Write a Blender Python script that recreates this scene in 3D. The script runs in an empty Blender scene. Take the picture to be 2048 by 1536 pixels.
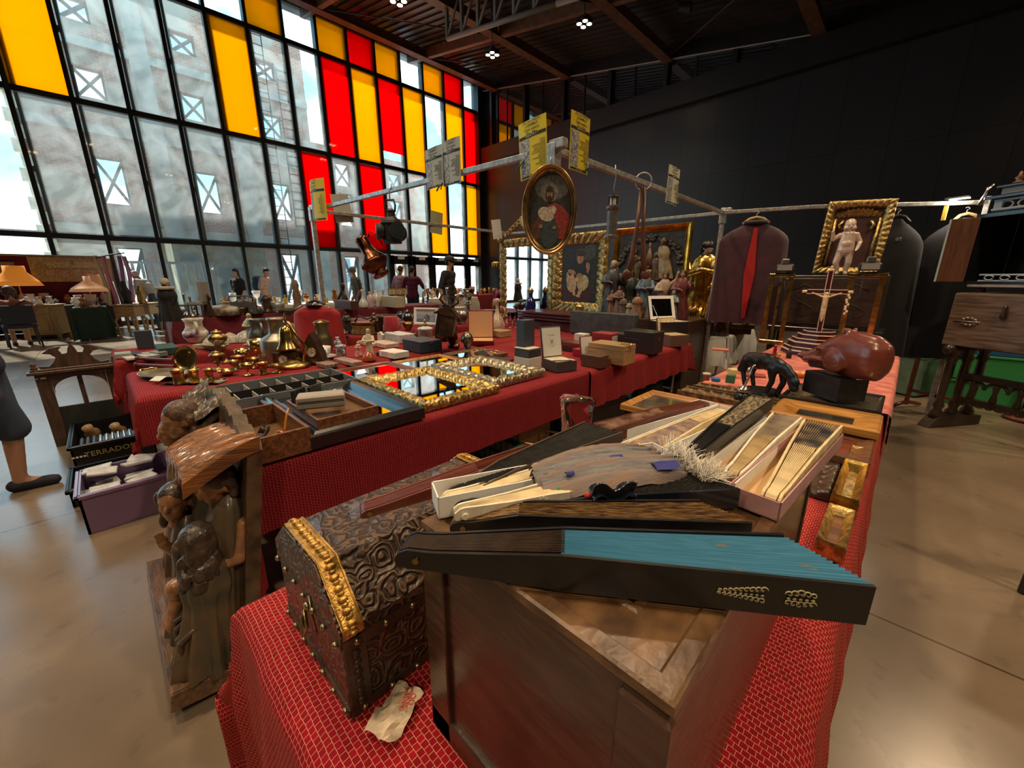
import bpy, bmesh, math, random
from mathutils import Vector, Matrix, Euler
R=random.Random(7); PI=math.pi
S=bpy.context.scene; COL=S.collection
# ---------- measured camera: X runs from the glass wall to the right, Y along the stalls, Z up ----------
F=790.0; PITCH=math.atan(211/790.0); C0,S0=math.cos(PITCH),math.sin(PITCH)
AZ=math.atan(801/(F/C0)); H=1.4
ux,uy=math.sin(AZ),math.cos(AZ)
def ray(px,py):
    xc=(px-1024)/F; yc=(768-py)/F
    x,y,z=xc,C0+yc*S0,-S0+yc*C0
    return Vector((x*uy-y*ux, x*ux+y*uy, z))
def gz(px,py,z=0.75):
    d=ray(px,py); t=(z-H)/d.z; return Vector((d.x*t,d.y*t,z))
def gx(px,py,x):
    d=ray(px,py); t=x/d.x; return Vector((x,d.y*t,H+d.z*t))
def gy(px,py,y):
    d=ray(px,py); t=y/d.y; return Vector((d.x*t,y,H+d.z*t))
def depth(p):
    cy=-p[0]*ux+p[1]*uy
    return cy*C0-(p[2]-H)*S0
def mpp(p): return depth(p)/F
RIGHT=Vector((uy,ux,0)); FWD=Vector((-ux,uy,0))
# ---------- materials ----------
MC={}
def _nt(name):
    m=bpy.data.materials.new(name); m.use_nodes=True
    return m,m.node_tree,m.node_tree.nodes['Principled BSDF']
def mat(name,col,rough=.5,metal=0.,var=0.,sc=12.,bump=0.,bs=60.,col2=None,stretch=None,emit=0.,trans=0.,alpha=1.,coat=0.,ior=1.5,sheen=0.,detail=4.):
    if name in MC: return MC[name]
    m,nt,b=_nt(name); L=nt.links; N=nt.nodes
    b.inputs['Base Color'].default_value=(*col,1); b.inputs['Roughness'].default_value=rough
    b.inputs['Metallic'].default_value=metal; b.inputs['IOR'].default_value=ior
    if coat: b.inputs['Coat Weight'].default_value=coat; b.inputs['Coat Roughness'].default_value=.12
    if sheen: b.inputs['Sheen Weight'].default_value=sheen
    if trans: b.inputs['Transmission Weight'].default_value=trans
    if alpha<1: b.inputs['Alpha'].default_value=alpha
    if emit: b.inputs['Emission Color'].default_value=(*col,1); b.inputs['Emission Strength'].default_value=emit
    if var or bump or col2:
        tc=N.new('ShaderNodeTexCoord'); mp=N.new('ShaderNodeMapping'); L.new(tc.outputs['Object'],mp.inputs[0])
        if stretch: mp.inputs['Scale'].default_value=stretch
        nz=N.new('ShaderNodeTexNoise'); nz.inputs['Scale'].default_value=sc; nz.inputs['Detail'].default_value=detail
        L.new(mp.outputs[0],nz.inputs['Vector'])
        if var or col2:
            r=N.new('ShaderNodeValToRGB'); c2=col2 or tuple(c*(1-var) for c in col); c1=col if col2 else tuple(min(1,c*(1+var*.6)) for c in col)
            r.color_ramp.elements[0].position=.38; r.color_ramp.elements[1].position=.64
            r.color_ramp.elements[0].color=(*c2,1); r.color_ramp.elements[1].color=(*c1,1)
            L.new(nz.outputs['Fac'],r.inputs[0]); L.new(r.outputs[0],b.inputs['Base Color'])
        if bump:
            n2=N.new('ShaderNodeTexNoise'); n2.inputs['Scale'].default_value=bs; n2.inputs['Detail'].default_value=3
            L.new(mp.outputs[0],n2.inputs['Vector'])
            bp=N.new('ShaderNodeBump'); bp.inputs['Strength'].default_value=bump; bp.inputs['Distance'].default_value=.004
            L.new(n2.outputs['Fac'],bp.inputs['Height']); L.new(bp.outputs[0],b.inputs['Normal'])
    MC[name]=m; return m
def wood(name,c,d=None,rough=.42,sc=9.,axis=0,bump=.25,coat=.15):
    st=[14,14,14]; st[axis]=1.0
    return mat(name,c,rough,0,0.,sc*.55,bump,sc*2,col2=d or tuple(x*.45 for x in c),stretch=tuple(st),coat=coat)
def metal(name,c,rough=.25,var=.35,sc=25.,bump=.1,bs=120.): return mat(name,c,rough,1.,var,sc,bump,bs)
def emission(name,col,s):
    if name in MC: return MC[name]
    m=bpy.data.materials.new(name); m.use_nodes=True; nt=m.node_tree; nt.nodes.clear()
    e=nt.nodes.new('ShaderNodeEmission'); e.inputs[0].default_value=(*col,1); e.inputs[1].default_value=s
    o=nt.nodes.new('ShaderNodeOutputMaterial'); nt.links.new(e.outputs[0],o.inputs[0]); MC[name]=m; return m
# ---------- mesh builder ----------
class B:
    def __init__(s): s.v=[]; s.f=[]; s.mi=[]; s.uv={}; s.k=0; s.M=Matrix.Identity(4); s.sm=[]
    def add(s,vs,fs,sm=False,uvs=None):
        o=len(s.v); s.v+= [tuple(s.M@Vector(v)) for v in vs]
        for i,f in enumerate(fs):
            s.f.append([o+j for j in f]); s.mi.append(s.k); s.sm.append(sm)
            if uvs: s.uv[len(s.f)-1]=[uvs[j] for j in f]
        return s
    def at(s,loc=(0,0,0),rot=(0,0,0),sc=1):
        s.M=Matrix.Translation(loc)@Euler(rot).to_matrix().to_4x4()@Matrix.Diagonal((sc,sc,sc,1)) if not isinstance(sc,tuple) else Matrix.Translation(loc)@Euler(rot).to_matrix().to_4x4()@Matrix.Diagonal((*sc,1)); return s
    def box(s,c,d,bev=0.):
        x,y,z=c; a,b,e=d[0]/2,d[1]/2,d[2]/2
        if bev<=0:
            vs=[(x+i*a,y+j*b,z+k*e) for i in(-1,1) for j in(-1,1) for k in(-1,1)]
            return s.add(vs,[(0,1,3,2),(4,6,7,5),(0,4,5,1),(2,3,7,6),(0,2,6,4),(1,5,7,3)])
        t=min(bev,a*.49,b*.49,e*.49); ring=[]
        vs=[];fs=[]
        prof=[(-e,t),(-e+t,0),(e-t,0),(e,t)]
        for zz,ins in prof:
            A,Bq=a-ins,b-ins; cc=t*.6 if ins==0 else t*.4
            vs+=[(x-A+cc,y-Bq,z+zz),(x+A-cc,y-Bq,z+zz),(x+A,y-Bq+cc,z+zz),(x+A,y+Bq-cc,z+zz),(x+A-cc,y+Bq,z+zz),(x-A+cc,y+Bq,z+zz),(x-A,y+Bq-cc,z+zz),(x-A,y-Bq+cc,z+zz)]
        for r in range(3):
            for i in range(8): fs.append((r*8+i,r*8+(i+1)%8,r*8+8+(i+1)%8,r*8+8+i))
        fs.append(tuple(range(7,-1,-1))); fs.append(tuple(range(24,32)))
        return s.add(vs,fs)
    def cyl(s,p0,p1,r0,r1=None,n=16,caps=True,sm=True):
        r1=r0 if r1 is None else r1; p0=Vector(p0);p1=Vector(p1); d=(p1-p0)
        if d.length<1e-7: return s
        d.normalize(); a=d.orthogonal().normalized(); b=d.cross(a); vs=[]
        for p,r in((p0,r0),(p1,r1)):
            for i in range(n):
                t=2*PI*i/n; vs.append(p+(a*math.cos(t)+b*math.sin(t))*r)
        s.add(vs,[(i,(i+1)%n,n+(i+1)%n,n+i) for i in range(n)],sm)
        if caps: s.add(vs[:n],[tuple(range(n-1,-1,-1))]); s.add(vs[n:],[tuple(range(n))])
        return s
    def lathe(s,prof,n=24,sm=True,ax=1.,ay=1.,lob=0,la=0.):
        vs=[];fs=[];m=len(prof)
        for r,z in prof:
            for i in range(n):
                t=2*PI*i/n; q=r*(1+la*math.cos(lob*t)) if lob else r
                vs.append((q*math.cos(t)*ax,q*math.sin(t)*ay,z))
        for j in range(m-1):
            for i in range(n): fs.append((j*n+i,j*n+(i+1)%n,(j+1)*n+(i+1)%n,(j+1)*n+i))
        if prof[0][0]>1e-5: fs.append(tuple(range(n-1,-1,-1)))
        if prof[-1][0]>1e-5: fs.append(tuple((m-1)*n+i for i in range(n)))
        return s.add(vs,fs,sm)
    def sph(s,c,r,n=14,m=8):
        r=(r,r,r) if not isinstance(r,(tuple,list)) else r
        vs=[];fs=[]
        for j in range(m+1):
            p=PI*j/m
            for i in range(n):
                t=2*PI*i/n; vs.append((c[0]+r[0]*math.sin(p)*math.cos(t),c[1]+r[1]*math.sin(p)*math.sin(t),c[2]-r[2]*math.cos(p)))
        for j in range(m):
            for i in range(n): fs.append((j*n+i,j*n+(i+1)%n,(j+1)*n+(i+1)%n,(j+1)*n+i))
        return s.add(vs,fs,True)
    def tube(s,pts,r,n=8,closed=False,taper=None,sm=True):
        pts=[Vector(p) for p in pts]; m=len(pts); vs=[];fs=[]; prev=None
        for i,p in enumerate(pts):
            d=(pts[(i+1)%m]-pts[i-1]) if (closed or 0<i<m-1) else (pts[1]-pts[0] if i==0 else pts[-1]-pts[-2])
            if d.length<1e-9: d=Vector((0,0,1))
            d.normalize()
            a=(prev-d*prev.dot(d)) if prev is not None else d.orthogonal()
            if a.length<1e-6: a=d.orthogonal()
            a.normalize(); prev=a; b=d.cross(a); rr=r*(taper(i/(m-1)) if taper else 1)
            for k in range(n):
                t=2*PI*k/n; vs.append(p+(a*math.cos(t)+b*math.sin(t))*rr)
        for i in range(m if closed else m-1):
            for k in range(n): fs.append((i*n+k,i*n+(k+1)%n,((i+1)%m)*n+(k+1)%n,((i+1)%m)*n+k))
        if not closed: fs.append(tuple(range(n-1,-1,-1))); fs.append(tuple((m-1)*n+k for k in range(n)))
        return s.add(vs,fs,sm)
    def prism(s,poly,z0,z1,ax='z'):
        n=len(poly); f={'z':lambda x,y,z:(x,y,z),'y':lambda x,y,z:(x,z,y),'x':lambda x,y,z:(z,x,y)}[ax]
        vs=[f(x,y,z0) for x,y in poly]+[f(x,y,z1) for x,y in poly]
        return s.add(vs,[tuple(range(n-1,-1,-1)),tuple(range(n,2*n))]+[(i,(i+1)%n,n+(i+1)%n,n+i) for i in range(n)])
    def quad(s,a,b,c,d): return s.add([a,b,c,d],[(0,1,2,3)])
    def grid(s,fn,nu,nv,sm=True,uvf=None):
        vs=[fn(i/nu,j/nv) for j in range(nv+1) for i in range(nu+1)]
        uv=[uvf(i/nu,j/nv) for j in range(nv+1) for i in range(nu+1)] if uvf else None
        fs=[(j*(nu+1)+i,j*(nu+1)+i+1,(j+1)*(nu+1)+i+1,(j+1)*(nu+1)+i) for j in range(nv) for i in range(nu)]
        return s.add(vs,fs,sm,uv)
    def frame(s,w,h,prof,seg=1,disp=None):
        """mitred moulding round a w x h opening-outside rectangle in XZ (front = -Y); prof = [(inset from outer edge, depth forward)]"""
        pts=[(-w/2,0),(w/2,0),(w/2,h),(-w/2,h)]; nrm=[(1,1),(-1,1),(-1,-1),(1,-1)]
        for e in range(4):
            (x0,z0),(x1,z1)=pts[e],pts[(e+1)%4]; (a0,b0),(a1,b1)=nrm[e],nrm[(e+1)%4]; vs=[];m=len(prof)
            ln=math.hypot(x1-x0,z1-z0)
            for i in range(seg+1):
                t=i/seg
                for j,(ins,dp) in enumerate(prof):
                    dd=dp+(disp(t*ln,ins,j) if disp and 0<j<m-1 else 0)
                    vs.append(((x0+a0*ins)*(1-t)+(x1+a1*ins)*t,-dd,(z0+b0*ins)*(1-t)+(z1+b1*ins)*t))
            s.add(vs,[(i*m+j,(i+1)*m+j,(i+1)*m+j+1,i*m+j+1) for i in range(seg) for j in range(m-1)],bool(disp))
        return s
    def mesh(s,name,mats):
        me=bpy.data.meshes.new(name); me.from_pydata([tuple(v) for v in s.v],[],s.f)
        for m in (mats if isinstance(mats,(list,tuple)) else [mats]): me.materials.append(m)
        me.polygons.foreach_set('material_index',s.mi); me.polygons.foreach_set('use_smooth',s.sm)
        if s.uv:
            ul=me.uv_layers.new(name='UVMap').data
            for p in me.polygons:
                q=s.uv.get(p.index)
                if q:
                    for li,c in zip(p.loop_indices,q): ul[li].uv=c
        me.update(); return me
    def obj(s,name,m,par=None,fix=True):
        me=s.mesh(name,m)
        if fix and not s.uv:
            bm=bmesh.new(); bm.from_mesh(me); bmesh.ops.recalc_face_normals(bm,faces=bm.faces); bm.to_mesh(me); bm.free()
        o=bpy.data.objects.new(name,me); COL.objects.link(o)
        if par is not None: o.parent=par
        return o
def tag(o,label=None,cat=None,group=None,kind=None):
    if label: o['label']=label
    if cat: o['category']=cat
    if group: o['group']=group
    if kind: o['kind']=kind
    return o
def thing(name,label,cat,loc=(0,0,0),rz=0.,group=None,rot=None,sc=1.):
    o=bpy.data.objects.new(name,None); COL.objects.link(o); o.location=loc; o.rotation_euler=rot or (0,0,rz); o.empty_display_size=.05
    if sc!=1.: o.scale=(sc,sc,sc)
    return tag(o,label,cat,group)
def one(name,b,m,label,cat,loc=(0,0,0),rz=0.,group=None,rot=None,kind=None,sc=1.):
    o=b.obj(name,m); o.location=loc; o.rotation_euler=rot or (0,0,rz)
    if sc!=1.: o.scale=(sc,sc,sc)
    return tag(o,label,cat,group,kind)
def struct(name,b,m,label=None):
    o=b.obj(name,m); o['kind']='structure'; o['label']=label or name.replace('_',' ')+' of the hall'; return o
def dup(o,loc=None,rz=None,label=None,group=None,rot=None,sc=None,par=None):
    c=o.copy(); COL.objects.link(c)
    if par is not None: c.parent=par
    if loc is not None: c.location=loc
    if rz is not None: c.rotation_euler=(0,0,rz)
    if rot is not None: c.rotation_euler=rot
    if sc is not None: c.scale=(sc,sc,sc)
    if label: c['label']=label
    if group: c['group']=group
    for ch in list(o.children): dup(ch,par=c)
    return c
def remesh(name,b,vox,m,par=None,smooth=2,ids=None):
    """melt overlapping blobs into one continuous surface"""
    me=b.mesh(name,m); o=bpy.data.objects.new(name,me); COL.objects.link(o)
    md=o.modifiers.new('r','REMESH'); md.mode='VOXEL'; md.voxel_size=vox; md.use_smooth_shade=True
    if smooth: sm=o.modifiers.new('s','SMOOTH'); sm.iterations=smooth; sm.factor=.5
    dg=bpy.context.evaluated_depsgraph_get(); nm=bpy.data.meshes.new_from_object(o.evaluated_get(dg)); o.modifiers.clear()
    nm.name=name; o.data=nm; bpy.data.meshes.remove(me)
    nm.materials.clear(); nm.materials.append(m)
    if par is not None: o.parent=par
    return o
def caps(b,p0,p1,r0,r1,n=12,k=6):
    p0=Vector(p0);p1=Vector(p1); k=max(k,min(24,int((p1-p0).length/(min(r0,r1)*.5+1e-6))))
    for i in range(k+1):
        t=i/k; b.sph(p0.lerp(p1,t),r0+(r1-r0)*t,n,8)
    return b
_fc={}
def text(body,size,m,par,loc,rot,name='lettering',align='CENTER',ext=.0004,shear=0.,spx=1.):
    cu=bpy.data.curves.new('t','FONT'); cu.body=body; cu.size=size; cu.align_x=align; cu.align_y='CENTER'; cu.extrude=ext; cu.shear=shear; cu.space_character=spx; cu.resolution_u=2
    to=bpy.data.objects.new('t',cu); COL.objects.link(to)
    me=bpy.data.meshes.new_from_object(to.evaluated_get(bpy.context.evaluated_depsgraph_get())); bpy.data.objects.remove(to); bpy.data.curves.remove(cu)
    me.name=name; me.materials.clear(); me.materials.append(m)
    o=bpy.data.objects.new(name,me); COL.objects.link(o); o.parent=par; o.location=loc; o.rotation_euler=rot
    return o
# ---------- palette ----------
ivory=mat('ivory',(.78,.62,.36),.42,var=.18,sc=40,bump=.1)
ivory2=mat('bone_white',(.82,.76,.62),.4,var=.12,sc=60)
card=mat('white_card',(.8,.79,.76),.75,var=.06,sc=20)
blackl=mat('black_lacquer',(.012,.012,.014),.28,var=.3,sc=30)
black=mat('matt_black',(.015,.015,.017),.6)
brass=metal('polished_brass',(.72,.5,.17),.22)
brass2=metal('aged_brass',(.42,.29,.11),.34,.4,14)
bronze=metal('dark_bronze',(.14,.1,.07),.38,.4,20)
copper=metal('brown_copper',(.2,.075,.04),.25,.4,12)
silver=metal('silver_plate',(.75,.74,.72),.18,.2)
steel=metal('galvanised_steel',(.55,.56,.56),.42,.3,40)
pewter=metal('grey_pewter',(.36,.36,.35),.35,.3,20)
gold=metal('gilt',(.72,.48,.14),.3,.5,40,.25,200)
gold2=metal('worn_gilt',(.6,.43,.17),.36,.55,60,.5,160)
orange_gilt=wood('honey_gilt_wood',(.55,.27,.06),(.3,.12,.02),.35,6,0)
dkwood=wood('dark_wood',(.085,.04,.022),(.03,.014,.009),.38,8,0)
dkwoody=wood('dark_wood_upright',(.085,.045,.028),(.028,.015,.01),.4,8,2)
mdwood=wood('walnut_wood',(.22,.095,.04),(.1,.04,.018),.36,8,0)
ltwood=wood('oak_wood',(.46,.3,.14),(.3,.18,.08),.5,7,0)
redwood=wood('mahogany_wood',(.2,.05,.028),(.1,.022,.014),.28,8,0)
glass=mat('clear_glass',(.96,.98,.98),.02,trans=1.,ior=1.45)
mirror=mat('mirror_glass',(.86,.88,.88),.015,metal=1.)
white=mat('white_porcelain',(.82,.82,.8),.15,coat=.5)
cream=mat('cream_paper',(.75,.7,.56),.8,var=.08,sc=15)
navy=mat('navy_leatherette',(.035,.05,.075),.5,bump=.3,bs=300)
redfelt=mat('red_felt',(.33,.015,.03),.95,var=.2,sc=60,sheen=.3)
skin=mat('skin',(.52,.29,.2),.55,var=.1,sc=20)
hairb=mat('dark_hair',(.018,.012,.009),.6,var=.5,sc=80,bump=.6,bs=150)
hairg=mat('grey_hair',(.3,.28,.26),.7,var=.3,sc=80,bump=.5)
denim=mat('denim',(.06,.09,.16),.85,var=.25,sc=60)
SKY=5.2; SUN=9.0; EXPO=0.35
# ================= SETTING =================
GX=-17.2; CY=15.2; SP=1.133
def roofz(x): return 10.9-.178*(x-GX)
# floor
m,nt,bs=_nt('polished_concrete'); N=nt.nodes; L=nt.links
tc=N.new('ShaderNodeTexCoord'); n1=N.new('ShaderNodeTexNoise'); n1.inputs['Scale'].default_value=1.1; n1.inputs['Detail'].default_value=8; L.new(tc.outputs['Object'],n1.inputs['Vector'])
rp=N.new('ShaderNodeValToRGB'); rp.color_ramp.elements[0].position=.35; rp.color_ramp.elements[1].position=.68; rp.color_ramp.elements[0].color=(.155,.115,.08,1); rp.color_ramp.elements[1].color=(.26,.195,.135,1); L.new(n1.outputs['Fac'],rp.inputs[0])
bk=N.new('ShaderNodeTexBrick'); bk.inputs['Scale'].default_value=1; bk.offset=0; bk.inputs['Brick Width'].default_value=3.1; bk.inputs['Row Height'].default_value=3.1; bk.inputs['Mortar Size'].default_value=.006; bk.inputs['Color1'].default_value=(1,1,1,1); bk.inputs['Color2'].default_value=(.96,.96,.96,1); bk.inputs['Mortar'].default_value=(.35,.33,.3,1)
mp=N.new('ShaderNodeMapping'); mp.inputs['Location'].default_value=(.35,1.02,0); L.new(tc.outputs['Object'],mp.inputs[0]); L.new(mp.outputs[0],bk.inputs['Vector'])
n3=N.new('ShaderNodeTexNoise'); n3.inputs['Scale'].default_value=9; n3.inputs['Detail'].default_value=5; L.new(tc.outputs['Object'],n3.inputs['Vector'])
r3=N.new('ShaderNodeValToRGB'); r3.color_ramp.elements[0].position=.25; r3.color_ramp.elements[1].position=.4; r3.color_ramp.elements[0].color=(.72,.7,.68,1); r3.color_ramp.elements[1].color=(1,1,1,1); L.new(n3.outputs['Fac'],r3.inputs[0])
mx=N.new('ShaderNodeMixRGB'); mx.blend_type='MULTIPLY'; mx.inputs[0].default_value=1; L.new(rp.outputs[0],mx.inputs[1]); L.new(bk.outputs['Color'],mx.inputs[2])
mx2=N.new('ShaderNodeMixRGB'); mx2.blend_type='MULTIPLY'; mx2.inputs[0].default_value=1; L.new(mx.outputs[0],mx2.inputs[1]); L.new(r3.outputs[0],mx2.inputs[2]); L.new(mx2.outputs[0],bs.inputs['Base Color'])
r4=N.new('ShaderNodeMapRange'); r4.inputs['To Min'].default_value=.16; r4.inputs['To Max'].default_value=.36; L.new(n1.outputs['Fac'],r4.inputs[0]); L.new(r4.outputs[0],bs.inputs['Roughness']); bs.inputs['Specular IOR Level'].default_value=.6
floor_m=m
struct('floor',B().box((-4,1.5,-.1),(26.6,27.6,.2)),floor_m,'mottled polished concrete floor of the hall')
pave=mat('pale_paving',(.42,.4,.36),.8,var=.15,sc=3)
struct('pavement_outside',B().box((-42,3,-.15),(49.4,70,.2)),pave,'pale paved yard outside the glass wall')
# dark panelled wall
m,nt,bs=_nt('dark_wall_panels'); N=nt.nodes; L=nt.links
tc=N.new('ShaderNodeTexCoord'); mp=N.new('ShaderNodeMapping'); L.new(tc.outputs['Object'],mp.inputs[0]); mp.inputs['Rotation'].default_value=(PI/2,0,0)
bk=N.new('ShaderNodeTexBrick'); bk.inputs['Scale'].default_value=1; bk.offset=0; bk.inputs['Brick Width'].default_value=1.1; bk.inputs['Row Height'].default_value=2.4; bk.inputs['Mortar Size'].default_value=.008; bk.inputs['Color1'].default_value=(.026,.029,.034,1); bk.inputs['Color2'].default_value=(.033,.036,.042,1); bk.inputs['Mortar'].default_value=(.006,.006,.007,1)
L.new(mp.outputs[0],bk.inputs['Vector']); L.new(bk.outputs['Color'],bs.inputs['Base Color']); bs.inputs['Roughness'].default_value=.34
nz=N.new('ShaderNodeTexNoise'); nz.inputs['Scale'].default_value=.8; L.new(tc.outputs['Object'],nz.inputs['Vector']); bp=N.new('ShaderNodeBump'); bp.inputs['Strength'].default_value=.12; bp.inputs['Distance'].default_value=.05; L.new(nz.outputs['Fac'],bp.inputs['Height']); L.new(bp.outputs[0],bs.inputs['Normal'])
wallm=m
dark=mat('dark_painted_steel',(.012,.012,.014),.45,var=.2,sc=6)
RX=9.2; BY=-12.
b=B(); b.box(((GX+RX)/2,CY+.15,3.55),(RX-GX,.3,7.1)); struct('wall_back',b,wallm,'tall wall of dark panels behind the stalls')
b=B(); b.box(((GX+RX)/2,CY-.02,7.42),(RX-GX,.5,.7)); struct('trim_1',b,dark,'dark steel edge beam under the slanted clerestory')
# clerestory
m,nt,bs=_nt('dark_reflecting_glass'); bs.inputs['Base Color'].default_value=(.03,.04,.055,1); bs.inputs['Roughness'].default_value=.02; bs.inputs['IOR'].default_value=2.6
refl=m
xs=[-16.9]+[-16.25+2.22*i for i in range(9)]+[RX]
for i in range(len(xs)-1):
    x0,x1=xs[i],xs[i+1]; z0=7.77
    zt0,zt1=max(z0+.01,roofz(x0)-.35),max(z0+.01,roofz(x1)-.35)
    if zt0-z0<.03: continue
    b=B().prism([(x0,z0),(x1,z0),(x1,zt1),(x0,zt0)],CY+.05,CY+.09,'y'); struct('window_%d'%(i+1),b,refl,'dark clerestory pane number %d from the glass wall'%(i+1))
b=B()
for x in xs[:-1]:
    if roofz(x)-.3>7.8: b.box((x,CY,(7.7+roofz(x)-.2)/2),(.14,.22,roofz(x)-.2-7.7))
    if roofz(x)-.3>7.8: b.box((x+1.0,CY+.03,(7.7+roofz(x)-.5)/2),(.03,.04,roofz(x)-.5-7.7))
b.prism([(GX,roofz(GX)-.5),(RX,roofz(RX)-.5),(RX,roofz(RX)+.02),(GX,roofz(GX)+.02)],CY-.1,CY+.2,'y')
struct('trim_2',b,dark,'dark mullions and head rail of the slanted clerestory')
b=B().prism([(GX+.4,roofz(GX+.4)-.53),(1.2,roofz(1.2)-.53),(1.2,roofz(1.2)-.5),(GX+.4,roofz(GX+.4)-.5)],CY-.13,CY-.1,'y'); struct('trim_13',b,mat('pale_bead',(.5,.5,.48),.5),'pale bead along the top of the slanted clerestory')
# other walls
struct('wall_right',B().box((RX+.15,1.6,3.2),(.3,27.6,6.4)),wallm,'dark wall at the far side of the hall')
struct('wall_rear',B().box(((GX+RX)/2,BY-.15,5.5),(RX-GX,.3,11)),wallm,'dark wall at the end of the hall')
# roof with deck ribs
deck=mat('roof_deck',(.03,.027,.025),.5,0,.3,3)
b=B(); pts=[]
x0=GX-1.55; x1=RX+.3
b.prism([(x0,roofz(x0)),(x1,roofz(x1)),(x1,roofz(x1)+.25),(x0,roofz(x0)+.25)],BY-.3,CY+.3,'y')
y=BY
while y<CY:
    b.prism([(GX,roofz(GX)-.05),(RX,roofz(RX)-.05),(RX,roofz(RX)),(GX,roofz(GX))],y,y+.09,'y'); y+=.3
struct('ceiling',b,deck,'dark ribbed steel roof deck')
beamm=mat('warm_brown_steel',(.16,.085,.05),.5,var=.25,sc=5)
for i,x in enumerate([-15.9,-11.6,-7.3,-3.0,1.3,5.6]):
    z=roofz(x); b=B(); b.box((x,1.6,z-.42),(.2,27,.3)); b.box((x,1.6,z-.58),(.32,27,.04)); struct('beam_%d'%(i+1),b,beamm,'long brown steel roof beam running to the dark wall, bay %d from the glass'%(i+1))
for i,y in enumerate([11.2,6.9,2.6,-1.7,-6]):
    b=B(); b.prism([(GX,roofz(GX)-.55),(RX,roofz(RX)-.55),(RX,roofz(RX)-.2),(GX,roofz(GX)-.2)],y-.09,y+.09,'y')
    struct('beam_%d'%(i+7),b,beamm,'brown steel cross beam falling away from the glass wall, row %d from the back'%(i+1))
# open web trusses between the beams
for i,(xa,xb) in enumerate([(-11.6,-7.3),(-7.3,-3.0),(-3,1.3)]):
    b=B(); y=9.0
    n=6
    for k in range(n+1):
        x=xa+(xb-xa)*k/n; b.box((x,y,roofz(x)-.75),(.09,.09,1.2))
        if k<n:
            x2=xa+(xb-xa)*(k+1)/n; b.tube([(x,y,roofz(x)-1.32),(x2,y,roofz(x2)-.2)],.04,6)
    b.tube([(xa,y,roofz(xa)-1.35),(xb,y,roofz(xb)-1.35)],.07,6); struct('beam_%d'%(12+i),b,mat('grey_steel',(.2,.19,.17),.5),'open web roof truss near the clerestory, bay %d'%(i+1))
for i,(p,q) in enumerate([((-15.9,11.2),(-11.6,15)),((-11.6,11.2),(-7.3,6.9)),((-11.6,6.9),(-7.3,11.2)),((-7.3,15),(-3,11.2)),((-15.9,6.9),(-11.6,11.2))]):
    b=B().tube([(p[0],p[1],roofz(p[0])-.5),(q[0],q[1],roofz(q[0])-.5)],.025,6); struct('trim_%d'%(3+i),b,dark,'thin diagonal roof bracing rod, bay %d'%(i+1))
# glass wall frame
fr=mat('charcoal_frame',(.02,.022,.024),.4,var=.2,sc=4)
b=B()
for n in range(0,25):
    y=CY-SP*n; w=.10
    b.box((GX,y,5.45),(.22,w,10.9)); b.box((GX-.17,y,5.45),(.05,.07,10.9))
struct('wall_left',b,fr,'charcoal steel mullions of the tall glass wall')
for i,z in enumerate((2.55,6.08,9.44)):
    b=B().box((GX,(CY+BY)/2,z),(.16,CY-BY,.14)); b.box((GX-.1,(CY+BY)/2,z+.1),(.1,CY-BY,.03)); struct('trim_%d'%(8+i),b,fr,'charcoal transom rail %d of the glass wall, counted from below'%(i+1))
b=B().box((GX,(CY+BY)/2,.07),(.2,CY-BY,.14)); b.box((GX,(CY+BY)/2,10.75),(.25,CY-BY,.35)); b.box((GX+.05,CY-.1,5.4),(.5,.5,10.8)); struct('trim_11',b,fr,'sill, head and corner post of the glass wall')
def pane_mat(name,trc,tlc,ft,rough=.03,dirt=0.):
    m=bpy.data.materials.new(name); m.use_nodes=True; nt=m.node_tree; nt.nodes.clear(); N=nt.nodes; L=nt.links
    o=N.new('ShaderNodeOutputMaterial'); tr=N.new('ShaderNodeBsdfTransparent'); tr.inputs[0].default_value=(*trc,1)
    tl=N.new('ShaderNodeBsdfTranslucent'); tl.inputs[0].default_value=(*tlc,1)
    gl=N.new('ShaderNodeBsdfGlossy'); gl.inputs['Roughness'].default_value=rough
    m1=N.new('ShaderNodeMixShader'); m1.inputs[0].default_value=ft; L.new(tr.outputs[0],m1.inputs[1]); L.new(tl.outputs[0],m1.inputs[2])
    if dirt:
        tc=N.new('ShaderNodeTexCoord'); nz=N.new('ShaderNodeTexNoise'); nz.inputs['Scale'].default_value=1.3; nz.inputs['Detail'].default_value=7; nz.inputs['Distortion'].default_value=1.5; L.new(tc.outputs['Object'],nz.inputs[0])
        mr=N.new('ShaderNodeMapRange'); mr.inputs[1].default_value=.4; mr.inputs[2].default_value=.75; mr.inputs[3].default_value=ft; mr.inputs[4].default_value=ft+dirt; L.new(nz.outputs['Fac'],mr.inputs[0]); L.new(mr.outputs[0],m1.inputs[0])
    lw=N.new('ShaderNodeLayerWeight'); lw.inputs[0].default_value=.5; pw=N.new('ShaderNodeMath'); pw.operation='POWER'; pw.inputs[1].default_value=4; L.new(lw.outputs['Facing'],pw.inputs[0]); fn=N.new('ShaderNodeMath'); fn.operation='MULTIPLY_ADD'; fn.inputs[1].default_value=.4; fn.inputs[2].default_value=.02; L.new(pw.outputs[0],fn.inputs[0])
    m2=N.new('ShaderNodeMixShader'); L.new(fn.outputs[0],m2.inputs[0]); L.new(m1.outputs[0],m2.inputs[1]); L.new(gl.outputs[0],m2.inputs[2]); L.new(m2.outputs[0],o.inputs[0]); return m
clearp=pane_mat('clear_pane',(.93,.97,.97),(.8,.85,.88),.04,dirt=.1)
yelp=pane_mat('yellow_film_pane',(.85,.42,.0),(.9,.47,.0),.6)
redp=pane_mat('red_film_pane',(.85,.015,.03),(.95,.01,.02),.62)
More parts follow.
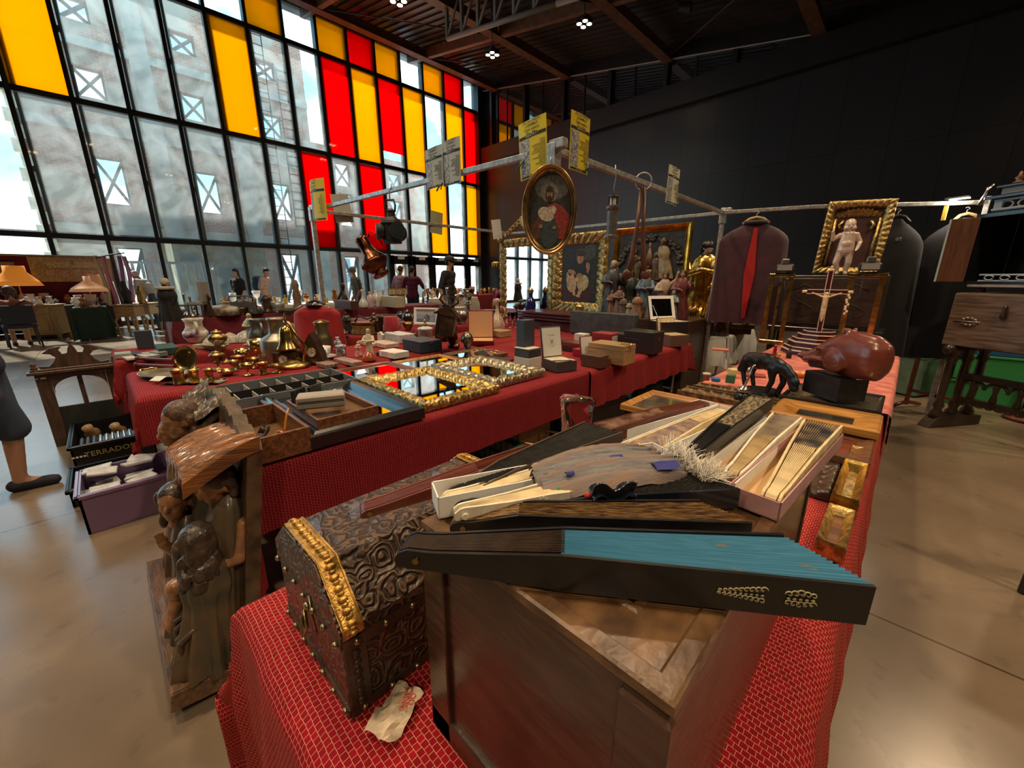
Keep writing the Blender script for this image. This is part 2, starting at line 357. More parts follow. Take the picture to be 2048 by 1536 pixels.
PAT={'A':'crycyrycycccccy','B':'ryyyryrccycccyc','C':'ycyccrcrcccccccc'}
PAT['B']='rycyryrccycccyc'
k=12
ROWS=[('A',9.51,10.6),('B',6.15,9.37),('C',2.62,6.0),('D',.14,2.48)]
for rn,z0,z1 in ROWS:
    for n in range(24):
        c=PAT.get(rn,'')[n:n+1] or 'c'
        if rn=='D' and n<5: continue
        y=CY-SP*(n+.5); w=SP-.1
        mm={'c':clearp,'y':yelp,'r':redp}[c]; zz0=z0
        if rn=='B' and n==4: zz0=z0+.55
        b=B().box((0,0,(z1-zz0)/2),(.012,w,z1-zz0)); o=b.obj('window_%d'%k,mm); o.location=(GX,y,zz0)
        o['kind']='structure'; o['label']='%s glass pane, column %d from the corner, row %s'%({'c':'clear','y':'yellow','r':'red'}[c],n+1,{'A':'top','B':'upper middle','C':'lower middle','D':'ground'}[rn]); k+=1
        if zz0!=z0:
            b=B().box((0,0,.27),(.012,w,.54)); o=b.obj('window_%d'%k,clearp); o.location=(GX,y,z0); o['kind']='structure'; o['label']='clear strip under the red pane, column 5'; k+=1
# inner side frames of some openings
b=B()
for n in range(15):
    y=CY-SP*n
    for z0,z1 in((2.62,6.0),(6.15,9.37)):
        b.box((GX-.05,y+.12,(z0+z1)/2),(.06,.07,z1-z0)); b.box((GX-.05,y+.09,z0+1.6),(.08,.12,.14))
struct('trim_12',b,mat('grey_sash',(.22,.24,.25),.45),'grey inner sashes and catches of the glass wall')
# doors in the corner
steel_sign=mat('white_sign',(.75,.77,.75),.6)
for i in range(5):
    y=CY-SP*(i+.5)
    b=B(); w=SP-.04
    for s in(-1,1): b.box((0,s*(w/2-.09),1.2),(.09,.18,2.4))
    b.box((0,0,2.2),(.09,w,.36)); b.box((0,0,.12),(.09,w,.24)); o=b.obj('door_%d'%(i+1),mat('black_door',(.008,.008,.009),.4)); o.location=(GX+.08,y,.02); o['kind']='structure'; o['label']='black framed glass door %d from the corner'%(i+1)
    g=B().box((0,0,1.13),(.012,w-.34,1.78)).obj('pane',clearp,o)
    h=B().tube([(.06,.3,1.0),(.12,.3,1.0),(.12,.3,1.35),(.06,.3,1.35)],.015,6).obj('handle',steel,o)
    s=B().box((.05,0,2.3),(.01,.34,.12)).obj('sign',steel_sign,o)
# ---------- pendant lamps ----------
ledm=emission('warm_led',(1,.72,.4),28.)
def lamp(label,x,y,z,power=120):
    t=thing('ceiling_lamp',label,'lamp',(x,y,z),0,'four-spot lamps hung under the roof')
    b=B().box((0,0,.1),(.34,.34,.1),.02); 
    for i in(-1,1):
        for j in(-1,1): b.cyl((i*.1,j*.1,.06),(i*.1,j*.1,.0),.075,.085,14)
    b.obj('housing',black,t)
    b=B()
    for i in(-1,1):
        for j in(-1,1): b.cyl((i*.1,j*.1,.001),(i*.1,j*.1,-.006),.068,.068,14)
    b.obj('led_disc',ledm,t)
    b=B().cyl((0,0,.15),(0,0,roofz(x)-z-.02),.012,n=6); b.obj('hanging_rod',black,t)
    l=bpy.data.lights.new('lamp_light','SPOT'); l.energy=power; l.color=(1,.74,.46); l.spot_size=2.3; l.spot_blend=.7; l.shadow_soft_size=.18
    lo=bpy.data.objects.new('lamp_light',l); COL.objects.link(lo); lo.parent=t; lo.location=(0,0,-.05)
    return t
LP=430
lamp('lit four-spot ceiling lamp nearest the yellow panes at the top edge',-10.76,6.8,8.3,LP)
lamp('lit four-spot ceiling lamp in front of the clerestory, above the yellow flyers',-7.87,10.93,8.3,LP)
lamp('lit four-spot ceiling lamp on a long rod in front of the hall corner',-10.88,10.21,8.3,LP)
for i,(x,y) in enumerate([(-4.5,1.0),(-2.5,-1.0),(-2,4.2),(2.6,2.2),(3,-3),(1.6,7.6),(5,6),(-3.5,-4)]):
    lamp(['lit four-spot ceiling lamp high over the brassware','lit four-spot ceiling lamp high behind the viewer','lit four-spot ceiling lamp high over the gilt pictures','lit four-spot ceiling lamp high over the open aisle','lit four-spot ceiling lamp high at the empty end of the hall','lit four-spot ceiling lamp high over the carved desk','lit four-spot ceiling lamp high beside the far dark wall','lit four-spot ceiling lamp high over the entrance aisle'][i],x,y,min(8.3,roofz(x)-.9),LP*(1.2))
# small spots at the ceiling (black projector)
b=B().cyl((0,0,0),(.28,.1,-.08),.11,.13,14); b.box((-.05,0,.1),(.06,.06,.3)); p=gy(1360,10,12.6)
one('spot_projector',b,black,'black cylindrical stage spotlight under the roof deck','spotlight',(p.x,12.6,min(p.z,roofz(p.x)-.3)))
# ---------- outdoors ----------
m,nt,bs=_nt('old_red_brick'); N=nt.nodes; L=nt.links
tc=N.new('ShaderNodeTexCoord'); mp=N.new('ShaderNodeMapping'); L.new(tc.outputs['Object'],mp.inputs[0]); mp.inputs['Rotation'].default_value=(0,PI/2,PI/2)
sx=N.new('ShaderNodeSeparateXYZ'); cx=N.new('ShaderNodeCombineXYZ'); L.new(tc.outputs['Object'],sx.inputs[0]); L.new(sx.outputs['Y'],cx.inputs['X']); L.new(sx.outputs['Z'],cx.inputs['Y'])
bk=N.new('ShaderNodeTexBrick'); bk.inputs['Scale'].default_value=1; bk.inputs['Brick Width'].default_value=.26; bk.inputs['Row Height'].default_value=.085; bk.inputs['Mortar Size'].default_value=.012; bk.inputs['Color1'].default_value=(.42,.15,.09,1); bk.inputs['Color2'].default_value=(.5,.23,.14,1); bk.inputs['Mortar'].default_value=(.5,.42,.34,1); L.new(cx.outputs[0],bk.inputs['Vector'])
nz=N.new('ShaderNodeTexNoise'); nz.inputs['Scale'].default_value=.7; nz.inputs['Detail'].default_value=9; L.new(tc.outputs['Object'],nz.inputs['Vector'])
rp=N.new('ShaderNodeValToRGB'); rp.color_ramp.elements[0].position=.46; rp.color_ramp.elements[1].position=.56; rp.color_ramp.elements[0].color=(0,0,0,1); rp.color_ramp.elements[1].color=(1,1,1,1); L.new(nz.outputs['Fac'],rp.inputs[0])
mx=N.new('ShaderNodeMixRGB'); L.new(rp.outputs[0],mx.inputs[0]); L.new(bk.outputs['Color'],mx.inputs[1]); mx.inputs[2].default_value=(.52,.43,.34,1); L.new(mx.outputs[0],bs.inputs['Base Color']); bs.inputs['Roughness'].default_value=.95
brickm=m; conc=mat('pale_concrete',(.5,.45,.38),.9,var=.25,sc=1.2)
FX=-24.
def facade():
    """ruined brick front: wall strips round the openings"""
    yc=[1.25,4.42,7.5,10.8,14.0]; hw=.42
    rows=[(0,2.65),(4.3,6.05),(8.1,9.13),(10.6,11.37)]
    b=B()
    ys=[-.85]+[v for c in yc[:3] for v in(c-hw,c+hw)]+[9.2]
    def strip(y0,y1,z0,z1): b.box((FX,(y0+y1)/2,(z0+z1)/2),(.5,y1-y0,z1-z0))
    for i in range(0,len(ys)-1):
        if i%2==0: strip(ys[i],ys[i+1],-.05,12.6)
        else:
            z=-.05
            for a,c in rows:
                if a>z: strip(ys[i],ys[i+1],z,a)
                z=c
            strip(ys[i],ys[i+1],z,12.6)
    ys2=[9.2]+[v for c in yc[3:] for v in(c-hw,c+hw)]+[16.5]
    for i in range(len(ys2)-1):
        if i%2==0: strip(ys2[i],ys2[i+1],-.05,8.3)
        else:
            strip(ys2[i],ys2[i+1],2.65,4.3); strip(ys2[i],ys2[i+1],6.05,6.4); strip(ys2[i],ys2[i+1],7.6,8.3)
    root=b.obj('brick_ruin',brickm); tag(root,'roofless brick shell with cross-braced window holes seen beyond the glass wall','building')
    b=B()
    for c in (2.85,6.0,9.1,12.3): b.box((FX+.32,c,6.2 if c<9 else 4.1),(.2,.62,12.6 if c<9 else 8.3))
    b.box((FX+.3,4.2,3.3),(.16,10,.35)); b.box((FX+.3,4.2,7.0),(.16,10,.3)); b.box((FX+.3,4.2,9.9),(.16,10,.3)); b.obj('concrete_band',conc,root)
    b=B()
    for i in range(26): b.box((FX+.05,-1.02+(.12 if i%2 else 0),.24+i*.48),(.6,.3,.44))
    b.obj('quoin',mat('sunlit_stone',(.8,.72,.52),.9,var=.25,sc=3),root)  # white-yellow colour carries the sunlight falling on this corner
    br=mat('grey_brace',(.17,.17,.16),.7)
    for ci,c in enumerate(yc):
        for ri,(a,d) in enumerate(rows):
            if ci>=3 and ri==3: continue
            if ci>=3 and ri==2: a,d=6.4,7.6
            b=B(); w=.07 if ri else .09
            m=(mat('timber_brace',(.62,.42,.2),.8) if ri==0 and ci>3 else br)
            b.tube([(FX,c-hw,a+.03),(FX,c+hw,d-.03)],w,4,sm=False); b.tube([(FX,c+hw,a+.03),(FX,c-hw,d-.03)],w,4,sm=False)
            b.box((FX,c-hw+.03,(a+d)/2),(.1,.07,d-a)); b.box((FX,c+hw-.03,(a+d)/2),(.1,.07,d-a)); b.box((FX,c,a+.03),(.1,2*hw,.06)); b.box((FX,c,d-.03),(.1,2*hw,.06))
            b.obj('window_brace',m,root)
    return root
facade()
# fire ladder outside
def ladder(y,z0,z1,lab):
    b=B()
    for s in(-.2,.2): b.cyl((0,s,0),(0,s,z1-z0),.022,n=6)
    k=0
    while .25+k*.3<z1-z0: b.cyl((0,-.2,.25+k*.3),(0,.2,.25+k*.3),.015,n=6); k+=1
    one('ladder',b,black,lab,'ladder',(GX-1.2,y,z0))
p=gx(572,520,GX-1.2); ladder(p.y,0,10.2,'tall black fire ladder rising outside the glass wall')
# white yard fence outside
wm=mat('white_metal',(.8,.8,.78),.5)
t=thing('yard_fence','white slatted fence outside the left part of the glass wall','fence',(GX-2.3,1.6,0))
b=B(); b.box((0,0,1.95),(.06,3.4,.09)); b.box((0,0,.2),(.06,3.4,.07)); b.obj('rail',wm,t)
b=B()
for i in range(14): b.box((0,-1.6+i*.25,1.05),(.03,.09,1.75))
b.obj('slat',wm,t)

for y_ in(-1.7,1.7): B().box((0,y_,1),(.08,.08,2)).obj('post',wm,t)
# pale hut with shutters between glass and ruin
t=thing('yard_hut','low cream hut with a slatted grille outside the glass wall','building',(GX-4.4,3.9,0))
B().box((0,0,1.4),(2,3.2,2.8)).obj('body',mat('cream_render',(.66,.52,.33),.9,var=.2,sc=3),t)
b=B().box((1.02,-1.2,2.2),(.05,.5,.3)); b.box((1.02,.2,.95),(.06,.9,1.8)); b.obj('grille',mat('grey_grille',(.33,.31,.26),.7),t)
for i,(px,py,w,h,lab) in enumerate([(436,505,2.2,9,'far white apartment block seen through the ground door of the brick ruin'),(640,560,3,12,'far white apartment tower beyond the brick ruin')]):
    p=gx(px,py,-70); t=thing('apartment_block',lab,'building',(p.x,p.y,0)); B().box((0,0,h/2),(6,w*3,h)).obj('wall',wm,t)
    b=B()
    for a in range(6):
        for c in range(4): b.box((3.02,-w*1.3+a*w*.5,1.5+c*2.4),(.1,w*.28,1.3))
    b.obj('window_grille',mat('grey_glass',(.2,.25,.3),.2),t)
# ================= STALL TABLES AND CLOTHS =================
def lattice(name,c1,c2,line,w=.0105,h=.0098,ms=.0007,rough=.8,fade=.5):
    if name in MC: return MC[name]
    m,nt,bs=_nt(name); N=nt.nodes; L=nt.links
    uv=N.new('ShaderNodeUVMap'); nz=N.new('ShaderNodeTexNoise'); nz.inputs['Scale'].default_value=30; L.new(uv.outputs[0],nz.inputs['Vector'])
    mx=N.new('ShaderNodeMixRGB'); mx.blend_type='ADD'; mx.inputs[0].default_value=.004; L.new(uv.outputs[0],mx.inputs[1]); L.new(nz.outputs['Color'],mx.inputs[2])
    bk=N.new('ShaderNodeTexBrick'); bk.inputs['Scale'].default_value=1; bk.offset=.5; bk.inputs['Brick Width'].default_value=w; bk.inputs['Row Height'].default_value=h; bk.inputs['Mortar Size'].default_value=ms; bk.inputs['Mortar Smooth'].default_value=.4
    bk.inputs['Color1'].default_value=(*c1,1); bk.inputs['Color2'].default_value=(*c2,1); bk.inputs['Mortar'].default_value=(*line,1)
    L.new(mx.outputs[0],bk.inputs['Vector']); L.new(bk.outputs['Color'],bs.inputs['Base Color']); bs.inputs['Roughness'].default_value=rough; bs.inputs['Specular IOR Level'].default_value=.15
    bp=N.new('ShaderNodeBump'); bp.inputs['Strength'].default_value=.5; bp.inputs['Distance'].default_value=.001; L.new(bk.outputs['Fac'],bp.inputs['Height']); L.new(bp.outputs[0],bs.inputs['Normal'])
    MC[name]=m; return m
def tablecloth(x0,x1,y0,y1,z,drop,rad=.03,amp=.02,res=.035,wl=.23,seed=0):
    """drop=(left,right,near,far): cloth laid over a table edge, hanging in soft folds"""
    dl,dr,dn,df=drop; W=x1-x0; Ln=y1-y0; rr=random.Random(seed); ph=[rr.uniform(0,6) for _ in range(8)]
    def axis(dlo,span,dhi):
        tot=dlo+span+dhi; n=max(2,int(tot/res)); vals=[tot*i/n-dlo for i in range(n+1)]
        for k in (0.,span):
            if (dlo if k==0 else dhi)>0: vals=sorted(vals+[k-rad*.8,k-rad*.3,k+rad*.3,k+rad*.8])
        return vals
    U=axis(dl,W,dr); V=axis(dn,Ln,df)
    def side(u,span):
        # -> (clamped coord, hang distance, outward sign)
        if u<rad*.5: q=-(u-rad*.5); s=-1
        elif u>span-rad*.5: q=u-(span-rad*.5); s=1
        else: return u,0.,0.,0
        base=rad*.5 if s<0 else span-rad*.5
        a=min(q/rad,PI/2); hor=rad*math.sin(a); ver=rad*(1-math.cos(a))
        if q>rad*PI/2: ver+=q-rad*PI/2
        return base+s*hor,ver,q,s
    vs=[];uv=[]
    for v in V:
        for u in U:
            X,hu,qu,su=side(u,W); Y,hv,qv,sv=side(v,Ln)
            fu=min(1,hu/.25); fv=min(1,hv/.25)
            wob=lambda t,i: math.sin(2*PI*t/wl+ph[i])*.6+math.sin(2*PI*t/(wl*.47)+ph[i+1])*.3
            ox=su*(fu*amp*(1+wob(v,0)))+ (su*.0); oy=sv*(fv*amp*(1+wob(u,2)))
            hz=max(hu,hv)
            if hu>0 and hv>0:
                k=min(hu,hv); ox+=su*k*.13; oy+=sv*k*.13; hz=max(hu,hv)+.05*k
            top=.0 if hz else (.0012*math.sin(u*23+ph[4])*math.sin(v*17+ph[5]))
            vs.append((x0+X+ox,y0+Y+oy,z-hz+top)); uv.append((u,v))
    n=len(U); b=B()
    b.add(vs,[(j*n+i,j*n+i+1,(j+1)*n+i+1,(j+1)*n+i) for j in range(len(V)-1) for i in range(n-1)],True,uv)
    return b
def trestle(label,x0,x1,y0,y1,z,legs=3):
    t=thing('trestle_table',label,'table',((x0+x1)/2,(y0+y1)/2,0)); w,l=x1-x0,y1-y0
    B().box((0,0,z-.018),(w-.012,l-.012,.03)).obj('tabletop',mat('grey_tabletop',(.4,.39,.36),.6),t)
    for i in range(legs):
        y=-l/2+.12+(l-.24)*i/(legs-1)
        for s in(-1,1):
            B().tube([(s*(w/2-.06),y,z-.033),(s*(w/2-.08),y,.0)],.014,8).obj('leg',steel,t)
        B().tube([(-w/2+.07,y,.25),(w/2-.07,y,.25)],.01,8).obj('crossbar',steel,t)
    return t
TZ=.75
red1=lattice('red_lattice_damask',(.36,.004,.016),(.26,.003,.012),(.7,.38,.22),ms=.00045)
red2=lattice('crimson_lattice_damask',(.2,.002,.012),(.155,.002,.01),(.42,.14,.11),.0125,.0115,.0005)
red3=lattice('fine_red_damask',(.24,.003,.012),(.18,.002,.01),(.42,.14,.11),.0125,.0115,.0006)
maroon=mat('plain_maroon_cloth',(.17,.012,.03),.9,var=.15,sc=6,sheen=.3)
T1=(-.87,.0,.1,4.8); T2=(-2.74,-1.575,.27,4.27); T3=(-3.92,-3.02,.05,4.05); T4=(-5.3,-4.52,.0,4.6); T5=(-9.7,-8.85,.8,6.6); T2b=(-2.95,-1.57,2.42,4.27); T3b=(-4.42,-4.0,4.1,4.58); T4b=(-6.75,-5.45,2.9,5.4)
TT=TZ-.012
trestle('folding table under the bright red cloth nearest the viewer',*T1,TT,3)
one('tablecloth',tablecloth(*T1,TZ-.004,(.42,.45,.55,.3),.045,.018,.03,seed=3),red1,'bright red lattice damask cloth under the fans and chests','tablecloth')
trestle('folding table under the crimson cloth with gilt mirrors',*T2,TT,3)
one('tablecloth',tablecloth(T2[0],T2[1],T2[2],2.4,TZ-.004,(.3,.27,.5,0),.03,.006,.035,seed=5),red2,'crimson lattice damask cloth under the row of flat mirrors','tablecloth')
b=tablecloth(T2b[0],T2[1]+.012,2.403,T2[3],TZ-.003,(.3,.28,.0,.3),.035,.02,.035,seed=6)
one('tablecloth',b,red3,'red cloth under the jewellery boxes and open cases','tablecloth')
trestle('folding table under the red cloth full of brassware',*T3,TT,3)
one('tablecloth',tablecloth(*T3,TZ-.004,(.25,.28,.3,.3),.035,.02,.035,seed=8),red3,'fringed red damask cloth under the brassware and cups','tablecloth')
trestle('folding table under the red cloth with books and jugs',*T4,TT,3)
one('tablecloth',tablecloth(*T4,TZ-.004,(.3,.3,.35,.3),.03,.02,.035,seed=9),red3,'red damask cloth under the books, jug and coffee pot','tablecloth')
trestle('long folding table under the plain maroon cloth',*T5,TT,4)
one('tablecloth',tablecloth(*T5,TZ-.004,(.4,.7,.7,.4),.03,.015,.06,seed=11),maroon,'long plain maroon cloth with dusty pink end, under helmets and statues','tablecloth')
trestle('small folding table under the cobalt vase',*T3b,TT,2)
one('tablecloth',tablecloth(*T3b,TZ-.004,(.2,.2,.2,.2),.02,.01,.05,seed=14),red3,'red cloth on the small table before the gilt mirror','tablecloth')
trestle('folding table behind the book table, under pewter and silver',*T4b,TT,2)
one('tablecloth',tablecloth(*T4b,TZ-.004,(.3,.45,.45,.3),.02,.015,.06,seed=15),maroon,'maroon cloth behind the bronze heads, under pewter cups','tablecloth')
# =========== dark box carrying the fans ===========
BXx=(-.398,-.067); BXy=(.238,.892); BZ=1.099
t=thing('wooden_box','large dark panelled wooden box at the table front, heaped with fans','box',((BXx[0]+BXx[1])/2,(BXy[0]+BXy[1])/2,TZ))
w,l,h=BXx[1]-BXx[0],BXy[1]-BXy[0],BZ-TZ
boxm=mat('scratched_dark_oak',(.075,.038,.024),.3,0,0,7,.3,14,col2=(.035,.017,.011),stretch=(2,2,9),coat=.25)
boxe=mat('rubbed_oak_edge',(.19,.1,.042),.35,0,0,8,.35,20,col2=(.075,.036,.016),stretch=(4,2,8),coat=.2)
b=B().box((0,0,(h-.012)/2),(w-.008,l-.008,h-.012),.004)
for s in(-1,1):
    for k in(-1,1): b.box((s*(w/2-.022),k*(l/2-.003),(h-.02)/2),(.044,.012,h-.02),.003)
b.box((0,-l/2+.002,.02),(w,.01,.04),.003); b.obj('body',boxm,t)
# mitred lid frame round a sunk panel
b=B(); 
def mitre(b,w,l,z,fw,prof):
    pts=[(-w/2,-l/2),(w/2,-l/2),(w/2,l/2),(-w/2,l/2)]; nr=[(1,1),(-1,1),(-1,-1),(1,-1)]
    for e in range(4):
        (xa,ya),(xb,yb)=pts[e],pts[(e+1)%4]; (a0,b0),(a1,b1)=nr[e],nr[(e+1)%4]; vs=[];m=len(prof)
        for t_ in(0,1):
            for ins,dz in prof:
                vs.append(((xa+a0*ins) if t_==0 else (xb+a1*ins),(ya+b0*ins) if t_==0 else (yb+b1*ins),z+dz))
        b.add(vs,[(j,m+j,m+j+1,j+1) for j in range(m-1)])
mitre(b,w,l,h,.075,[(0,-.012),(.0,-.002),(.003,0),(.018,0),(.021,-.003),(.06,-.003),(.063,-.001),(.068,-.001),(.074,-.009)])
b.obj('lid_frame',boxe,t)
B().box((0,0,h-.0125),(w-.14,l-.14,.008)).obj('lid_panel',mat('dark_lid_panel',(.085,.036,.017),.25,0,0,8,.25,18,col2=(.03,.014,.008),stretch=(9,2,4),coat=.3),t)
B().box((-w/2+.03,l/2,h-.05),(.03,.003,.05)).obj('corner_iron',bronze,t)
# =========== embossed leather casket ===========
m,nt,bs=_nt('embossed_leather'); N=nt.nodes; L=nt.links
tc=N.new('ShaderNodeTexCoord'); nz=N.new('ShaderNodeTexNoise'); nz.inputs['Scale'].default_value=24; L.new(tc.outputs['Object'],nz.inputs['Vector'])
mm=N.new('ShaderNodeMixRGB'); mm.inputs[0].default_value=.035; L.new(tc.outputs['Object'],mm.inputs[1]); L.new(nz.outputs['Color'],mm.inputs[2])
vo=N.new('ShaderNodeTexVoronoi'); vo.inputs['Scale'].default_value=29; L.new(mm.outputs[0],vo.inputs['Vector'])
sn=N.new('ShaderNodeMath'); sn.operation='MULTIPLY'; sn.inputs[1].default_value=23; L.new(vo.outputs['Distance'],sn.inputs[0]); wv=N.new('ShaderNodeMath'); wv.operation='SINE'; L.new(sn.outputs[0],wv.inputs[0])
bp=N.new('ShaderNodeBump'); bp.inputs['Strength'].default_value=1; bp.inputs['Distance'].default_value=.0016; L.new(wv.outputs[0],bp.inputs['Height']); L.new(bp.outputs[0],bs.inputs['Normal'])
rp=N.new('ShaderNodeValToRGB'); rp.color_ramp.elements[0].position=.3; rp.color_ramp.elements[1].position=.85; rp.color_ramp.elements[0].color=(.04,.023,.015,1); rp.color_ramp.elements[1].color=(.12,.07,.04,1); L.new(wv.outputs[0],rp.inputs[0]); L.new(rp.outputs[0],bs.inputs['Base Color']); bs.inputs['Roughness'].default_value=.36; bs.inputs['Coat Weight'].default_value=.25  # ramp paints warm highlights on the raised embossing and darkens its hollows
leather=m
CX0,CX1,CY0,CY1=-.782,-.492,.152,.565; CZ=.89
t=thing('embossed_casket','domed casket in embossed brown leather with beaded gilt straps','casket',((CX0+CX1)/2,(CY0+CY1)/2,TZ))
w,l=CX1-CX0,CY1-CY0; hb=CZ-TZ
b=B().box((0,0,.004+hb/2),(w,l,hb-.008),.004); body=b.obj('body',leather,t)
prof=[(-w/2,hb+.003),(-w/2,hb+.025),(-.1*w/.29+.02,hb+.09),(w*.28,hb+.094),(w/2,hb+.02),(w/2,hb+.003)]
prof=[(-w/2-.002,hb+.003),(-w/2-.002,hb+.027),(-w*.25,hb+.09),(w*.27,hb+.095),(w/2+.002,hb+.02),(w/2+.002,hb+.003)]
lid=B().prism(prof,-l/2-.002,l/2+.002,'y').obj('lid',leather,t)
strap=mat('gilt_strap',(.62,.36,.09),.32,.7,.4,90,.3,300); darkstrap=mat('dark_strap',(.06,.035,.02),.35,0,.3,30,.3,200)
def beads(b,pts,step,r):
    for i in range(len(pts)-1):
        a,c=Vector(pts[i]),Vector(pts[i+1]); n=max(1,int((c-a).length/step))
        for k in range(n):
            p=a.lerp(c,(k+.5)/n); b.sph(p,(r*(1.0),r*1.25,r*.85) if k%2 else (r*.55,r*.9,r*.6),8,5)
for sy in(-1,1):
    b=B(); y=sy*(l/2-.017)
    pp=[(x*1.0,z) for x,z in prof]
    op=[(x*1.012,z+.003) for x,z in prof]
    for i in range(len(op)-1):
        (xa,za),(xb,zb)=op[i],op[i+1]; b.add([(xa,y-.016,za),(xb,y-.016,zb),(xb,y+.016,zb),(xa,y+.016,za)],[(0,1,2,3)])
    beads(b,[(x,y,z+.002) for x,z in op],.0085,.0062)
    for o in(-.0135,.0135): b.tube([(x,y+o,z+.0005) for x,z in op],.0013,5)
    st=b.obj('strap',strap,lid)
    b=B(); beads(b,[(w/2+.002,y,.012),(w/2+.002,y,hb-.012)],.0085,.006); b.box((w/2+.001,y,hb/2),(.004,.032,hb-.012)); b.obj('strap',darkstrap,body)
b=B().box((w/2+.001,0,hb-.008),(.006,l,.02)); b.box((0,-l/2-.001,hb-.004),(w,.004,.012)); b.box((w/2+.001,0,.008),(.005,l,.014)); b.box((0,-l/2-.001,.008),(w,.004,.014)); b.obj('edge_band',darkstrap,body)
nm=metal('old_brass_nail',(.5,.4,.22),.35); nail=B().sph((0,0,0),(.0055,.0055,.0055),8,5).obj('nail_stud',nm,body); nail.location=(w/2+.004,-l/2+.02,.007)
for i in range(7):
    x=-w/2+.012+(w-.024)*i/6; dup(nail,(x,-l/2-.005,hb-.006),par=body); dup(nail,(x,-l/2-.004,.006),par=body)
for i in range(9):
    y=-l/2+.02+(l-.04)*i/8; dup(nail,(w/2+.004,y,hb-.006),par=body)
    if i: dup(nail,(w/2+.004,y,.007),par=body)
b=B().sph((0.01,-l/2-.004,hb-.022),(.008,.005,.008),8,5); b.tube([(.01,-l/2-.008,hb-.026),(.022,-l/2-.012,hb-.05),(.01,-l/2-.014,hb-.075),(-.002,-l/2-.012,hb-.05)],.0032,6,True); b.tube([(.03,-l/2-.004,hb+.012),(.04,-l/2-.006,hb-.02),(.05,-l/2-.006,hb-.045)],.0022,6); b.obj('ring_handle',metal('old_brass_nail',(.5,.4,.22),.35),body)
# crumpled paper bag
b=B(); rr=random.Random(4)
def bag(u,v):
    cx=(u-.5); return (cx*.09*(1-.35*abs(v-.45))+.004*rr.uniform(-1,1),(v-.5)*.13,.012+.012*math.sin(u*9+v*7)*.7+.006*rr.uniform(-1,1)+.012*(1-abs(2*u-1)))
b.grid(bag,7,8,False); p=gz(838,1385,TZ+.004); p.x=-.447; p.y=.2
t=thing('paper_bag','crumpled white and kraft paper bag wedged between casket and dark box','bag',(p.x,p.y,TZ+.002),.35,sc=.62)
b.obj('sheet',mat('white_kraft_paper',(.75,.62,.46),.8,var=.25,sc=18),t)
rm=mat('red_print',(.5,.02,.02),.6); text('YCINE',.026,rm,t,(.012,.034,.031),(0,0,-1.2)); text('OD',.02,rm,t,(.03,.03,.03),(0,0,-1.2))
# =========== fans ===========
def fan(label,P0,P1,h,wtip,ribm,leafm,guardm,n=16,frac=.33,w0=None,slant=.08,headr=.55,tilt=0.,group=None,guard2=None,orn=None,wave=0.,name='folding_fan',leafdrop=.0):
    P0,P1=Vector(P0),Vector(P1); d=P1-P0; L_=math.hypot(d.x,d.y); yaw=math.atan2(d.y,d.x); pit=-math.atan2(d.z,L_)
    L_=d.length
    t=thing(name,label,'fan',P0,0,group,rot=(tilt,pit,yaw)); w0=w0 or n*.0011
    def prof(x):
        q=x/(L_*frac); 
        if q<.0: return headr*h*math.sqrt(max(.04,1-(x/(headr*h))**2))
        return h*(headr*.9+(1-headr*.9)*min(1,max(0,(q-.12)/.88))**1.0)
    def plate(b,y0,y1,xs,th,amp=0.,zs=0.,Li=1.):
        vs=[];fs=[]
        for i,x in enumerate(xs):
            s=max(0,x/L_); y=y0+(y1-y0)*s; hh=prof(x) if x<L_*frac else h; z=hh
            if wave and 0<x<L_*frac: z=hh*(1+wave*math.sin(x*160))
            lo=(h-hh)*.35
            for (dy,zz) in((-th/2,lo),(th/2,lo),(th/2,lo+z),(-th/2,lo+z)): vs.append((x,y+dy,zz))
        for i in range(len(xs)-1):
            for k in range(4): fs.append((i*4+k,i*4+(k+1)%4,(i+1)*4+(k+1)%4,(i+1)*4+k))
        fs+= [(3,2,1,0),tuple((len(xs)-1)*4+k for k in range(4))]
        b.add(vs,fs)
    hr=headr*h
    head=[-hr*.95,-hr*.75,-hr*.4,0.,hr*.5]
    rx=head+[L_*frac*q for q in(.12,.3,.5,.7,.85,1.0)]
    b=B()
    for i in range(1,n): plate(b,w0*i/n,wtip*i/n,rx,.0011)
    b.obj('rib',ribm,t)
    b=B()
    for i in range(n):
        Li=L_*(1-slant*(i/n)); ya,yb=i/n,(i+1)/n
        xs=[L_*frac*.98,L_*frac*1.15,Li*.6,Li]; vs=[]
        for x in xs:
            q=x/L_
            for f,zt in((ya,h*.95),(ya+.28/n,h),(ya+.52/n,h*.92),(ya+.54/n,h*.1),(ya,h*.1)): vs.append((x,w0*f*(1-q)+wtip*f*q,zt))
        fs=[(k*5+m_,k*5+(m_+1)%5,k*5+5+(m_+1)%5,k*5+5+m_) for k in range(3) for m_ in range(5)]+[(4,3,2,1,0),(15,16,17,18,19)]
        b.add(vs,fs)
    b.obj('leaf',leafm,t)
    gx_=head+[L_*frac*q for q in(.12,.3,.5,.7,.85,1.0)]+[L_*.7,L_*.99,L_]
    g1=B(); plate(g1,-.003,-.003,gx_,.0035); g=g1.obj('guard_stick',guardm,t)
    g1=B(); plate(g1,w0+.003,wtip+.003,[x*(1-slant) if x>L_*.5 else x for x in gx_],.0035); g1.obj('guard_stick',guard2 or guardm,t)
    zc=(h-hr)*.35+hr*.5
    B().cyl((0,-.007,zc),(0,w0+.007,zc),.0035,n=10).obj('pivot_pin',brass2,t)
    if orn: orn(g,L_,h)
    return t
blueleaf=mat('blue_painted_leaf',(.09,.33,.52),.65,0,0,16,0,60,col2=(.06,.25,.42),stretch=(1,30,30))
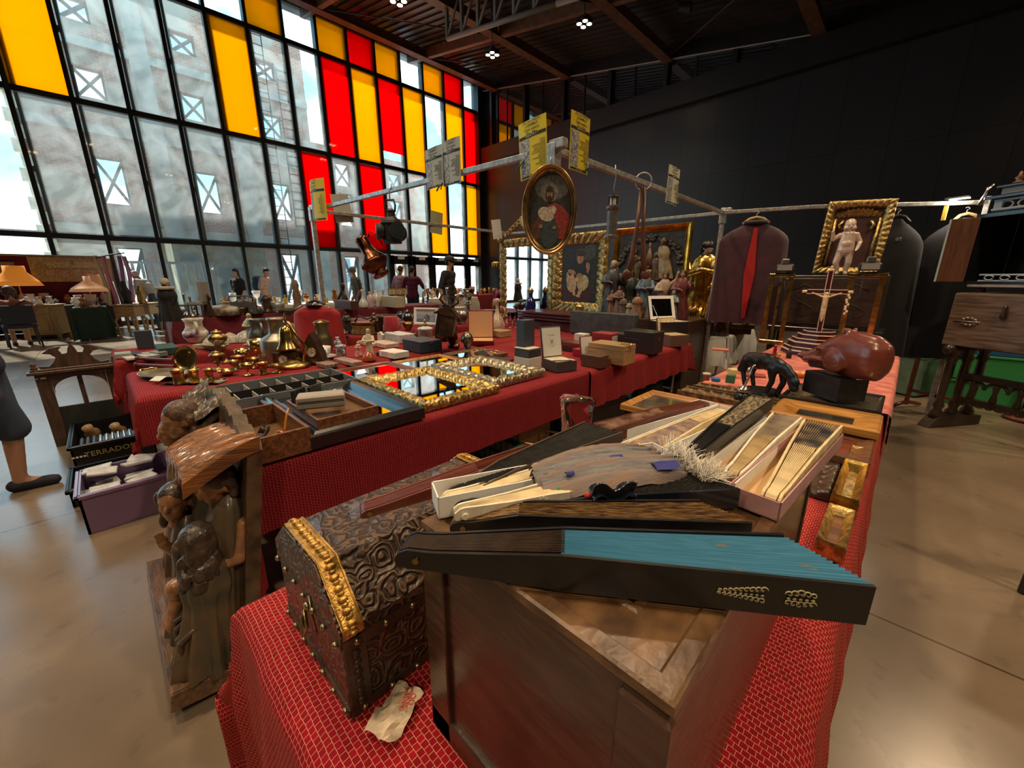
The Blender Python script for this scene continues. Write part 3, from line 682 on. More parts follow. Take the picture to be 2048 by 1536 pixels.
# stray painted dabs on the blue leaf
nt=blueleaf.node_tree; bs=nt.nodes['Principled BSDF']; src=bs.inputs['Base Color'].links[0].from_socket
tc=nt.nodes.new('ShaderNodeTexCoord'); mp=nt.nodes.new('ShaderNodeMapping'); mp.inputs['Scale'].default_value=(28,90,5); nt.links.new(tc.outputs['Object'],mp.inputs[0]); nz=nt.nodes.new('ShaderNodeTexNoise'); nz.inputs['Scale'].default_value=1; nt.links.new(mp.outputs[0],nz.inputs['Vector'])
rp=nt.nodes.new('ShaderNodeValToRGB'); rp.color_ramp.elements[0].position=.69; rp.color_ramp.elements[1].position=.73; nt.links.new(nz.outputs['Fac'],rp.inputs[0]); mx=nt.nodes.new('ShaderNodeMixRGB'); nt.links.new(rp.outputs[0],mx.inputs[0]); nt.links.new(src,mx.inputs[1]); mx.inputs[2].default_value=(.3,.26,.17,1); nt.links.new(mx.outputs[0],bs.inputs['Base Color'])
darkrib=mat('black_brown_rib',(.04,.025,.017),.3,var=.4,sc=40)
def gold_orn(g,L_,h):
    b=B(); rr=random.Random(2)
    def scroll(cx,cz,r,n,dirn):
        pts=[(cx+dirn*r*(1-k/n)*math.cos(k*.55),-.0056,cz+r*(1-k/n)*math.sin(k*.55)) for k in range(n)]
        b.tube(pts,.0007,4)
    for k in range(9):
        x=L_*(.70+.011*k); a=.25+.085*k
        for s in(-1,1): scroll(x,h*.5+s*h*.16*min(1,a),h*.1*min(1,a+.2),12,s); 
        b.sph((x,-.0056,h*.5),(.0016,.0006,.0012),6,4)
    for k in range(5):
        x=L_*(.84+.012*k); a=1-.12*abs(k-2)
        for s in(-1,1): scroll(x,h*.5+s*h*.15*a,h*.12*a,12,-s)
        b.sph((x,-.0056,h*.5),(.0018,.0006,.0014),6,4)
    b.obj('gilt_ornament',mat('gilt_paint',(.5,.45,.27),.5),g)
z0=BZ+.002
P0=gz(838,1150,z0); P1=gz(1722,1249,z0)
P0.z=z0+.004; P1.z=z0+.004
fan('large blue folding fan with black guard and gilt ornament, in front of all others',P0,P1,.04,.064,darkrib,blueleaf,blackl,15,.36,.024,.1,.6,orn=gold_orn,name='folding_fan')
goldblack=mat('black_gold_flecked_leaf',(.03,.008,.008),.4,0,0,45,.3,90,col2=(.3,.17,.05),stretch=(1,9,9))
nt=goldblack.node_tree
P0=gz(928,1072,z0); P1=gz(1492,1092,z0)
fan('dark red-black folding fan flecked with gold, lying just behind the blue fan',P0,P1,.033,.042,goldblack,goldblack,blackl,14,.2,.02,.12,.5)
blacklace=mat('black_lace_leaf',(.012,.011,.011),.85,var=.5,sc=60,bump=.8,bs=200)
lacq=mat('dark_navy_lacquer',(.012,.016,.028),.16,coat=.6)
def wavy(g,L_,h):
    b=B()
    for i in range(10):
        pts=[(L_*.44+k*.0055,-.006-.0012*i+.003,h*.75+.006*math.sin(k*.9)+.0028*i) for k in range(11)]
        b.tube(pts,.0016,5)
    b.grid(lambda u,v:(L_*.44+u*.055,-.018+v*.026,h*1.1+.006*math.sin(u*10*.9)+.004*v),12,3); b.obj('carved_waves',lacq,g)
P0=gz(932,1046,z0); P1=gz(1470,1015,z0); P0.z=P1.z=z0+.002
fan('black lacquered folding fan with glossy carved waves on its guard',P0,P1,.028,.055,lacq,blacklace,lacq,14,.45,.016,.06,.55,wave=.12,orn=wavy)
# feather fan
P0=gz(930,1030,z0+.026); P1=gz(1425,952,z0+.026); d=P1-P0; Lf=d.length
t=thing('feather_fan','folded grey feather fan with carved bone guards and white fluffy tip','fan',P0,math.atan2(d.y,d.x))
def stick(y0,y1,x1,hh,b):
    xs=[-.012,-.006,.0,.02,.06,x1*.8,x1]; hs=[.35,.75,.85,.8,.75,.9,.85]; vs=[];fs=[]
    for x,q in zip(xs,hs):
        y=y0+(y1-y0)*max(0,x/x1); 
        for dy,z in((-.0015,-hh*q/2),(.0015,-hh*q/2),(.0015,hh*q/2),(-.0015,hh*q/2)): vs.append((x,y+dy,z))
    for i in range(len(xs)-1):
        for k in range(4): fs.append((i*4+k,i*4+(k+1)%4,(i+1)*4+(k+1)%4,(i+1)*4+k))
    fs+=[(3,2,1,0),tuple((len(xs)-1)*4+k for k in range(4))]; b.add(vs,fs)
b=B(); stick(0,0,.135,.024,b)
for k in range(9): b.cyl((.098+.007*math.cos(k*.7),-.0025,.001+.007*math.sin(k*.7)),(.098+.007*math.cos(k*.7),-.001,.001+.007*math.sin(k*.7)),.0016,n=6)
b.obj('guard_stick',ivory2,t)
b=B(); stick(.012,.035,.13,.022,b); b.obj('guard_stick',ivory2,t)
b=B()
for i in range(8): stick(.002+i*.0012,.004+i*.0035,.15,.02,b)
b.obj('rib',ivory,t)
B().cyl((0,-.005,0),(0,.02,0),.004,n=10).obj('pivot_pin',ivory2,t)
fm=mat('grey_feather',(.13,.13,.15),.75,0,0,8,.5,60,col2=(.24,.23,.23),stretch=(2,30,4)); fm2=mat('taupe_feather',(.3,.2,.15),.75,0,0,8,.5,60,col2=(.2,.17,.17),stretch=(2,30,4))
rr=random.Random(12)
for i in range(7):
    b=B(); ya=.005+i*.006; yb=.0+i*.0135-.012; ln=.235-.012*abs(i-2); st=.1+.01*rr.random()
    def fe(u,v,i=i,ya=ya,yb=yb,ln=ln,st=st):
        w=.021*math.sin(PI*min(1,(.1+.9*u))**.7)**.6*(1 if u<.97 else .6); x=st+ln*u; y=ya+.016+(yb-ya)*u+(v-.5)*2*w; z=.004+.006+.012*math.sin(PI*u)+.004*i*.5-.014*(2*v-1)**2+.0012*math.sin(30*u+22*v)
        return (x,y,z)
    b.grid(fe,16,8); b.obj('feather',fm if i%3 else fm2,t)
for k in range(3):
    cx,cy,cz=[(.285,.014,.017),(.225,.045,.022),(.145,.024,.018)][k]; s_=[.019,.01,.006][k]
    B().grid(lambda u,v:(cx+(u-.5)*2*s_,cy+(v-.5)*s_*1.4*(1-.5*abs(u-.5)),cz+.007-.004*(2*v-1)**2),6,4).obj('blue_eye_spot',mat('ultramarine_feather',(.02,.02,.22),.6),t)
b=B()
for k in range(5): b.sph((.125+.008*k,.012+.004*(k%2),.008),(.006,.004,.004),6,4)
b.obj('green_knot',mat('green_thread',(.05,.28,.16),.8),t)
b=B().sph((.158,-.006,.004),(.006,.004,.004),6,4); b.obj('red_knot',mat('red_thread',(.5,.02,.02),.8),t)
b=B()
for k in range(420):
    a=rr.uniform(0,2*PI); x0=.335+rr.uniform(-.02,.012); y0=rr.uniform(-.03,.07); q=rr.uniform(.012,.035); el=rr.uniform(-.1,1.3)
    p=Vector((x0,y0,.01)); dr=Vector((math.cos(a)*.6+.6,math.sin(a)*.8,el)).normalized()*q
    b.tube([p,p+dr*.5+Vector((0,0,.002)),p+dr],.00035,3)
o=b.obj('white_fluff',mat('white_down',(.75,.7,.62),.9),t); o['kind']='stuff'
# open trays and the fans lying in them
def tray(label,P0,P1,w,h,m,th=.002,inner=None,name='fan_box',group=None,rnd=False,fold=None):
    P0,P1=Vector(P0),Vector(P1); d=P1-P0; L_=d.length; t=thing(name,label,'box',P0,math.atan2(d.y,d.x),group)
    B().box((L_/2,0,th/2),(L_,w,th)).obj('bottom',inner or m,t)
    b=B(); b.box((L_/2,-w/2+th/2,h/2),(L_,th,h)); b.box((L_/2,w/2-th/2,h/2),(L_,th,h)); b.box((th/2,0,h/2),(th,w,h)); b.box((L_-th/2,0,h/2),(th,w,h)); b.obj('wall',m,t)
    return t
wcard=card
# A: white box with gilded ivory fan
A0=Vector((-.4,.262,z0)); A1=Vector((-.245,.605,z0))
tray('white card box holding a gilded ivory fan, left of the feather fan',A0,A1,.046,.03,wcard)
dv_=(A1-A0).normalized(); 
fan('gilded ivory fan resting in the white card box beside the feather fan',A0+dv_*.025+Vector((.012,-.006,.004)),A1-dv_*.012+Vector((.004,-.008,.004)),.026,.03,ivory,mat('old_gold_leaf',(.45,.29,.09),.5,0,0,30,.3,90,col2=(.12,.06,.025),stretch=(3,20,20)),ivory2,14,.52,.016,.02)
# B: brown wooden fan under it
fan('brown wooden fan poking out between casket and white box',gz(742,1036,z0-.03),gz(742,1036,z0-.03)+Vector((.11,.25,.035)),.024,.03,redwood,redwood,redwood,12,.6,.02,.05)
# C: black silk fan
Pc=gz(905,985,z0); fan('long black silk fan lying along the left edge of the dark box',Pc+Vector((.04,-.01,.0)),gz(1240,893,z0),.03,.075,blacklace,mat('black_silk_leaf',(.018,.016,.015),.7,var=.5,sc=50,bump=.5),mat('brown_black_guard',(.06,.035,.025),.5),12,.25,.02,.04)
pale=mat('lilac_printed_leaf',(.66,.52,.36),.7,0,0,60,0,0,col2=(.36,.27,.32)); script=mat('cream_script_leaf',(.62,.52,.34),.7,0,0,70,0,0,col2=(.06,.05,.045),stretch=(1,3,3))
bprint=mat('brown_printed_leaf',(.15,.06,.04),.6,0,0,35,0,0,col2=(.5,.33,.24)); mixleaf=mat('blue_brown_painted_leaf',(.55,.42,.27),.65,0,0,28,0,0,col2=(.07,.08,.11)); warmlin=mat('tan_box_lining',(.62,.4,.2),.8)
def boxed(lab,labf,x0,y0,x1,y1,w,h,fs,ribm,leafm,gm,frac,fh,wt,flip=False,lift=.004,bm=wcard,inner=None,over=0.):
    a=Vector((x0,y0,z0)); c=Vector((x1,y1,z0)); d=(c-a).normalized(); nrm=Vector((-d.y,d.x,0))
    if lab: tray(lab,a,c,w,h,bm,inner=inner)
    q0=a+d*(.02+fs)-nrm*(wt*.45)+Vector((0,0,lift)); q1=c-d*(.01-over)-nrm*(wt*.45)+Vector((0,0,lift))
    if flip: q0,q1=c-d*.02+nrm*(wt*.4)+Vector((0,0,lift)),a+d*.012+nrm*(wt*.4)+Vector((0,0,lift))
    fan(labf,q0,q1,fh,wt,ribm,leafm,gm,13,frac,.014,.03)
boxed('long white box at the back with a dark brown fan','dark brown printed fan in the long white box farthest back',-.372,.6,-.286,.95,.046,.022,0,redwood,bprint,redwood,.45,.028,.036,True)
boxed('white box with tan lining holding a lilac printed fan','ivory fan with lilac printed leaf lying open side up in a white box',-.283,.585,-.235,.94,.06,.022,0,ivory,pale,ivory,.4,.02,.046,True,inner=warmlin)
boxed('tan-lined white box under the black fan with cream script','black fan with cream script leaf propped across the boxes',-.205,.565,-.19,.93,.05,.02,-.02,blackl,script,blackl,.42,.024,.04,False,.026,inner=warmlin,over=.05)
boxed('white box with a bone fan and a cream cord tassel','bone fan with brown pleated leaf in a white box',-.152,.57,-.128,.94,.056,.024,.03,mat('horn_rib',(.5,.36,.18),.35,var=.3,sc=30),mat('brown_grey_leaf',(.2,.14,.12),.6,0,0,25,0,0,col2=(.5,.42,.33)),ivory2,.5,.026,.042,False,.008,inner=warmlin)
boxed('pink-sided box at the right edge of the dark box','bright ivory fan with blue and brown painted leaf in the pink-sided box',-.098,.553,-.07,.905,.064,.026,.012,ivory,mixleaf,ivory,.52,.032,.05,False,.006,mat('faded_pink_card',(.45,.25,.27),.75,var=.15,sc=20),warmlin,over=.02)
# cream cord tassel
b=B()
for k in range(4): b.sph((.006*k-.01,.004*math.sin(k*2),.006+.003*math.sin(k)),.0085,8,6)
for k in range(6): b.tube([(.012,0,.004),(.03,.004*(k-2.5),.003),(.045,.006*(k-2.5),.002)],.0012,4)
p=gz(1432,968,z0); one('cord_tassel',b,ivory2,'knotted cream cord tassel at the near end of the bone fan box','tassel',(p.x,p.y,z0+.002),1.2)
# =========== rest of the near table ===========
def flatframe(label,x0,x1,y0,y1,z,th,fm,fw,inner,name='picture_frame',orn=None,prof=None,seg=1,tilt=(0,0),group=None,inn='glass_pane'):
    """picture or mirror lying face up"""
    w,l=x1-x0,y1-y0; t=thing(name,label,'mirror' if name=='mirror' else 'picture frame',((x0+x1)/2,(y0+y1)/2,z),0,group,rot=(tilt[0],tilt[1],0))
    b=B(); b.M=Matrix.Translation((0,-l/2,0))@Matrix.Rotation(-PI/2,4,'X'); b.M=Matrix.Translation((0,-l/2,0))@Euler((-PI/2,0,0)).to_matrix().to_4x4()
    pr=prof or [(0,0),(0,th*.8),(fw*.12,th),(fw*.5,th*.85),(fw*.85,th*.6),(fw,th*.5),(fw,.0)]
    b.frame(w,l,pr,seg,orn); 
    b.v=[(x,-y,z) if False else (x,y,z) for x,y,z in b.v]
    o=b.obj('frame',fm,t)
    # rotated so that the front faces up
    B().box((0,0,th*.42),(w-2*fw+.004,l-2*fw+.004,th*.1)).obj(inn,inner,t)
    return t
leaforn=lambda t,ins,j: .006*(math.sin(t*95)*math.sin(ins*210)+.5*math.sin(t*190+ins*300))
oldpic=mat('dark_old_picture',(.09,.065,.04),.12,0,0,9,0,0,col2=(.03,.03,.022),coat=1.)
darkglass=mat('dark_glazed_picture',(.05,.045,.035),.05,0,0,14,0,0,col2=(.12,.09,.05),coat=1.)
honey=orange_gilt
flatframe('wide honey-gilt frame with dark glazing in the middle of the near table',-.95,-.475,1.76,2.12,TZ+.004,.032,honey,.035,darkglass)
flatframe('black-edged glazed tray frame under the horse head',-.355,.01,2.225,2.56,TZ+.084,.022,blackl,.018,darkglass)
flatframe('honey wood frame with a small dark picture, below the black-edged one',-.345,.018,1.95,2.22,TZ+.062,.034,honey,.085,oldpic)
flatframe('dark wood frame with a thin gilt slip, beneath the honey frame',-.33,.012,1.7,1.99,TZ+.028,.03,mdwood,.05,redwood)
flatframe('worn gilt frame standing low beside the dark box',-.05,.012,1.69,1.86,TZ+.002,.05,gold2,.022,mdwood)
flatframe('bright gilt box frame at the right table edge',-.055,.008,1.35,1.67,TZ+.002,.06,gold,.02,gold2)
flatframe('scalloped brown gilt frame corner close to the dark box',-.055,.005,1.1,1.32,TZ+.002,.045,gold2,.02,mdwood)
flatframe('brown carved frame under the dark wood frame',-.34,-.06,1.42,1.69,TZ+.002,.026,dkwood,.04,oldpic,orn=leaforn,seg=60)
flatframe('dark square plaque of burl wood on the honey frame',-.5,-.35,1.72,2.0,TZ+.04,.018,dkwood,.012,mat('burl',(.1,.055,.03),.35,0,.5,30,.7,60))
# carved planks
carv=mat('deep_carved_wood',(.16,.09,.035),.45,0,.6,40,1.,55); 
for i,(lab,x0,x1,y0,y1,z) in enumerate([('carved dark gilt plank lying behind the honey-gilt frame',-.84,-.36,2.2,2.34,TZ+.004),('carved gilt plank second behind the honey-gilt frame',-.82,-.38,2.37,2.47,TZ+.004),('broad carved walnut panel under the little silver statuette',-.5,-.37,1.99,2.18,TZ+.006)]):
    b=B(); b.grid(lambda u,v:(x0+(x1-x0)*u,y0+(y1-y0)*v,.024+.008*math.sin(u*46)*math.sin(v*17)+.005*math.sin(u*90+v*30)),60,16); b.box(((x0+x1)/2,(y0+y1)/2,.009),(x1-x0,y1-y0,.018)); b.box(((x0+x1)/2,y0+.008,.02),(x1-x0,.014,.03)); b.box(((x0+x1)/2,y1-.008,.02),(x1-x0,.014,.03))
    one('carved_plank',b,carv,lab,'carving',(0,0,z))
# clear glass block
b=B(); b.lathe([(.0,0),(.05,0),(.052,.02),(.05,.1),(.056,.18),(.062,.205),(.055,.215),(.0,.222)],28,ax=1.15,ay=.8,lob=3,la=.05)
p=gz(1145,905,TZ); one('glass_sculpture',b,mat('violet_tinted_glass',(.93,.86,.93),.02,trans=1.,ior=1.42),'tall clear wavy glass block standing by the cloth-hung table','glass ornament',(-.83,1.2,TZ),.3)
# lens tins
def tin(label,px,py,r,h,bodym,topm,z=TZ):
    p=gz(px,py,z); t=thing('round_tin',label,'tin',(p.x,p.y,z))
    b=B().lathe([(r*.96,0),(r,.002),(r,h*.4),(r*.97,h*.42),(r*.97,h*.5),(r,h*.52),(r,h),(r*.93,h),(r*.92,h-.004),(0,h-.004)],32); b.obj('body',bodym,t)
    B().cyl((0,0,h-.006),(0,0,h-.002),r*.9,n=32).obj('disc',topm,t); return t
tanl=mat('tan_leather',(.55,.29,.09),.6,var=.15,sc=50)
tin('chrome round tin with tan leather top, next to the glass block',1205,885,.037,.045,silver,tanl,TZ+.02)
tin('coiled silver dish behind the chrome tin',1237,868,.036,.02,pewter,brass2,TZ+.02)
tin('dark blue round tin with tan top, third from the glass block',1290,850,.034,.02,navy,tanl,TZ+.02)
tin('dull grey ring tin farthest from the glass block',1300,832,.032,.012,pewter,bronze,TZ+.02)
B_=B().box((0,0,.01),(.2,.55,.019),.004); one('document_case',B_,mat('brown_black_case',(.05,.035,.03),.5,var=.3,sc=20),'flat dark leather case under the round tins','case',(-.76,1.5,TZ+.0005),0)
# antler tool
b=B(); p0=gz(1050,885,TZ+.04); p1=gz(1125,893,TZ+.03); p2=gz(1220,882,TZ+.03)
b.tube([p0-p0,(p1-p0)*.4+Vector((0,0,-.012)),(p1-p0)],.014,8,taper=lambda u:.15+1.0*u); b.tube([(p1-p0),(p1-p0)*1.1+Vector((.01,.02,.025)),(p2-p0)],.008,8)
one('horn_tool',b,mat('amber_horn',(.5,.28,.06),.35,var=.3,sc=20),'amber horn-tipped tool poking out over the table edge','tool',p0)
# ================= FIGURES =================
def headblobs(b,c,r,rz=0.,rx=0.,neck=True):
    b.M=Matrix.Translation(c)@Euler((rx,0,rz)).to_matrix().to_4x4()
    b.sph((0,.08*r,.22*r),(.78*r,.92*r,.86*r),16,10); b.sph((0,-.22*r,-.38*r),(.56*r,.56*r,.66*r),14,8); b.sph((0,-.5*r,-.82*r),(.26*r,.22*r,.2*r),10,6)
    b.sph((0,-.84*r,-.14*r),(.13*r,.2*r,.26*r),8,6); b.sph((0,-.76*r,.04*r),(.1*r,.12*r,.26*r),8,6); b.sph((0,-.68*r,.22*r),(.5*r,.16*r,.12*r),10,6); b.sph((0,-.68*r,-.5*r),(.22*r,.14*r,.07*r),8,6); b.sph((0,-.66*r,-.62*r),(.17*r,.12*r,.06*r),8,6)
    for s in(-1,1): b.sph((s*.34*r,-.52*r,-.22*r),(.22*r,.2*r,.2*r),8,6); b.sph((s*.78*r,.08*r,-.05*r),(.1*r,.2*r,.3*r),8,6)
    if neck: b.cyl((0,.1*r,-.5*r),(0,.22*r,-1.7*r),.42*r,.5*r,12)
    b.M=Matrix.Identity(4)
def eyes(c,r,rz,rx,par,m=None):
    b=B(); b.M=Matrix.Translation(c)@Euler((rx,0,rz)).to_matrix().to_4x4()
    for s in(-1,1): b.sph((s*.3*r,-.62*r,.04*r),(.12*r,.09*r,.07*r),8,6)
    return b.obj('eye',m or mat('dark_eye',(.03,.02,.015),.25),par)
def hairblobs(b,c,r,rz=0.,rx=0.,style='short',seed=0):
    rr=random.Random(seed); b.M=Matrix.Translation(c)@Euler((rx,0,rz)).to_matrix().to_4x4()
    b.sph((0,.16*r,.36*r),(.86*r,.92*r,.84*r),16,10)
    if style!='bald': b.sph((0,.42*r,0),(.8*r,.66*r,.8*r),14,8)
    if style in('long','curly'):
        for k in range(26 if style=='curly' else 18):
            a=rr.uniform(-.35,PI+.35); z=rr.uniform(-1.0,.7) if style=='curly' else rr.uniform(-1.7,.3)
            q=.82+rr.uniform(-.05,.12); b.sph((q*r*math.cos(a),.15*r+q*r*abs(math.sin(a))*.85,z*r),(.24*r,.24*r,.3*r if style=='curly' else .5*r),8,6)
    b.M=Matrix.Identity(4)
def hand(b,c,s,dirv,up=(0,0,1),curl=.5,thumb=1):
    """palm + five curled fingers; s = hand length"""
    d=Vector(dirv).normalized(); upv=Vector(up); side=d.cross(upv).normalized(); nrm=side.cross(d).normalized(); c=Vector(c)
    b.M=Matrix.Identity(4)
    for k in range(4): caps(b,c+side*s*.13*(k-1.5)*.7,c+d*s*.42+side*s*.13*(k-1.5),s*.1,s*.085,8,3)
    for k,(ln) in enumerate((.44,.5,.47,.36)):
        p=c+d*s*.42+side*s*.13*(k-1.5); q=p+(d*math.cos(curl*.5)-nrm*math.sin(curl*.5))*s*ln*.5; e=q+(d*math.cos(curl*1.4)-nrm*math.sin(curl*1.4))*s*ln*.5
        caps(b,p,q,s*.062,s*.056,8,3); caps(b,q,e,s*.056,s*.045,8,3)
    p=c+side*thumb*s*.12+d*s*.05; q=p+(side*thumb*.75+d*.6-nrm*.2)*s*.22; caps(b,p,q,s*.075,s*.06,8,3); caps(b,q,q+(side*thumb*.25+d*.8-nrm*.4)*s*.2,s*.06,s*.05,8,3)
def robe(b,x,y,z0,z1,rx,ry,fold=.12,n=9,ph=0.,lean=(0,0),shoulder=.62,top=.3):
    H_=z1-z0
    def fn(u,v):
        a=2*PI*u; q=v; pr=1.0-.28*math.sin(min(1,q/.62)*PI/2)**2 if q<.62 else .72+.12*math.sin((q-.62)/.25*PI) if q<.87 else shoulder+(top-shoulder)*((q-.87)/.13)
        if q>.87: pr=(.72)*(1-((q-.87)/.13)**2*.55)
        f=1+fold*(1-q)**.8*math.sin(n*a+ph+2.2*q)+fold*.4*(1-q)*math.sin((n*2+1)*a+ph*2)
        return (x+lean[0]*q+rx*pr*f*math.cos(a),y+lean[1]*q+ry*pr*f*math.sin(a),z0+H_*q)
    b.grid(fn,48,22); 
    return b
# ---------- carved wooden nativity relief standing on the floor ----------
relw=mat('carved_poly_wood',(.13,.085,.048),.38,0,0,14,.5,60,col2=(.05,.033,.022),coat=.2)
relg=mat('dark_green_carved_robe',(.06,.062,.048),.4,0,0,12,.45,50,col2=(.12,.08,.045),coat=.25)
relr=mat('brown_carved_robe',(.2,.105,.05),.4,0,0,12,.45,50,col2=(.06,.037,.022),coat=.25)
relt=mat('orange_thatch',(.32,.12,.025),.35,0,0,7,.8,24,col2=(.12,.05,.022),stretch=(10,1,10),coat=.4)
rels=mat('flesh_carved_wood',(.36,.18,.09),.35,var=.3,sc=30,coat=.3); relh=mat('dark_carved_hair',(.06,.042,.03),.35,0,.4,30,.9,90,coat=.3)
t=thing('carved_relief','large carved wooden nativity relief standing on the floor against the table end','carving',(-2.32,.155,.004),0,rot=(-math.radians(9),0,0))
W=.87
b=B()
def bt(x): return .865+.1*math.sin(PI*min(1,max(0,(x)/W))**.8)*.8
xs=[W*i/24 for i in range(25)]
b.prism([(0,0)]+[(W,0)]+[(x,bt(x)+.012*math.sin(x*70)) for x in reversed(xs)],-.045,0,'y'); 
b.obj('backboard',relw,t)
b=B(); b.grid(lambda u,v:(W*u,-.245+.2*v,.078+.006*math.sin(u*60)*math.sin(v*25)),40,10); b.box((W/2,-.12,.037),(W,.25,.074),.006); b.obj('plinth',mat('worn_base_wood',(.2,.105,.05),.35,0,0,9,.6,40,col2=(.09,.05,.028),stretch=(1,8,8),coat=.3),t)
# mountain/thatch roof at the near end
b=B()
def roof(u,v):
    x=.46+.415*u; y=-.01-.2*v; z=.885+.0*u-.085*v**1.7+.012*math.sin(u*34+v*2)+.01*math.sin(u*71+v*3)-.05*(1-u)**2
    return (x,y,z)
b.grid(roof,60,16); b.grid(lambda u,v:tuple(Vector(roof(u,v))-Vector((0,-.004,.05*(1-.5*v)))),30,8); b.grid(lambda u,v:tuple(Vector(roof(u,1))-Vector((0,0,.05*v*.5))),60,2); b.grid(lambda u,v:tuple(Vector(roof(1,u))-Vector((0,0,.05*v))),16,2)
b.obj('thatched_roof',relt,t)
b=B(); b.grid(lambda u,v:(.02+.42*u,-.03-.09*v,.9+.05*math.sin(u*9)-.07*v+.012*math.sin(u*60)*math.cos(v*9)),50,10); b.grid(lambda u,v:(.02+.42*u,-.03-.09*v,.86+.05*math.sin(u*9)-.09*v),20,4); b.obj('rock_crest',relw,t)
def rfig(x,y,z0,z1,rx,ry,rm,hd,hr,rz,rxx,hs,seed,hm=None,lean=(0,0),fold=.14):
    b=B(); robe(b,x,y,z0,z1,rx,ry,fold,8,seed,lean); o=b.obj('robed_figure',rm,t,fix=False)
    b=B(); headblobs(b,hd,hr,rz,rxx); h=remesh('head',b,hr*.085,rels,o,1); eyes(hd,hr,rz,rxx,h)
    b=B(); hairblobs(b,hd,hr,rz,rxx,hs,seed); remesh('hair',b,hr*.1,hm or relh,h,1); return o
bl=mat('ochre_carved_hair',(.24,.15,.06),.4,0,.4,30,.8,70,coat=.3)
# standing dark-haired man (near end), blond figure, front woman, curly bearded man, kneeling figure seen from behind
o=rfig(.755,-.075,.075,.69,.115,.075,relg,(.755,-.105,.71),.064,.3,.35,'curly',1)
o=rfig(.6,-.1,.075,.68,.09,.07,relg,(.62,-.15,.715),.058,.25,.2,'short',2,bl)
o=rfig(.6,-.165,.075,.56,.075,.06,relg,(.605,-.2,.615),.06,1.0,.1,'long',3)
o=rfig(.3,-.08,.075,.8,.1,.08,relr,(.36,-.155,.845),.066,.15,.3,'curly',4,mat('brown_carved_curls',(.1,.055,.035),.45,0,.5,40,1.,90,coat=.1))
o=rfig(.14,-.12,.075,.7,.1,.07,relr,(.15,-.16,.74),.056,.3,.15,'long',5)
o=rfig(.81,-.14,.08,.5,.075,.085,relg,(.79,-.165,.535),.06,-1.5,.25,'long',6,fold=.2)
b=B(); hairblobs(b,(.8,-.155,.5),.056,-1.9,.2,'long',9); remesh('long_hair',b,.008,relh,t,1)
b=B(); caps(b,(.83,-.04,.58),(.84,-.055,.47),.03,.026); caps(b,(.84,-.055,.47),(.8,-.13,.43),.026,.02); hand(b,(.8,-.13,.43),.085,(-.5,-.9,-.15),(0,0,1),.6); remesh('reaching_arm',b,.0065,rels,t,1)
b=B(); caps(b,(.6,-.2,.42),(.62,-.235,.47),.02,.016); hand(b,(.62,-.235,.47),.06,(.2,-.3,1),(1,0,0),.3); remesh('praying_hands',b,.006,rels,t,1)
b=B(); caps(b,(.66,-.2,.3),(.72,-.21,.34),.035,.03); b.sph((.745,-.215,.37),.03); caps(b,(.66,-.2,.3),(.7,-.225,.2),.026,.018); hand(b,(.7,-.225,.2),.05,(.3,-.2,-.8),(0,-1,0),.2); remesh('infant',b,.006,rels,t,1)
b=B()
for k in range(14): 
    x0=.55+.02*k; b.tube([(x0,-.2,.09),(x0+.02,-.215,.2+.03*math.sin(k)),(x0+.05,-.18,.27)],.014,6,taper=lambda u:1-.5*u)
b.obj('straw_bed',relw,t)
# ---------- things on the floor by the carving ----------
def crate(name,label,x0,x1,y0,y1,h,m,rim=True,slots=0,th=.012,cat='crate',lid=None,z=0.003):
    t=thing(name,label,cat,((x0+x1)/2,(y0+y1)/2,z)); w,l=x1-x0,y1-y0
    b=B().box((0,0,.006),(w-.01,l-.01,.012)); b.obj('bottom',m,t)
    b=B()
    for s in(-1,1):
        if slots:
            for k in range(slots+1): b.box((s*(w/2-th/2),-l/2+.01+(l-.02)*k/slots,h/2),(th,.014,h-.02)); 
            for k in range(4): b.box((s*(w/2-th/2),0,.02+(h-.04)*k/3),(th,l,.016)); b.box((0,s*(l/2-th/2),.02+(h-.04)*k/3),(w,th,.016))
            n=int(slots*w/l)+1
            for k in range(n+1): b.box((-w/2+.01+(w-.02)*k/n,s*(l/2-th/2),h/2),(.014,th,h-.02))
        else: b.box((s*(w/2-th/2),0,h/2),(th,l,h)); b.box((0,s*(l/2-th/2),h/2),(w,th,h))
    b.obj('wall',m,t)
    if rim:
        b=B()
        for s in(-1,1): b.box((s*(w/2+.004),0,h-.012),(.022,l+.03,.024),.004); b.box((0,s*(l/2+.004),h-.012),(w+.03,.022,.024),.004)
        b.obj('rim',m,t)
    return t
purple=mat('lilac_translucent_plastic',(.33,.2,.4),.3,trans=.35,coat=.3)
blackpl=mat('black_plastic',(.012,.012,.013),.4)
greenpl=mat('dark_green_plastic',(.012,.07,.035),.45); greenb=mat('bright_green_plastic',(.04,.3,.09),.45)

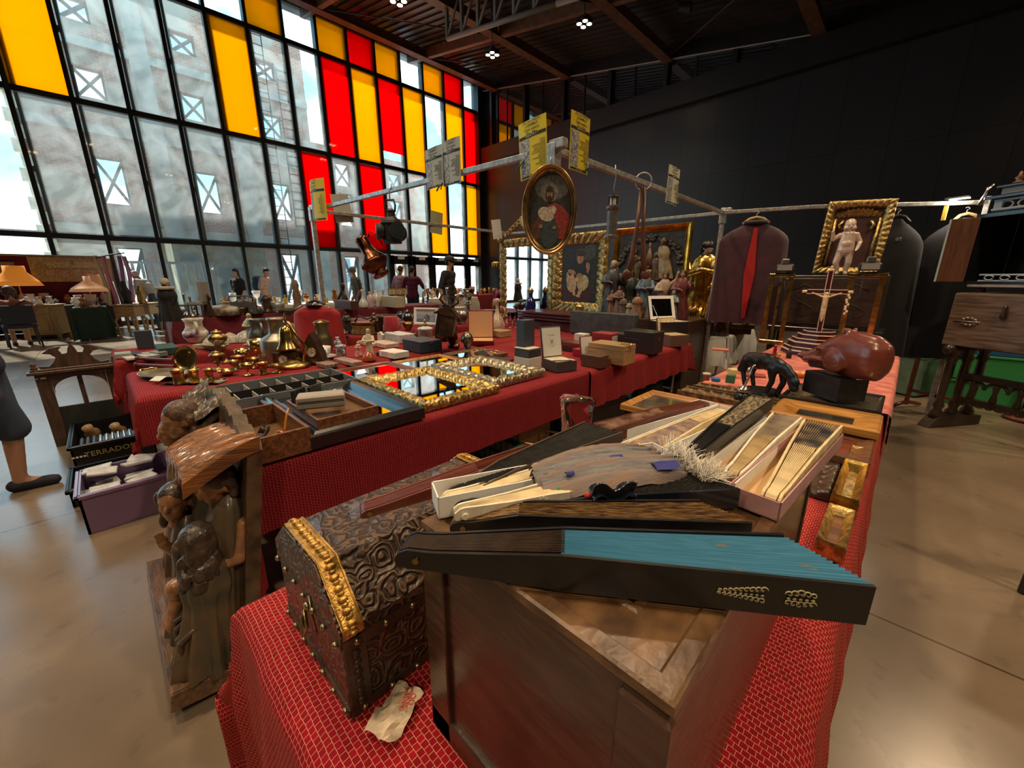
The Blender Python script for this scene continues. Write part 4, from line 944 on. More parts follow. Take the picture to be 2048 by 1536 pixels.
tc_=crate('plastic_crate','black plastic crate of tubes with gold capital letters on its side, on the floor',-4.9,-4.19,-.36,.1,.2,blackpl)
text('TERRADOS',.055,mat('gold_print',(.4,.33,.12),.5),tc_,(.369,-.03,.12),(PI/2,0,PI/2)); 
b=B()
for k in range(4): b.box((.362,-.225+.02*k,.115),(.004,.014,.012))
b.obj('slot_mark',white,tc_)
for k in range(11):
    one('metal_tube',B().cyl((0,0,0),(.2,0,0),.017,n=10),silver if k>2 else bronze,'shiny metal tube in the row packed inside the black floor crate','tube',(-4.45,-.3+.034*k,.17),0,'tubes in the black floor crate')
for k,(x,y,lab) in enumerate([(-4.72,-.24,'round wooden brush at the front left of the black floor crate'),(-4.62,-.08,'small wooden brush behind the round one in the black floor crate')]):
    one('wooden_brush',B().lathe([(0,0),(.045,0),(.05,.06),(.03,.09),(.035,.13),(0,.14)],16),ltwood,lab,'brush',(x,y,.1),0,rot=(.25,.5,0))
one('dark_board',B().box((0,0,.16),(.02,.5,.32),.004),mat('slate_board',(.03,.035,.035),.4),'thin dark board leaning on the back of the black floor crate','board',(-4.99,-.22,.02),0,rot=(0,-.1,.0))
crate('plastic_bin','lilac translucent plastic bin full of flat card packets, on the floor',-3.49,-3.06,-.29,.12,.24,purple,cat='bin')
crate('plastic_crate','low black plastic tray half under the lilac bin',-3.95,-3.52,-.36,.0,.12,blackpl)
packm=mat('white_packet',(.62,.64,.68),.45,var=.2,sc=30)
rr=random.Random(5)
for k in range(14):
    a=k%2; row=k//2
    x=-3.43+.075*(row%5)+rr.uniform(-.01,.01); y=-.2+.19*a+rr.uniform(-.02,.02); z=.13+.045*(k//5)+.002*k
    one('card_packet',B().box((0,0,.01),(.085,.13,.016),.003),packm,'flat white card packet in the lilac plastic bin','packet',(x,y,z),0,'packets in the lilac bin',rot=(rr.uniform(-.15,.15),rr.uniform(-.2,.2),rr.uniform(-.4,.4)))
# carved mirror frame standing on the floor
t=thing('crested_frame','dark wooden frame with horned crest and arched opening, standing on the floor','frame',(-5.0,-.25,0.002),PI/2)
fw=mat('brown_frame_wood',(.12,.07,.05),.4,0,0,8,.2,20,col2=(.06,.035,.025),stretch=(8,8,1))
b=B()
arch=[(-.16,.10),(-.16,.46)]+[(-.16+.32*(.5-.5*math.cos(PI*k/12)),.46+.12*math.sin(PI*k/12)) for k in range(1,12)]+[(.16,.46),(.16,.10)]
o0=[(-.245,.0),(-.245,.62)]; 
b.box((-.205,0,.32),(.08,.03,.64)); b.box((.205,0,.32),(.08,.03,.64)); b.box((0,0,.05),(.34,.03,.1))
top=[(-.165,.64)]+[(-.16+.32*(.5-.5*math.cos(PI*k/16)),.46+.13*math.sin(PI*k/16)**.8) for k in range(17)]+[(.165,.64)]
b.prism(top,-.015,.015,'y'); b.obj('panel',fw,t)
b=B().box((0,-.01,.645),(.56,.06,.025),.004); b.box((0,-.008,.665),(.52,.045,.02),.004); b.obj('cornice',fw,t)
b=B()
crest=[(-.2,.675),(-.21,.7),(-.15,.69),(-.12,.72),(-.1,.76),(-.125,.79),(-.17,.8),(-.12,.84),(-.05,.85),(-.075,.82),(-.06,.785),(-.03,.79),(-.02,.83),(0,.87),(.02,.83),(.03,.79),(.06,.785),(.075,.82),(.05,.85),(.12,.84),(.17,.8),(.125,.79),(.1,.76),(.12,.72),(.15,.69),(.21,.7),(.2,.675)]
b.prism(crest,-.012,.012,'y'); b.obj('crest',fw,t)
for x,z in((-.235,.675),(.235,.675)): B().lathe([(0,0),(.02,0),(.024,.01),(.012,.02),(.02,.035),(.012,.05),(.008,.06),(0,.066)],14).obj('finial',fw,t).location=(x,-.008,z)
B().lathe([(0,0),(.014,0),(.02,.012),(.01,.022),(.012,.035),(0,.05)],14).obj('finial',fw,t).location=(0,0,.866)
b=B().box((-.2,-.016,.6),(.03,.002,.014)); b.obj('price_tag',white,t); b=B().box((-.235,-.016,.6),(.012,.002,.01)); b.obj('price_tag',white,t)
b=B().box((.0,.02,.3),(.03,.02,.6)); b.obj('back_strut',fw,t)
# ================= T2: mirrors and boxes =================
Z2=TZ
def orn(fr,a=.006): return lambda t_,ins,j: a*(math.sin(t_*120+ins*60)*math.sin(ins*150+t_*40)+.6*math.sin(t_*260)*math.cos(ins*220))
blkf=mat('black_ripple_moulding',(.014,.015,.018),.25,var=.2,sc=30,coat=.5)
ripple=[(0,0),(0,.05),(.012,.055),(.02,.05),(.03,.062),(.045,.058),(.06,.045),(.066,.048),(.08,.03),(.086,.033),(.1,.02),(.1,0)]
flatframe('large mirror in a black ripple-moulded frame lying nearest the wooden drawers',-2.36,-1.555,.47,.99,Z2+.002,.05,blkf,.1,mirror,'mirror',prof=ripple,inn='mirror_glass')
gprof=[(0,0),(0,.04),(.006,.046),(.02,.05),(.03,.052),(.04,.05),(.052,.045),(.06,.035),(.066,.03),(.07,.03),(.076,.018),(.076,0)]
flatframe('mirror in a bright gilt leaf-carved frame, second along the table edge',-2.35,-1.62,1.03,1.55,Z2+.002,.05,gold2,.076,mirror,'mirror',prof=gprof,orn=orn(0),seg=110,inn='mirror_glass')
sgold=metal('silvery_gilt',(.5,.43,.3),.32,.5,60,.5,160)
flatframe('mirror in a silvery gilt carved frame, third along the table edge',-2.37,-1.69,1.58,2.05,Z2+.002,.055,sgold,.082,mirror,'mirror',prof=[(a*1.08,c*1.1) for a,c in gprof],orn=orn(0),seg=110,inn='mirror_glass')
flatframe('small mirror in a plain mahogany frame beside the compartment tray',-2.79,-2.39,.98,1.48,Z2+.002,.03,redwood,.04,mirror,'mirror',inn='mirror_glass')
flatframe('small mirror in a thin honey wood frame behind the gilt mirror',-2.78,-2.39,1.5,1.95,Z2+.002,.025,orange_gilt,.02,mirror,'mirror',inn='mirror_glass')
flatframe('narrow mirror in a thin walnut frame behind the silvery gilt mirror',-2.78,-2.4,1.98,2.4,Z2+.002,.025,mdwood,.018,mirror,'mirror',inn='mirror_glass')
def openbox(name,label,x0,x1,y0,y1,z,h,m,th=.01,inner=None,cat='box',rz=0):
    t=thing(name,label,cat,((x0+x1)/2,(y0+y1)/2,z),rz); w,l=x1-x0,y1-y0
    B().box((0,0,.005),(w-.004,l-.004,.01)).obj('bottom',inner or m,t)
    b=B()
    for s in(-1,1): b.box((s*(w/2-th/2),0,h/2),(th,l,h),.002); b.box((0,s*(l/2-th/2),h/2),(w-2*th,th,h),.002)
    b.obj('side',m,t); return t
openbox('wooden_tray','deep walnut drawer holding smoking pipes, at the near table corner',-1.99,-1.555,.25,.475,Z2+.0,.1,mdwood,.012,mat('drawer_bottom',(.16,.085,.03),.5))
openbox('wooden_tray','second walnut drawer lying on the black mirror, under the grey case',-1.98,-1.6,.52,.78,Z2+.058,.045,mdwood,.011,mat('drawer_bottom',(.16,.085,.03),.5))
def pipe(label,x,y,z,rz,bm,sm,rot=(0,0)):
    t=thing('smoking_pipe',label,'pipe',(x,y,z),0,'smoking pipes in the walnut drawer',rot=(rot[0],rot[1],rz))
    B().lathe([(0,0),(.014,.002),(.018,.02),(.019,.04),(.016,.046),(.012,.046),(.011,.02),(0,.015)],16).obj('bowl',bm,t)
    B().tube([(.012,0,.012),(.04,0,.022),(.08,0,.034),(.115,0,.036)],.006,8,taper=lambda u:1-.4*u).obj('stem',sm,t)
pipe('amber carved smoking pipe standing up at the back of the walnut drawer',-1.69,.42,Z2+.03,2.2,mat('amber_meerschaum',(.5,.18,.03),.25,coat=.5),mat('amber_meerschaum',(.5,.18,.03),.25),(0,-.9))
pipe('dark briar pipe in the middle of the walnut drawer',-1.72,.34,Z2+.012,2.6,dkwood,blackl)
pipe('long dark pipe lying across the walnut drawer',-1.82,.36,Z2+.012,2.9,dkwood,blackl,(.6,0))
pipe('small dark pipe at the right end of the walnut drawer',-1.66,.33,Z2+.012,2.0,dkwood,blackl,(.4,0))
one('brass_tin',B().lathe([(0,0),(.035,0),(.037,.02),(.033,.03),(0,.034)],20,ax=1.3),brass,'oval brass tin at the left end of the walnut drawer','tin',(-1.9,.3,Z2+.012),.4)
one('amber_stand',B().box((0,0,.02),(.03,.03,.05),.004),mat('amber_meerschaum',(.5,.18,.03),.25),'amber square block beside the standing amber pipe','block',(-1.66,.44,Z2+.012))
# compartment tray with trinkets
t=thing('compartment_tray','long grey-black tray divided into small compartments of trinkets','tray',(-2.48,.66,Z2+.001))
w,l=.4,.68
B().box((0,0,.004),(w,l,.007)).obj('bottom',black,t)
greyb=mat('slate_card',(.17,.2,.23),.6); 
b=B()
for s in(-1,1): b.box((s*(w/2-.004),0,.035),(.008,l,.065)); b.box((0,s*(l/2-.004),.035),(w-.016,.008,.065))
b.obj('wall',greyb,t)
b=B().box((0,0,.034),(.008,l-.016,.06)); b.obj('wall',black,t)
b=B()
for k in range(1,8):
    for s in(-1,1): b.box((s*.096,-l/2+l*k/8,.03),(.18,.004,.05))
b.obj('divider',mat('grey_divider',(.45,.43,.4),.7),t)
trk=mat('mixed_trinket',(.5,.4,.26),.4,.5,0,60,0,0,col2=(.1,.08,.06))
k=0
for i in range(8):
    for s in(-1,1):
        for q in range(2):
            b=B(); rr2=random.Random(k)
            for _ in range(5): b.sph((rr2.uniform(-.03,.03),rr2.uniform(-.02,.02),.008+rr2.random()*.008),(.012,.007,.007),8,5)
            b.tube([(rr2.uniform(-.03,.03),rr2.uniform(-.02,.02),.01+.004*_) for _ in range(5)],.003,5)
            one('trinket',b,[trk,brass,pewter][k%3],'small metal trinket in a cell of the grey-black compartment tray','trinket',(-2.48+s*.096+(q-.5)*.07,.66-l/2+l*(i+.5)/8,Z2+.009),rr2.uniform(0,3),'trinkets in the compartment tray'); k+=1
one('card_flap',B().box((0,0,.002),(.3,.13,.003)),mat('grey_flap',(.1,.1,.11),.6),'dark grey card flap at the end of the compartment tray','card',(-2.45,.25,Z2+.002),.1)
# cases
b=B(); b.grid(lambda u,v:(.1*(2*u-1)*(1),.036*math.cos(PI*v),.03*max(-.6,math.sin(PI*v))*(1-.25*(2*u-1)**4)+.02),12,16); b.box((0,0,.018),(.2,.074,.03),.01)
t=thing('spectacle_case','light grey hinged spectacle case on the second walnut drawer','case',(-1.76,.6,Z2+.107),1.15)
B().box((0,0,.014),(.19,.085,.028),.012).obj('lower_shell',mat('grey_plastic',(.3,.29,.28),.45),t); B().box((0,0,.044),(.19,.085,.028),.014).obj('upper_shell',mat('warm_grey_plastic',(.36,.34,.31),.45),t); B().box((0,0,.029),(.191,.086,.003)).obj('seam',mat('grey_seam',(.15,.15,.15),.5),t)
for k,(x,y,lab) in enumerate([(-1.93,.56,'shiny black wallet standing on edge against the drawers'),(-1.95,.64,'second black wallet standing just behind the first')]):
    one('wallet',B().box((0,0,.03),(.012,.085,.06),.004),mat('shiny_black_leather',(.02,.025,.03),.15,bump=.3,bs=200),lab,'wallet',(x,y,Z2+.1),.6)
for k in range(4): one('pen_case',B().box((0,0,.006),(.02,.16,.011),.003),[black,mat('pale_pink_case',(.5,.3,.26),.5),brass,black][k],['slim black pen case on the second drawer','slim pale pink pen case on the second drawer','slim brass ruler on the second drawer','slim black pen tray at the back of the second drawer'][k],'pen case',(-1.9+.03*k-.03,.71+.0*k,Z2+.104),1.2)
# ================= goods on the stall tables =================
PR={ # normalised profiles: radius (of half width), height
'mortar':[(0,0),(.8,0),(.82,.06),(.7,.12),(.74,.6),(.8,.85),(1,.95),(1,1),(.86,1),(.7,.5),(0,.3)],
'cup':[(0,0),(.6,0),(.62,.04),(.5,.1),(.9,.5),(1,1),(.93,1),(.8,.5),(0,.2)],
'goblet':[(0,0),(.75,0),(.75,.04),(.2,.1),(.14,.4),(.2,.45),(.7,.6),(1,1),(.92,1),(.6,.65),(0,.55)],
'bowl':[(0,0),(.4,0),(.45,.08),(.85,.5),(1,1),(.95,1),(.78,.5),(0,.15)],
'stand':[(0,0),(.9,0),(.95,.06),(.3,.14),(.16,.3),(.2,.42),(.14,.5),(.16,.7),(.3,.76),(.2,.82),(.32,.92),(.34,1),(.24,1),(.2,.9),(0,.88)],
'vase':[(0,0),(.5,0),(.55,.03),(.5,.08),(.9,.35),(1,.52),(.85,.7),(.42,.82),(.4,.9),(.55,1),(.48,1),(.34,.9),(0,.8)],
'bottle':[(0,0),(.9,0),(1,.03),(1,.5),(.85,.6),(.3,.72),(.28,.92),(.36,.94),(.36,1),(0,1)],
'decanter':[(0,0),(.8,0),(1,.06),(1,.22),(.7,.4),(.3,.55),(.2,.7),(.22,.86),(.45,.94),(.2,1),(0,1)],
'jug':[(0,0),(.6,0),(.62,.03),(.95,.25),(1,.4),(.8,.56),(.66,.66),(.68,.85),(.85,.99),(.8,1),(.62,.86),(0,.8)],
'can':[(0,0),(.95,0),(1,.02),(1,.52),(.95,.56),(.5,.66),(.46,.7),(.46,.92),(.52,.95),(.5,1),(0,1)],
'coffee':[(0,0),(.8,0),(.85,.03),(.8,.06),(.78,.3),(.62,.74),(.66,.76),(.66,.8),(.5,.86),(.16,.89),(.12,.92),(.2,.96),(.12,1),(0,1)],
'bell':[(1,.0),(.96,.05),(.78,.2),(.62,.42),(.55,.7),(.45,.86),(.3,.93),(.12,.96),(.1,1),(0,1)],
'ginger':[(0,0),(.55,0),(.55,.05),(.75,.1),(1,.5),(.9,.66),(.55,.72),(.62,.75),(.66,.83),(.5,.9),(.16,.94),(.2,.98),(0,1)],
'dish':[(0,0),(.5,0),(.55,.15),(1,.85),(1,1),(.96,1),(.5,.35),(0,.3)],
'dome':[(0,0),(1,0),(1,.08),(.9,.4),(.6,.75),(.25,.93),(.1,1),(0,1)],
'urn':[(0,0),(.5,0),(.5,.05),(.2,.12),(.25,.2),(.9,.45),(1,.6),(.75,.75),(.4,.8),(.55,.85),(.5,.9),(.15,.95),(.12,1),(0,1)],
'column':[(0,0),(.9,0),(1,.1),(.6,.25),(.5,.4),(.6,.55),(.4,.7),(.5,.85),(.3,1),(0,1)],
'fez':[(0,0),(1,0),(1,.02),(.8,.98),(.76,1),(0,1)],
'lidjar':[(0,0),(.9,0),(.95,.03),(.93,.75),(1,.77),(1,.83),(.9,.86),(.4,.92),(.15,.94),(.2,1),(0,1)],
'grinder':[(0,0),(.85,0),(1,.02),(.75,.12),(.6,.3),(.75,.5),(.55,.62),(.8,.72),(.75,.85),(.5,.95),(.35,1),(0,1)],
}
TABZ=TZ+.0005
def snap(p,e=.05):
    if abs(p.z-TABZ)>.03: return p
    best=None
    for x0,x1,y0,y1 in (T1,T2,T2b,T3,T4,T3b,T4b,T5):
        q=Vector((max(x0+e,min(x1-e,p.x)),max(y0+e,min(y1-e,p.y)),p.z)); d=(q-p).length
        if best is None or d<best[0]: best=(d,q)
    return best[1] if best[0]<.6 else p
def item(kind,px,py,wpx,hpx,m,label,cat,name,z=None,group=None,handle=None,lid=None,n=24,rz=0.,spout=None,base=None,deco=None,ay=1.,lob=0,la=0.):
    z=TABZ if z is None else z
    p=snap(gz(px,py,z)); k=mpp(p); w=wpx*k; h=hpx*k
    parts=handle or lid or spout or base or deco
    prof=[(r*w/2,q*h) for r,q in PR[kind]]
    if not parts:
        return one(name,B().lathe(prof,n,ay=ay,lob=lob,la=la),m,label,cat,p,rz,group)
    t=thing(name,label,cat,p,rz,group)
    B().lathe(prof,n,ay=ay,lob=lob,la=la).obj('body',m,t)
    if handle:
        s,z0,z1,rr_,hm=handle
        for sg in ([1,-1] if s==2 else [s]):
            B().tube([(sg*w*.36,0,z1*h),(sg*w*.62,0,z1*h*.99),(sg*w*.74,0,(z0+z1)/2*h),(sg*w*.6,0,z0*h),(sg*w*.4,0,z0*h*.96)],rr_*w,8).obj('handle',hm or m,t)
    if spout: B().tube([(spout*w*.4,0,h*.3),(spout*w*.62,0,h*.5),(spout*w*.74,0,h*.75)],.07*w,8,taper=lambda u:1.3-.7*u).obj('spout',m,t)
    if lid: B().lathe([(r*w/2,q*h) for r,q in lid[0]],n).obj('lid',lid[1],t)
    if base: B().lathe([(base[0]*w/2,-.0),(base[0]*w/2,base[1]*h*.6),(base[0]*w*.45,base[1]*h)],n).obj('base',base[2],t)
    if deco: B().lathe([(r*w/2*1.006+.0006,q*h) for r,q in deco[0]],n,lob=lob,la=la).obj('painted_band',deco[1],t)
    return t
def bx(px,py,wx,ly,hz,m,label,cat='box',name='small_box',z=None,group=None,rz=0.,lidm=None,lidfrac=.35,front=None,clasp=None,unit='px',bev=.003):
    """closed box; (px,py)= middle of its base; sizes in photo pixels at that spot"""
    z=TABZ if z is None else z
    p=snap(gz(px,py,z)); k=mpp(p) if unit=='px' else 1.
    w,l,h=wx*k,ly*k,hz*k
    if not(lidm or front or clasp): return one(name,B().box((0,0,h/2),(w,l,h),bev),m,label,cat,p,rz,group)
    t=thing(name,label,cat,p,rz,group)
    B().box((0,0,h*(1-lidfrac)/2),(w,l,h*(1-lidfrac)),bev).obj('body',m,t); B().box((0,0,h*(1-lidfrac/2)),(w*1.01,l*1.01,h*lidfrac-.001),bev).obj('lid',lidm or m,t)
    if front: B().box((w/2+.001,0,h*.5),(.002,l*.7,h*.7)).obj('label_panel',front,t)
    if clasp: B().box((w/2+.003,0,h*(1-lidfrac)),(.006,.018,.018),.002).obj('clasp',clasp,t)
    return t
def open_case(px,py,wx,ly,hz,lidh,m,inner,label,cat='case',name='open_case',z=None,ang=1.75,side='y',lidinner=None,rz=0.,group=None):
    """box with raised lid hinged on its far (-x) side, opening towards +x"""
    z=TABZ if z is None else z
    p=snap(gz(px,py,z)); k=mpp(p); w,l,h,lh=wx*k,ly*k,hz*k,lidh*k
    t=thing(name,label,cat,p,rz,group)
    B().box((0,0,h/2),(w,l,h),.002).obj('base',m,t); B().box((0,0,h-.001),(w*.9,l*.92,.006)).obj('lining',inner,t)
    a=ang-PI/2
    lid=B().box((0,0,lh/2),(.014,l,lh),.003).obj('lid',m,t); lid.location=(-w/2+.004,0,h); lid.rotation_euler=(0,-a,0)
    B().box((.008,0,lh/2),(.004,l*.92,lh*.92)).obj('lid_lining',lidinner or inner,lid)
    return t,lid,(w,l,h,lh)
bluew=mat('blue_white_glaze',(.8,.8,.78),.18,0,0,0,0,0); MC.pop('blue_white_glaze')
def checker(name,c1,c2,s,rough=.2):
    m,nt,bs=_nt(name); N=nt.nodes; L=nt.links; tc=N.new('ShaderNodeTexCoord'); vo=N.new('ShaderNodeTexVoronoi'); vo.inputs['Scale'].default_value=s; vo.inputs['Randomness'].default_value=.15; L.new(tc.outputs['Object'],vo.inputs['Vector'])
    r=N.new('ShaderNodeValToRGB'); r.color_ramp.elements[0].position=.36; r.color_ramp.elements[1].position=.42; r.color_ramp.elements[0].color=(*c1,1); r.color_ramp.elements[1].color=(*c2,1); L.new(vo.outputs['Distance'],r.inputs[0]); L.new(r.outputs[0],bs.inputs['Base Color']); bs.inputs['Roughness'].default_value=rough; return m
bluechk=checker('blue_net_glaze',(.015,.03,.2),(.8,.8,.78),55); bluechk2=checker('blue_net_glaze_fine',(.015,.03,.2),(.8,.8,.78),90)
floral=mat('floral_glaze',(.75,.75,.7),.2,0,0,55,0,0,col2=(.1,.16,.3)); majol=mat('majolica_glaze',(.74,.73,.66),.2,0,0,20,0,0,col2=(.35,.33,.3))
oval_bl=mat('cobalt_glaze',(.015,.03,.2),.2)
mix=[('brass',brass),('aged brass',brass2)]
# ---- T3: brassware on the fringed red cloth ----
p=gz(330,753,TABZ); 
t=thing('brass_tray','big oval brass tray with scrolled ends, at the near left table corner','tray',(p.x,p.y,TABZ),.35); w=.42
B().lathe([(0,.006),(.12,.006),(.15,.012),(.19,.03),(.2,.03),(.19,.024),(.12,.0),(0,.0)],36,ax=1.0,ay=.62).obj('dish',brass2,t)
for s in(-1,1): B().tube([(s*.19,-.05,.028),(s*.225,-.03,.034),(s*.215,0,.03),(s*.225,.03,.034),(s*.19,.05,.028)],.007,6).obj('handle',brass,t)
t=thing('brass_plate','round brass plate standing on edge behind the mortars','plate',gz(378,738,TABZ),.8,rot=(0,0,.75)); 
k=mpp(gz(378,738,TABZ)); pl=B().lathe([(0,0),(.7*22*k,.002),(23*k,.008),(24*k,.012),(23.5*k,.004),(0,-.003)],36).obj('disc',brass,t); pl.location=(0,.0,23*k); pl.rotation_euler=(PI/2-.25,0,0)
hd=(1,.25,.8,.06,None)
for a in [
('mortar',360,768,26,30,brass2,'squat brass mortar at the front corner of the scalloped tray','mortar','brass_mortar',None),
('mortar',391,762,20,24,brass,'smaller brass mortar, second on the scalloped tray','mortar','brass_mortar',None),
('mortar',420,757,18,20,brass,'wide-lipped brass mortar, third on the scalloped tray','mortar','brass_mortar',None),
('stand',387,737,20,34,brass,'brass candlestick in front of the upright brass plate','candlestick','brass_candlestick',None),
('stand',438,740,24,30,brass2,'brass candlestick with a wide foot behind the third mortar','candlestick','brass_candlestick',None),
('bowl',456,750,34,11,brass,'brass bowl on a low foot right of the mortars','bowl','brass_bowl',None),
('urn',433,722,28,24,brass2,'round-bellied brass censer with a wooden pestle beside it','censer','brass_censer',None),
('stand',454,725,22,34,brass2,'tall brass candlestick with splayed legs','candlestick','brass_candlestick',None),
('goblet',497,750,26,24,brass,'low brass chamberstick on a round saucer','candlestick','brass_chamberstick',None),
('mortar',480,736,24,25,brass2,'brass mortar behind the chamberstick','mortar','brass_mortar',None),
('mortar',528,748,20,24,brass,'brass beaker standing alone nearest the cloth edge','beaker','brass_beaker',None),
('goblet',555,744,28,16,brass,'brass footed dish beside the lone beaker','dish','brass_dish',None),
('goblet',510,735,22,20,brass2,'small brass chalice between beaker and mug','chalice','brass_chalice',None),
('cup',488,722,28,24,brass,'wide brass pot in front of the tankard','pot','brass_pot',None),
('goblet',541,722,26,14,brass2,'tiny brass lidded cup below the big milk can','cup','brass_cup',None),
('goblet',470,742,18,22,brass2,'small brass chalice left of the chamberstick','chalice','brass_chalice',None),
('stand',515,722,18,22,brass,'short brass candlestick below the tankard','candlestick','brass_candlestick',None),
]: item(*a[:5],a[5],a[6],a[7],a[8])
item('cup',505,705,40,35,brass,'large brass tankard with a broad strap handle','tankard','brass_tankard',handle=(1,.15,.85,.05,None))
item('grinder',424,712,14,44,mdwood,'turned wooden pepper mill among the brassware','pepper mill','pepper_mill')
item('urn',450,705,34,40,brass2,'grey-gold lidded urn behind the turned pepper mill','urn','brass_urn')
t=thing('scalloped_tray','long scalloped brass tray edge under the three mortars','tray',gz(390,765,TABZ),.82)
b=B(); k=mpp(gz(390,765,TABZ)); b.grid(lambda u,v:((u-.5)*110*k,(v-.5)*36*k+.004*math.sin(u*50)*(1 if v>.5 else -1)*abs(2*v-1),.003+.008*abs(2*v-1)**4+.003*math.sin(u*50)*abs(2*v-1)),60,8); b.obj('sheet',brass,t)
one('price_card',B().grid(lambda u,v:((u-.5)*.08,(v-.5)*.05,.02+.02*v),6,4),mat('white_tag',(.7,.7,.68),.7),'crumpled white price card at the corner of the brass tray','card',gz(318,766,TABZ),.6)
for i,(px,py,lab) in enumerate([(300,722,'upper dark wooden baton lying at the left end of the brass table'),(300,735,'lower dark wooden baton lying at the left end of the brass table')]):
    b=B().cyl((-.16,0,.014),(.2,0,.014),.011,.016,12); b.cyl((-.18,0,.014),(-.16,0,.014),.016,n=12)
    one('wooden_baton',b,redwood,lab,'baton',gz(px+8,py,TABZ),.55)
# bell
p=gz(590,733,TABZ); k=mpp(p)
t=thing('table_bell','polished brass ship bell hanging from a bracket','bell',(p.x,p.y,TABZ),.0)
t.location=(p.x,p.y,TABZ)
br=Vector((RIGHT.x,RIGHT.y,0)); q=gz(596,738,TABZ)
B().lathe([(0,0),(30*k,0),(30*k,5*k),(22*k,9*k),(14*k,14*k),(8*k,20*k),(5*k,28*k),(0,30*k)],24).obj('foot',brass2,t)
bell=B().lathe([(r*22*k,zz*48*k) for r,zz in PR['bell']]+[],28).obj('bell',brass,t); bell.location=br*(-8*k)+Vector((0,0,36*k))
B().tube([br*(18*k)+Vector((0,0,4*k)),br*(26*k)+Vector((0,0,40*k)),br*(10*k)+Vector((0,0,66*k)),br*(0)+Vector((0,0,88*k)),br*(-8*k)+Vector((0,0,92*k)),br*(-8*k)+Vector((0,0,82*k))],3*k,8).obj('bracket',brass,t)
B().lathe([(0,0),(3*k,2*k),(2*k,8*k),(0,16*k)],10).obj('finial',brass,t).location=br*(-6*k)+Vector((0,0,92*k))
# clocks
def clock(label,px,py,w,h,d,m,r,rz=.8,tilt=0.,shape='box',facez=.6):
    p=gz(px,py,TABZ); k=mpp(p); t=thing('mantel_clock',label,'clock',(p.x,p.y,TABZ),rz); w*=k;h*=k;d*=k;r*=k
    if shape=='box': b=B().box((0,0,h/2),(w,d,h),.006); b.box((0,0,h*.06),(w*1.2,d*1.15,h*.12),.004)
    else: b=B().prism([(-w*.5,0),(w*.5,0),(w*.42,h*.3),(w*.2,h*.75),(0,h),(-w*.3,h*.7),(-w*.45,h*.3)],-d/2,d/2,'y'); b.box((0,0,h*.05),(w*1.15,d*1.2,h*.1),.004)
    b.obj('case',m,t)
    B().cyl((0,-d/2-.001,h*facez),(0,-d/2-.006,h*facez),r,n=24).obj('dial',mat('clock_dial',(.7,.68,.6),.4),t)
    b=B().tube([(r*math.cos(a*.5236),-d/2-.006,h*facez+r*math.sin(a*.5236)) for a in range(12)],r*.08,6,True); b.obj('bezel',brass,t)
    b=B().box((0,-d/2-.008,h*facez+r*.25),(r*.08,.001,r*.6)); b.box((r*.2,-d/2-.008,h*facez),(r*.5,.001,r*.08)); b.obj('clock_hand',black,t)
    return t
clock('small dark wooden box clock with a white dial, behind the bell foot',578,732,46,30,30,dkwoody,9,.75,facez=.55)
clock('dark swooping wooden clock with a small pale dial, right of the bell',632,727,42,62,22,mat('brown_clock',(.05,.025,.02),.35,coat=.3),9,.75,shape='sw',facez=.4)
item('can',565,728,66,92,mat('dull_zinc',(.35,.32,.27),.4,.85,.3,12),'large dull metal milk can with a flared collar','milk can','milk_can')
item('jug',522,690,40,52,mat('blue_grey_zinc',(.2,.22,.22),.35,.8,.3,12),'dark riveted metal jug behind the brass tankard','jug','metal_jug',handle=(1,.3,.85,.06,None))
item('jug',650,706,36,62,mat('greenish_bronze',(.2,.17,.1),.35,.8,.35,12),'greenish bronze jug with lid, right of the pale-dial clock','jug','bronze_jug',handle=(-1,.35,.9,.05,None),lid=([(0,1.08),(.3,1.06),(.85,1.0),(.85,.98),(0,.98)],brass2))
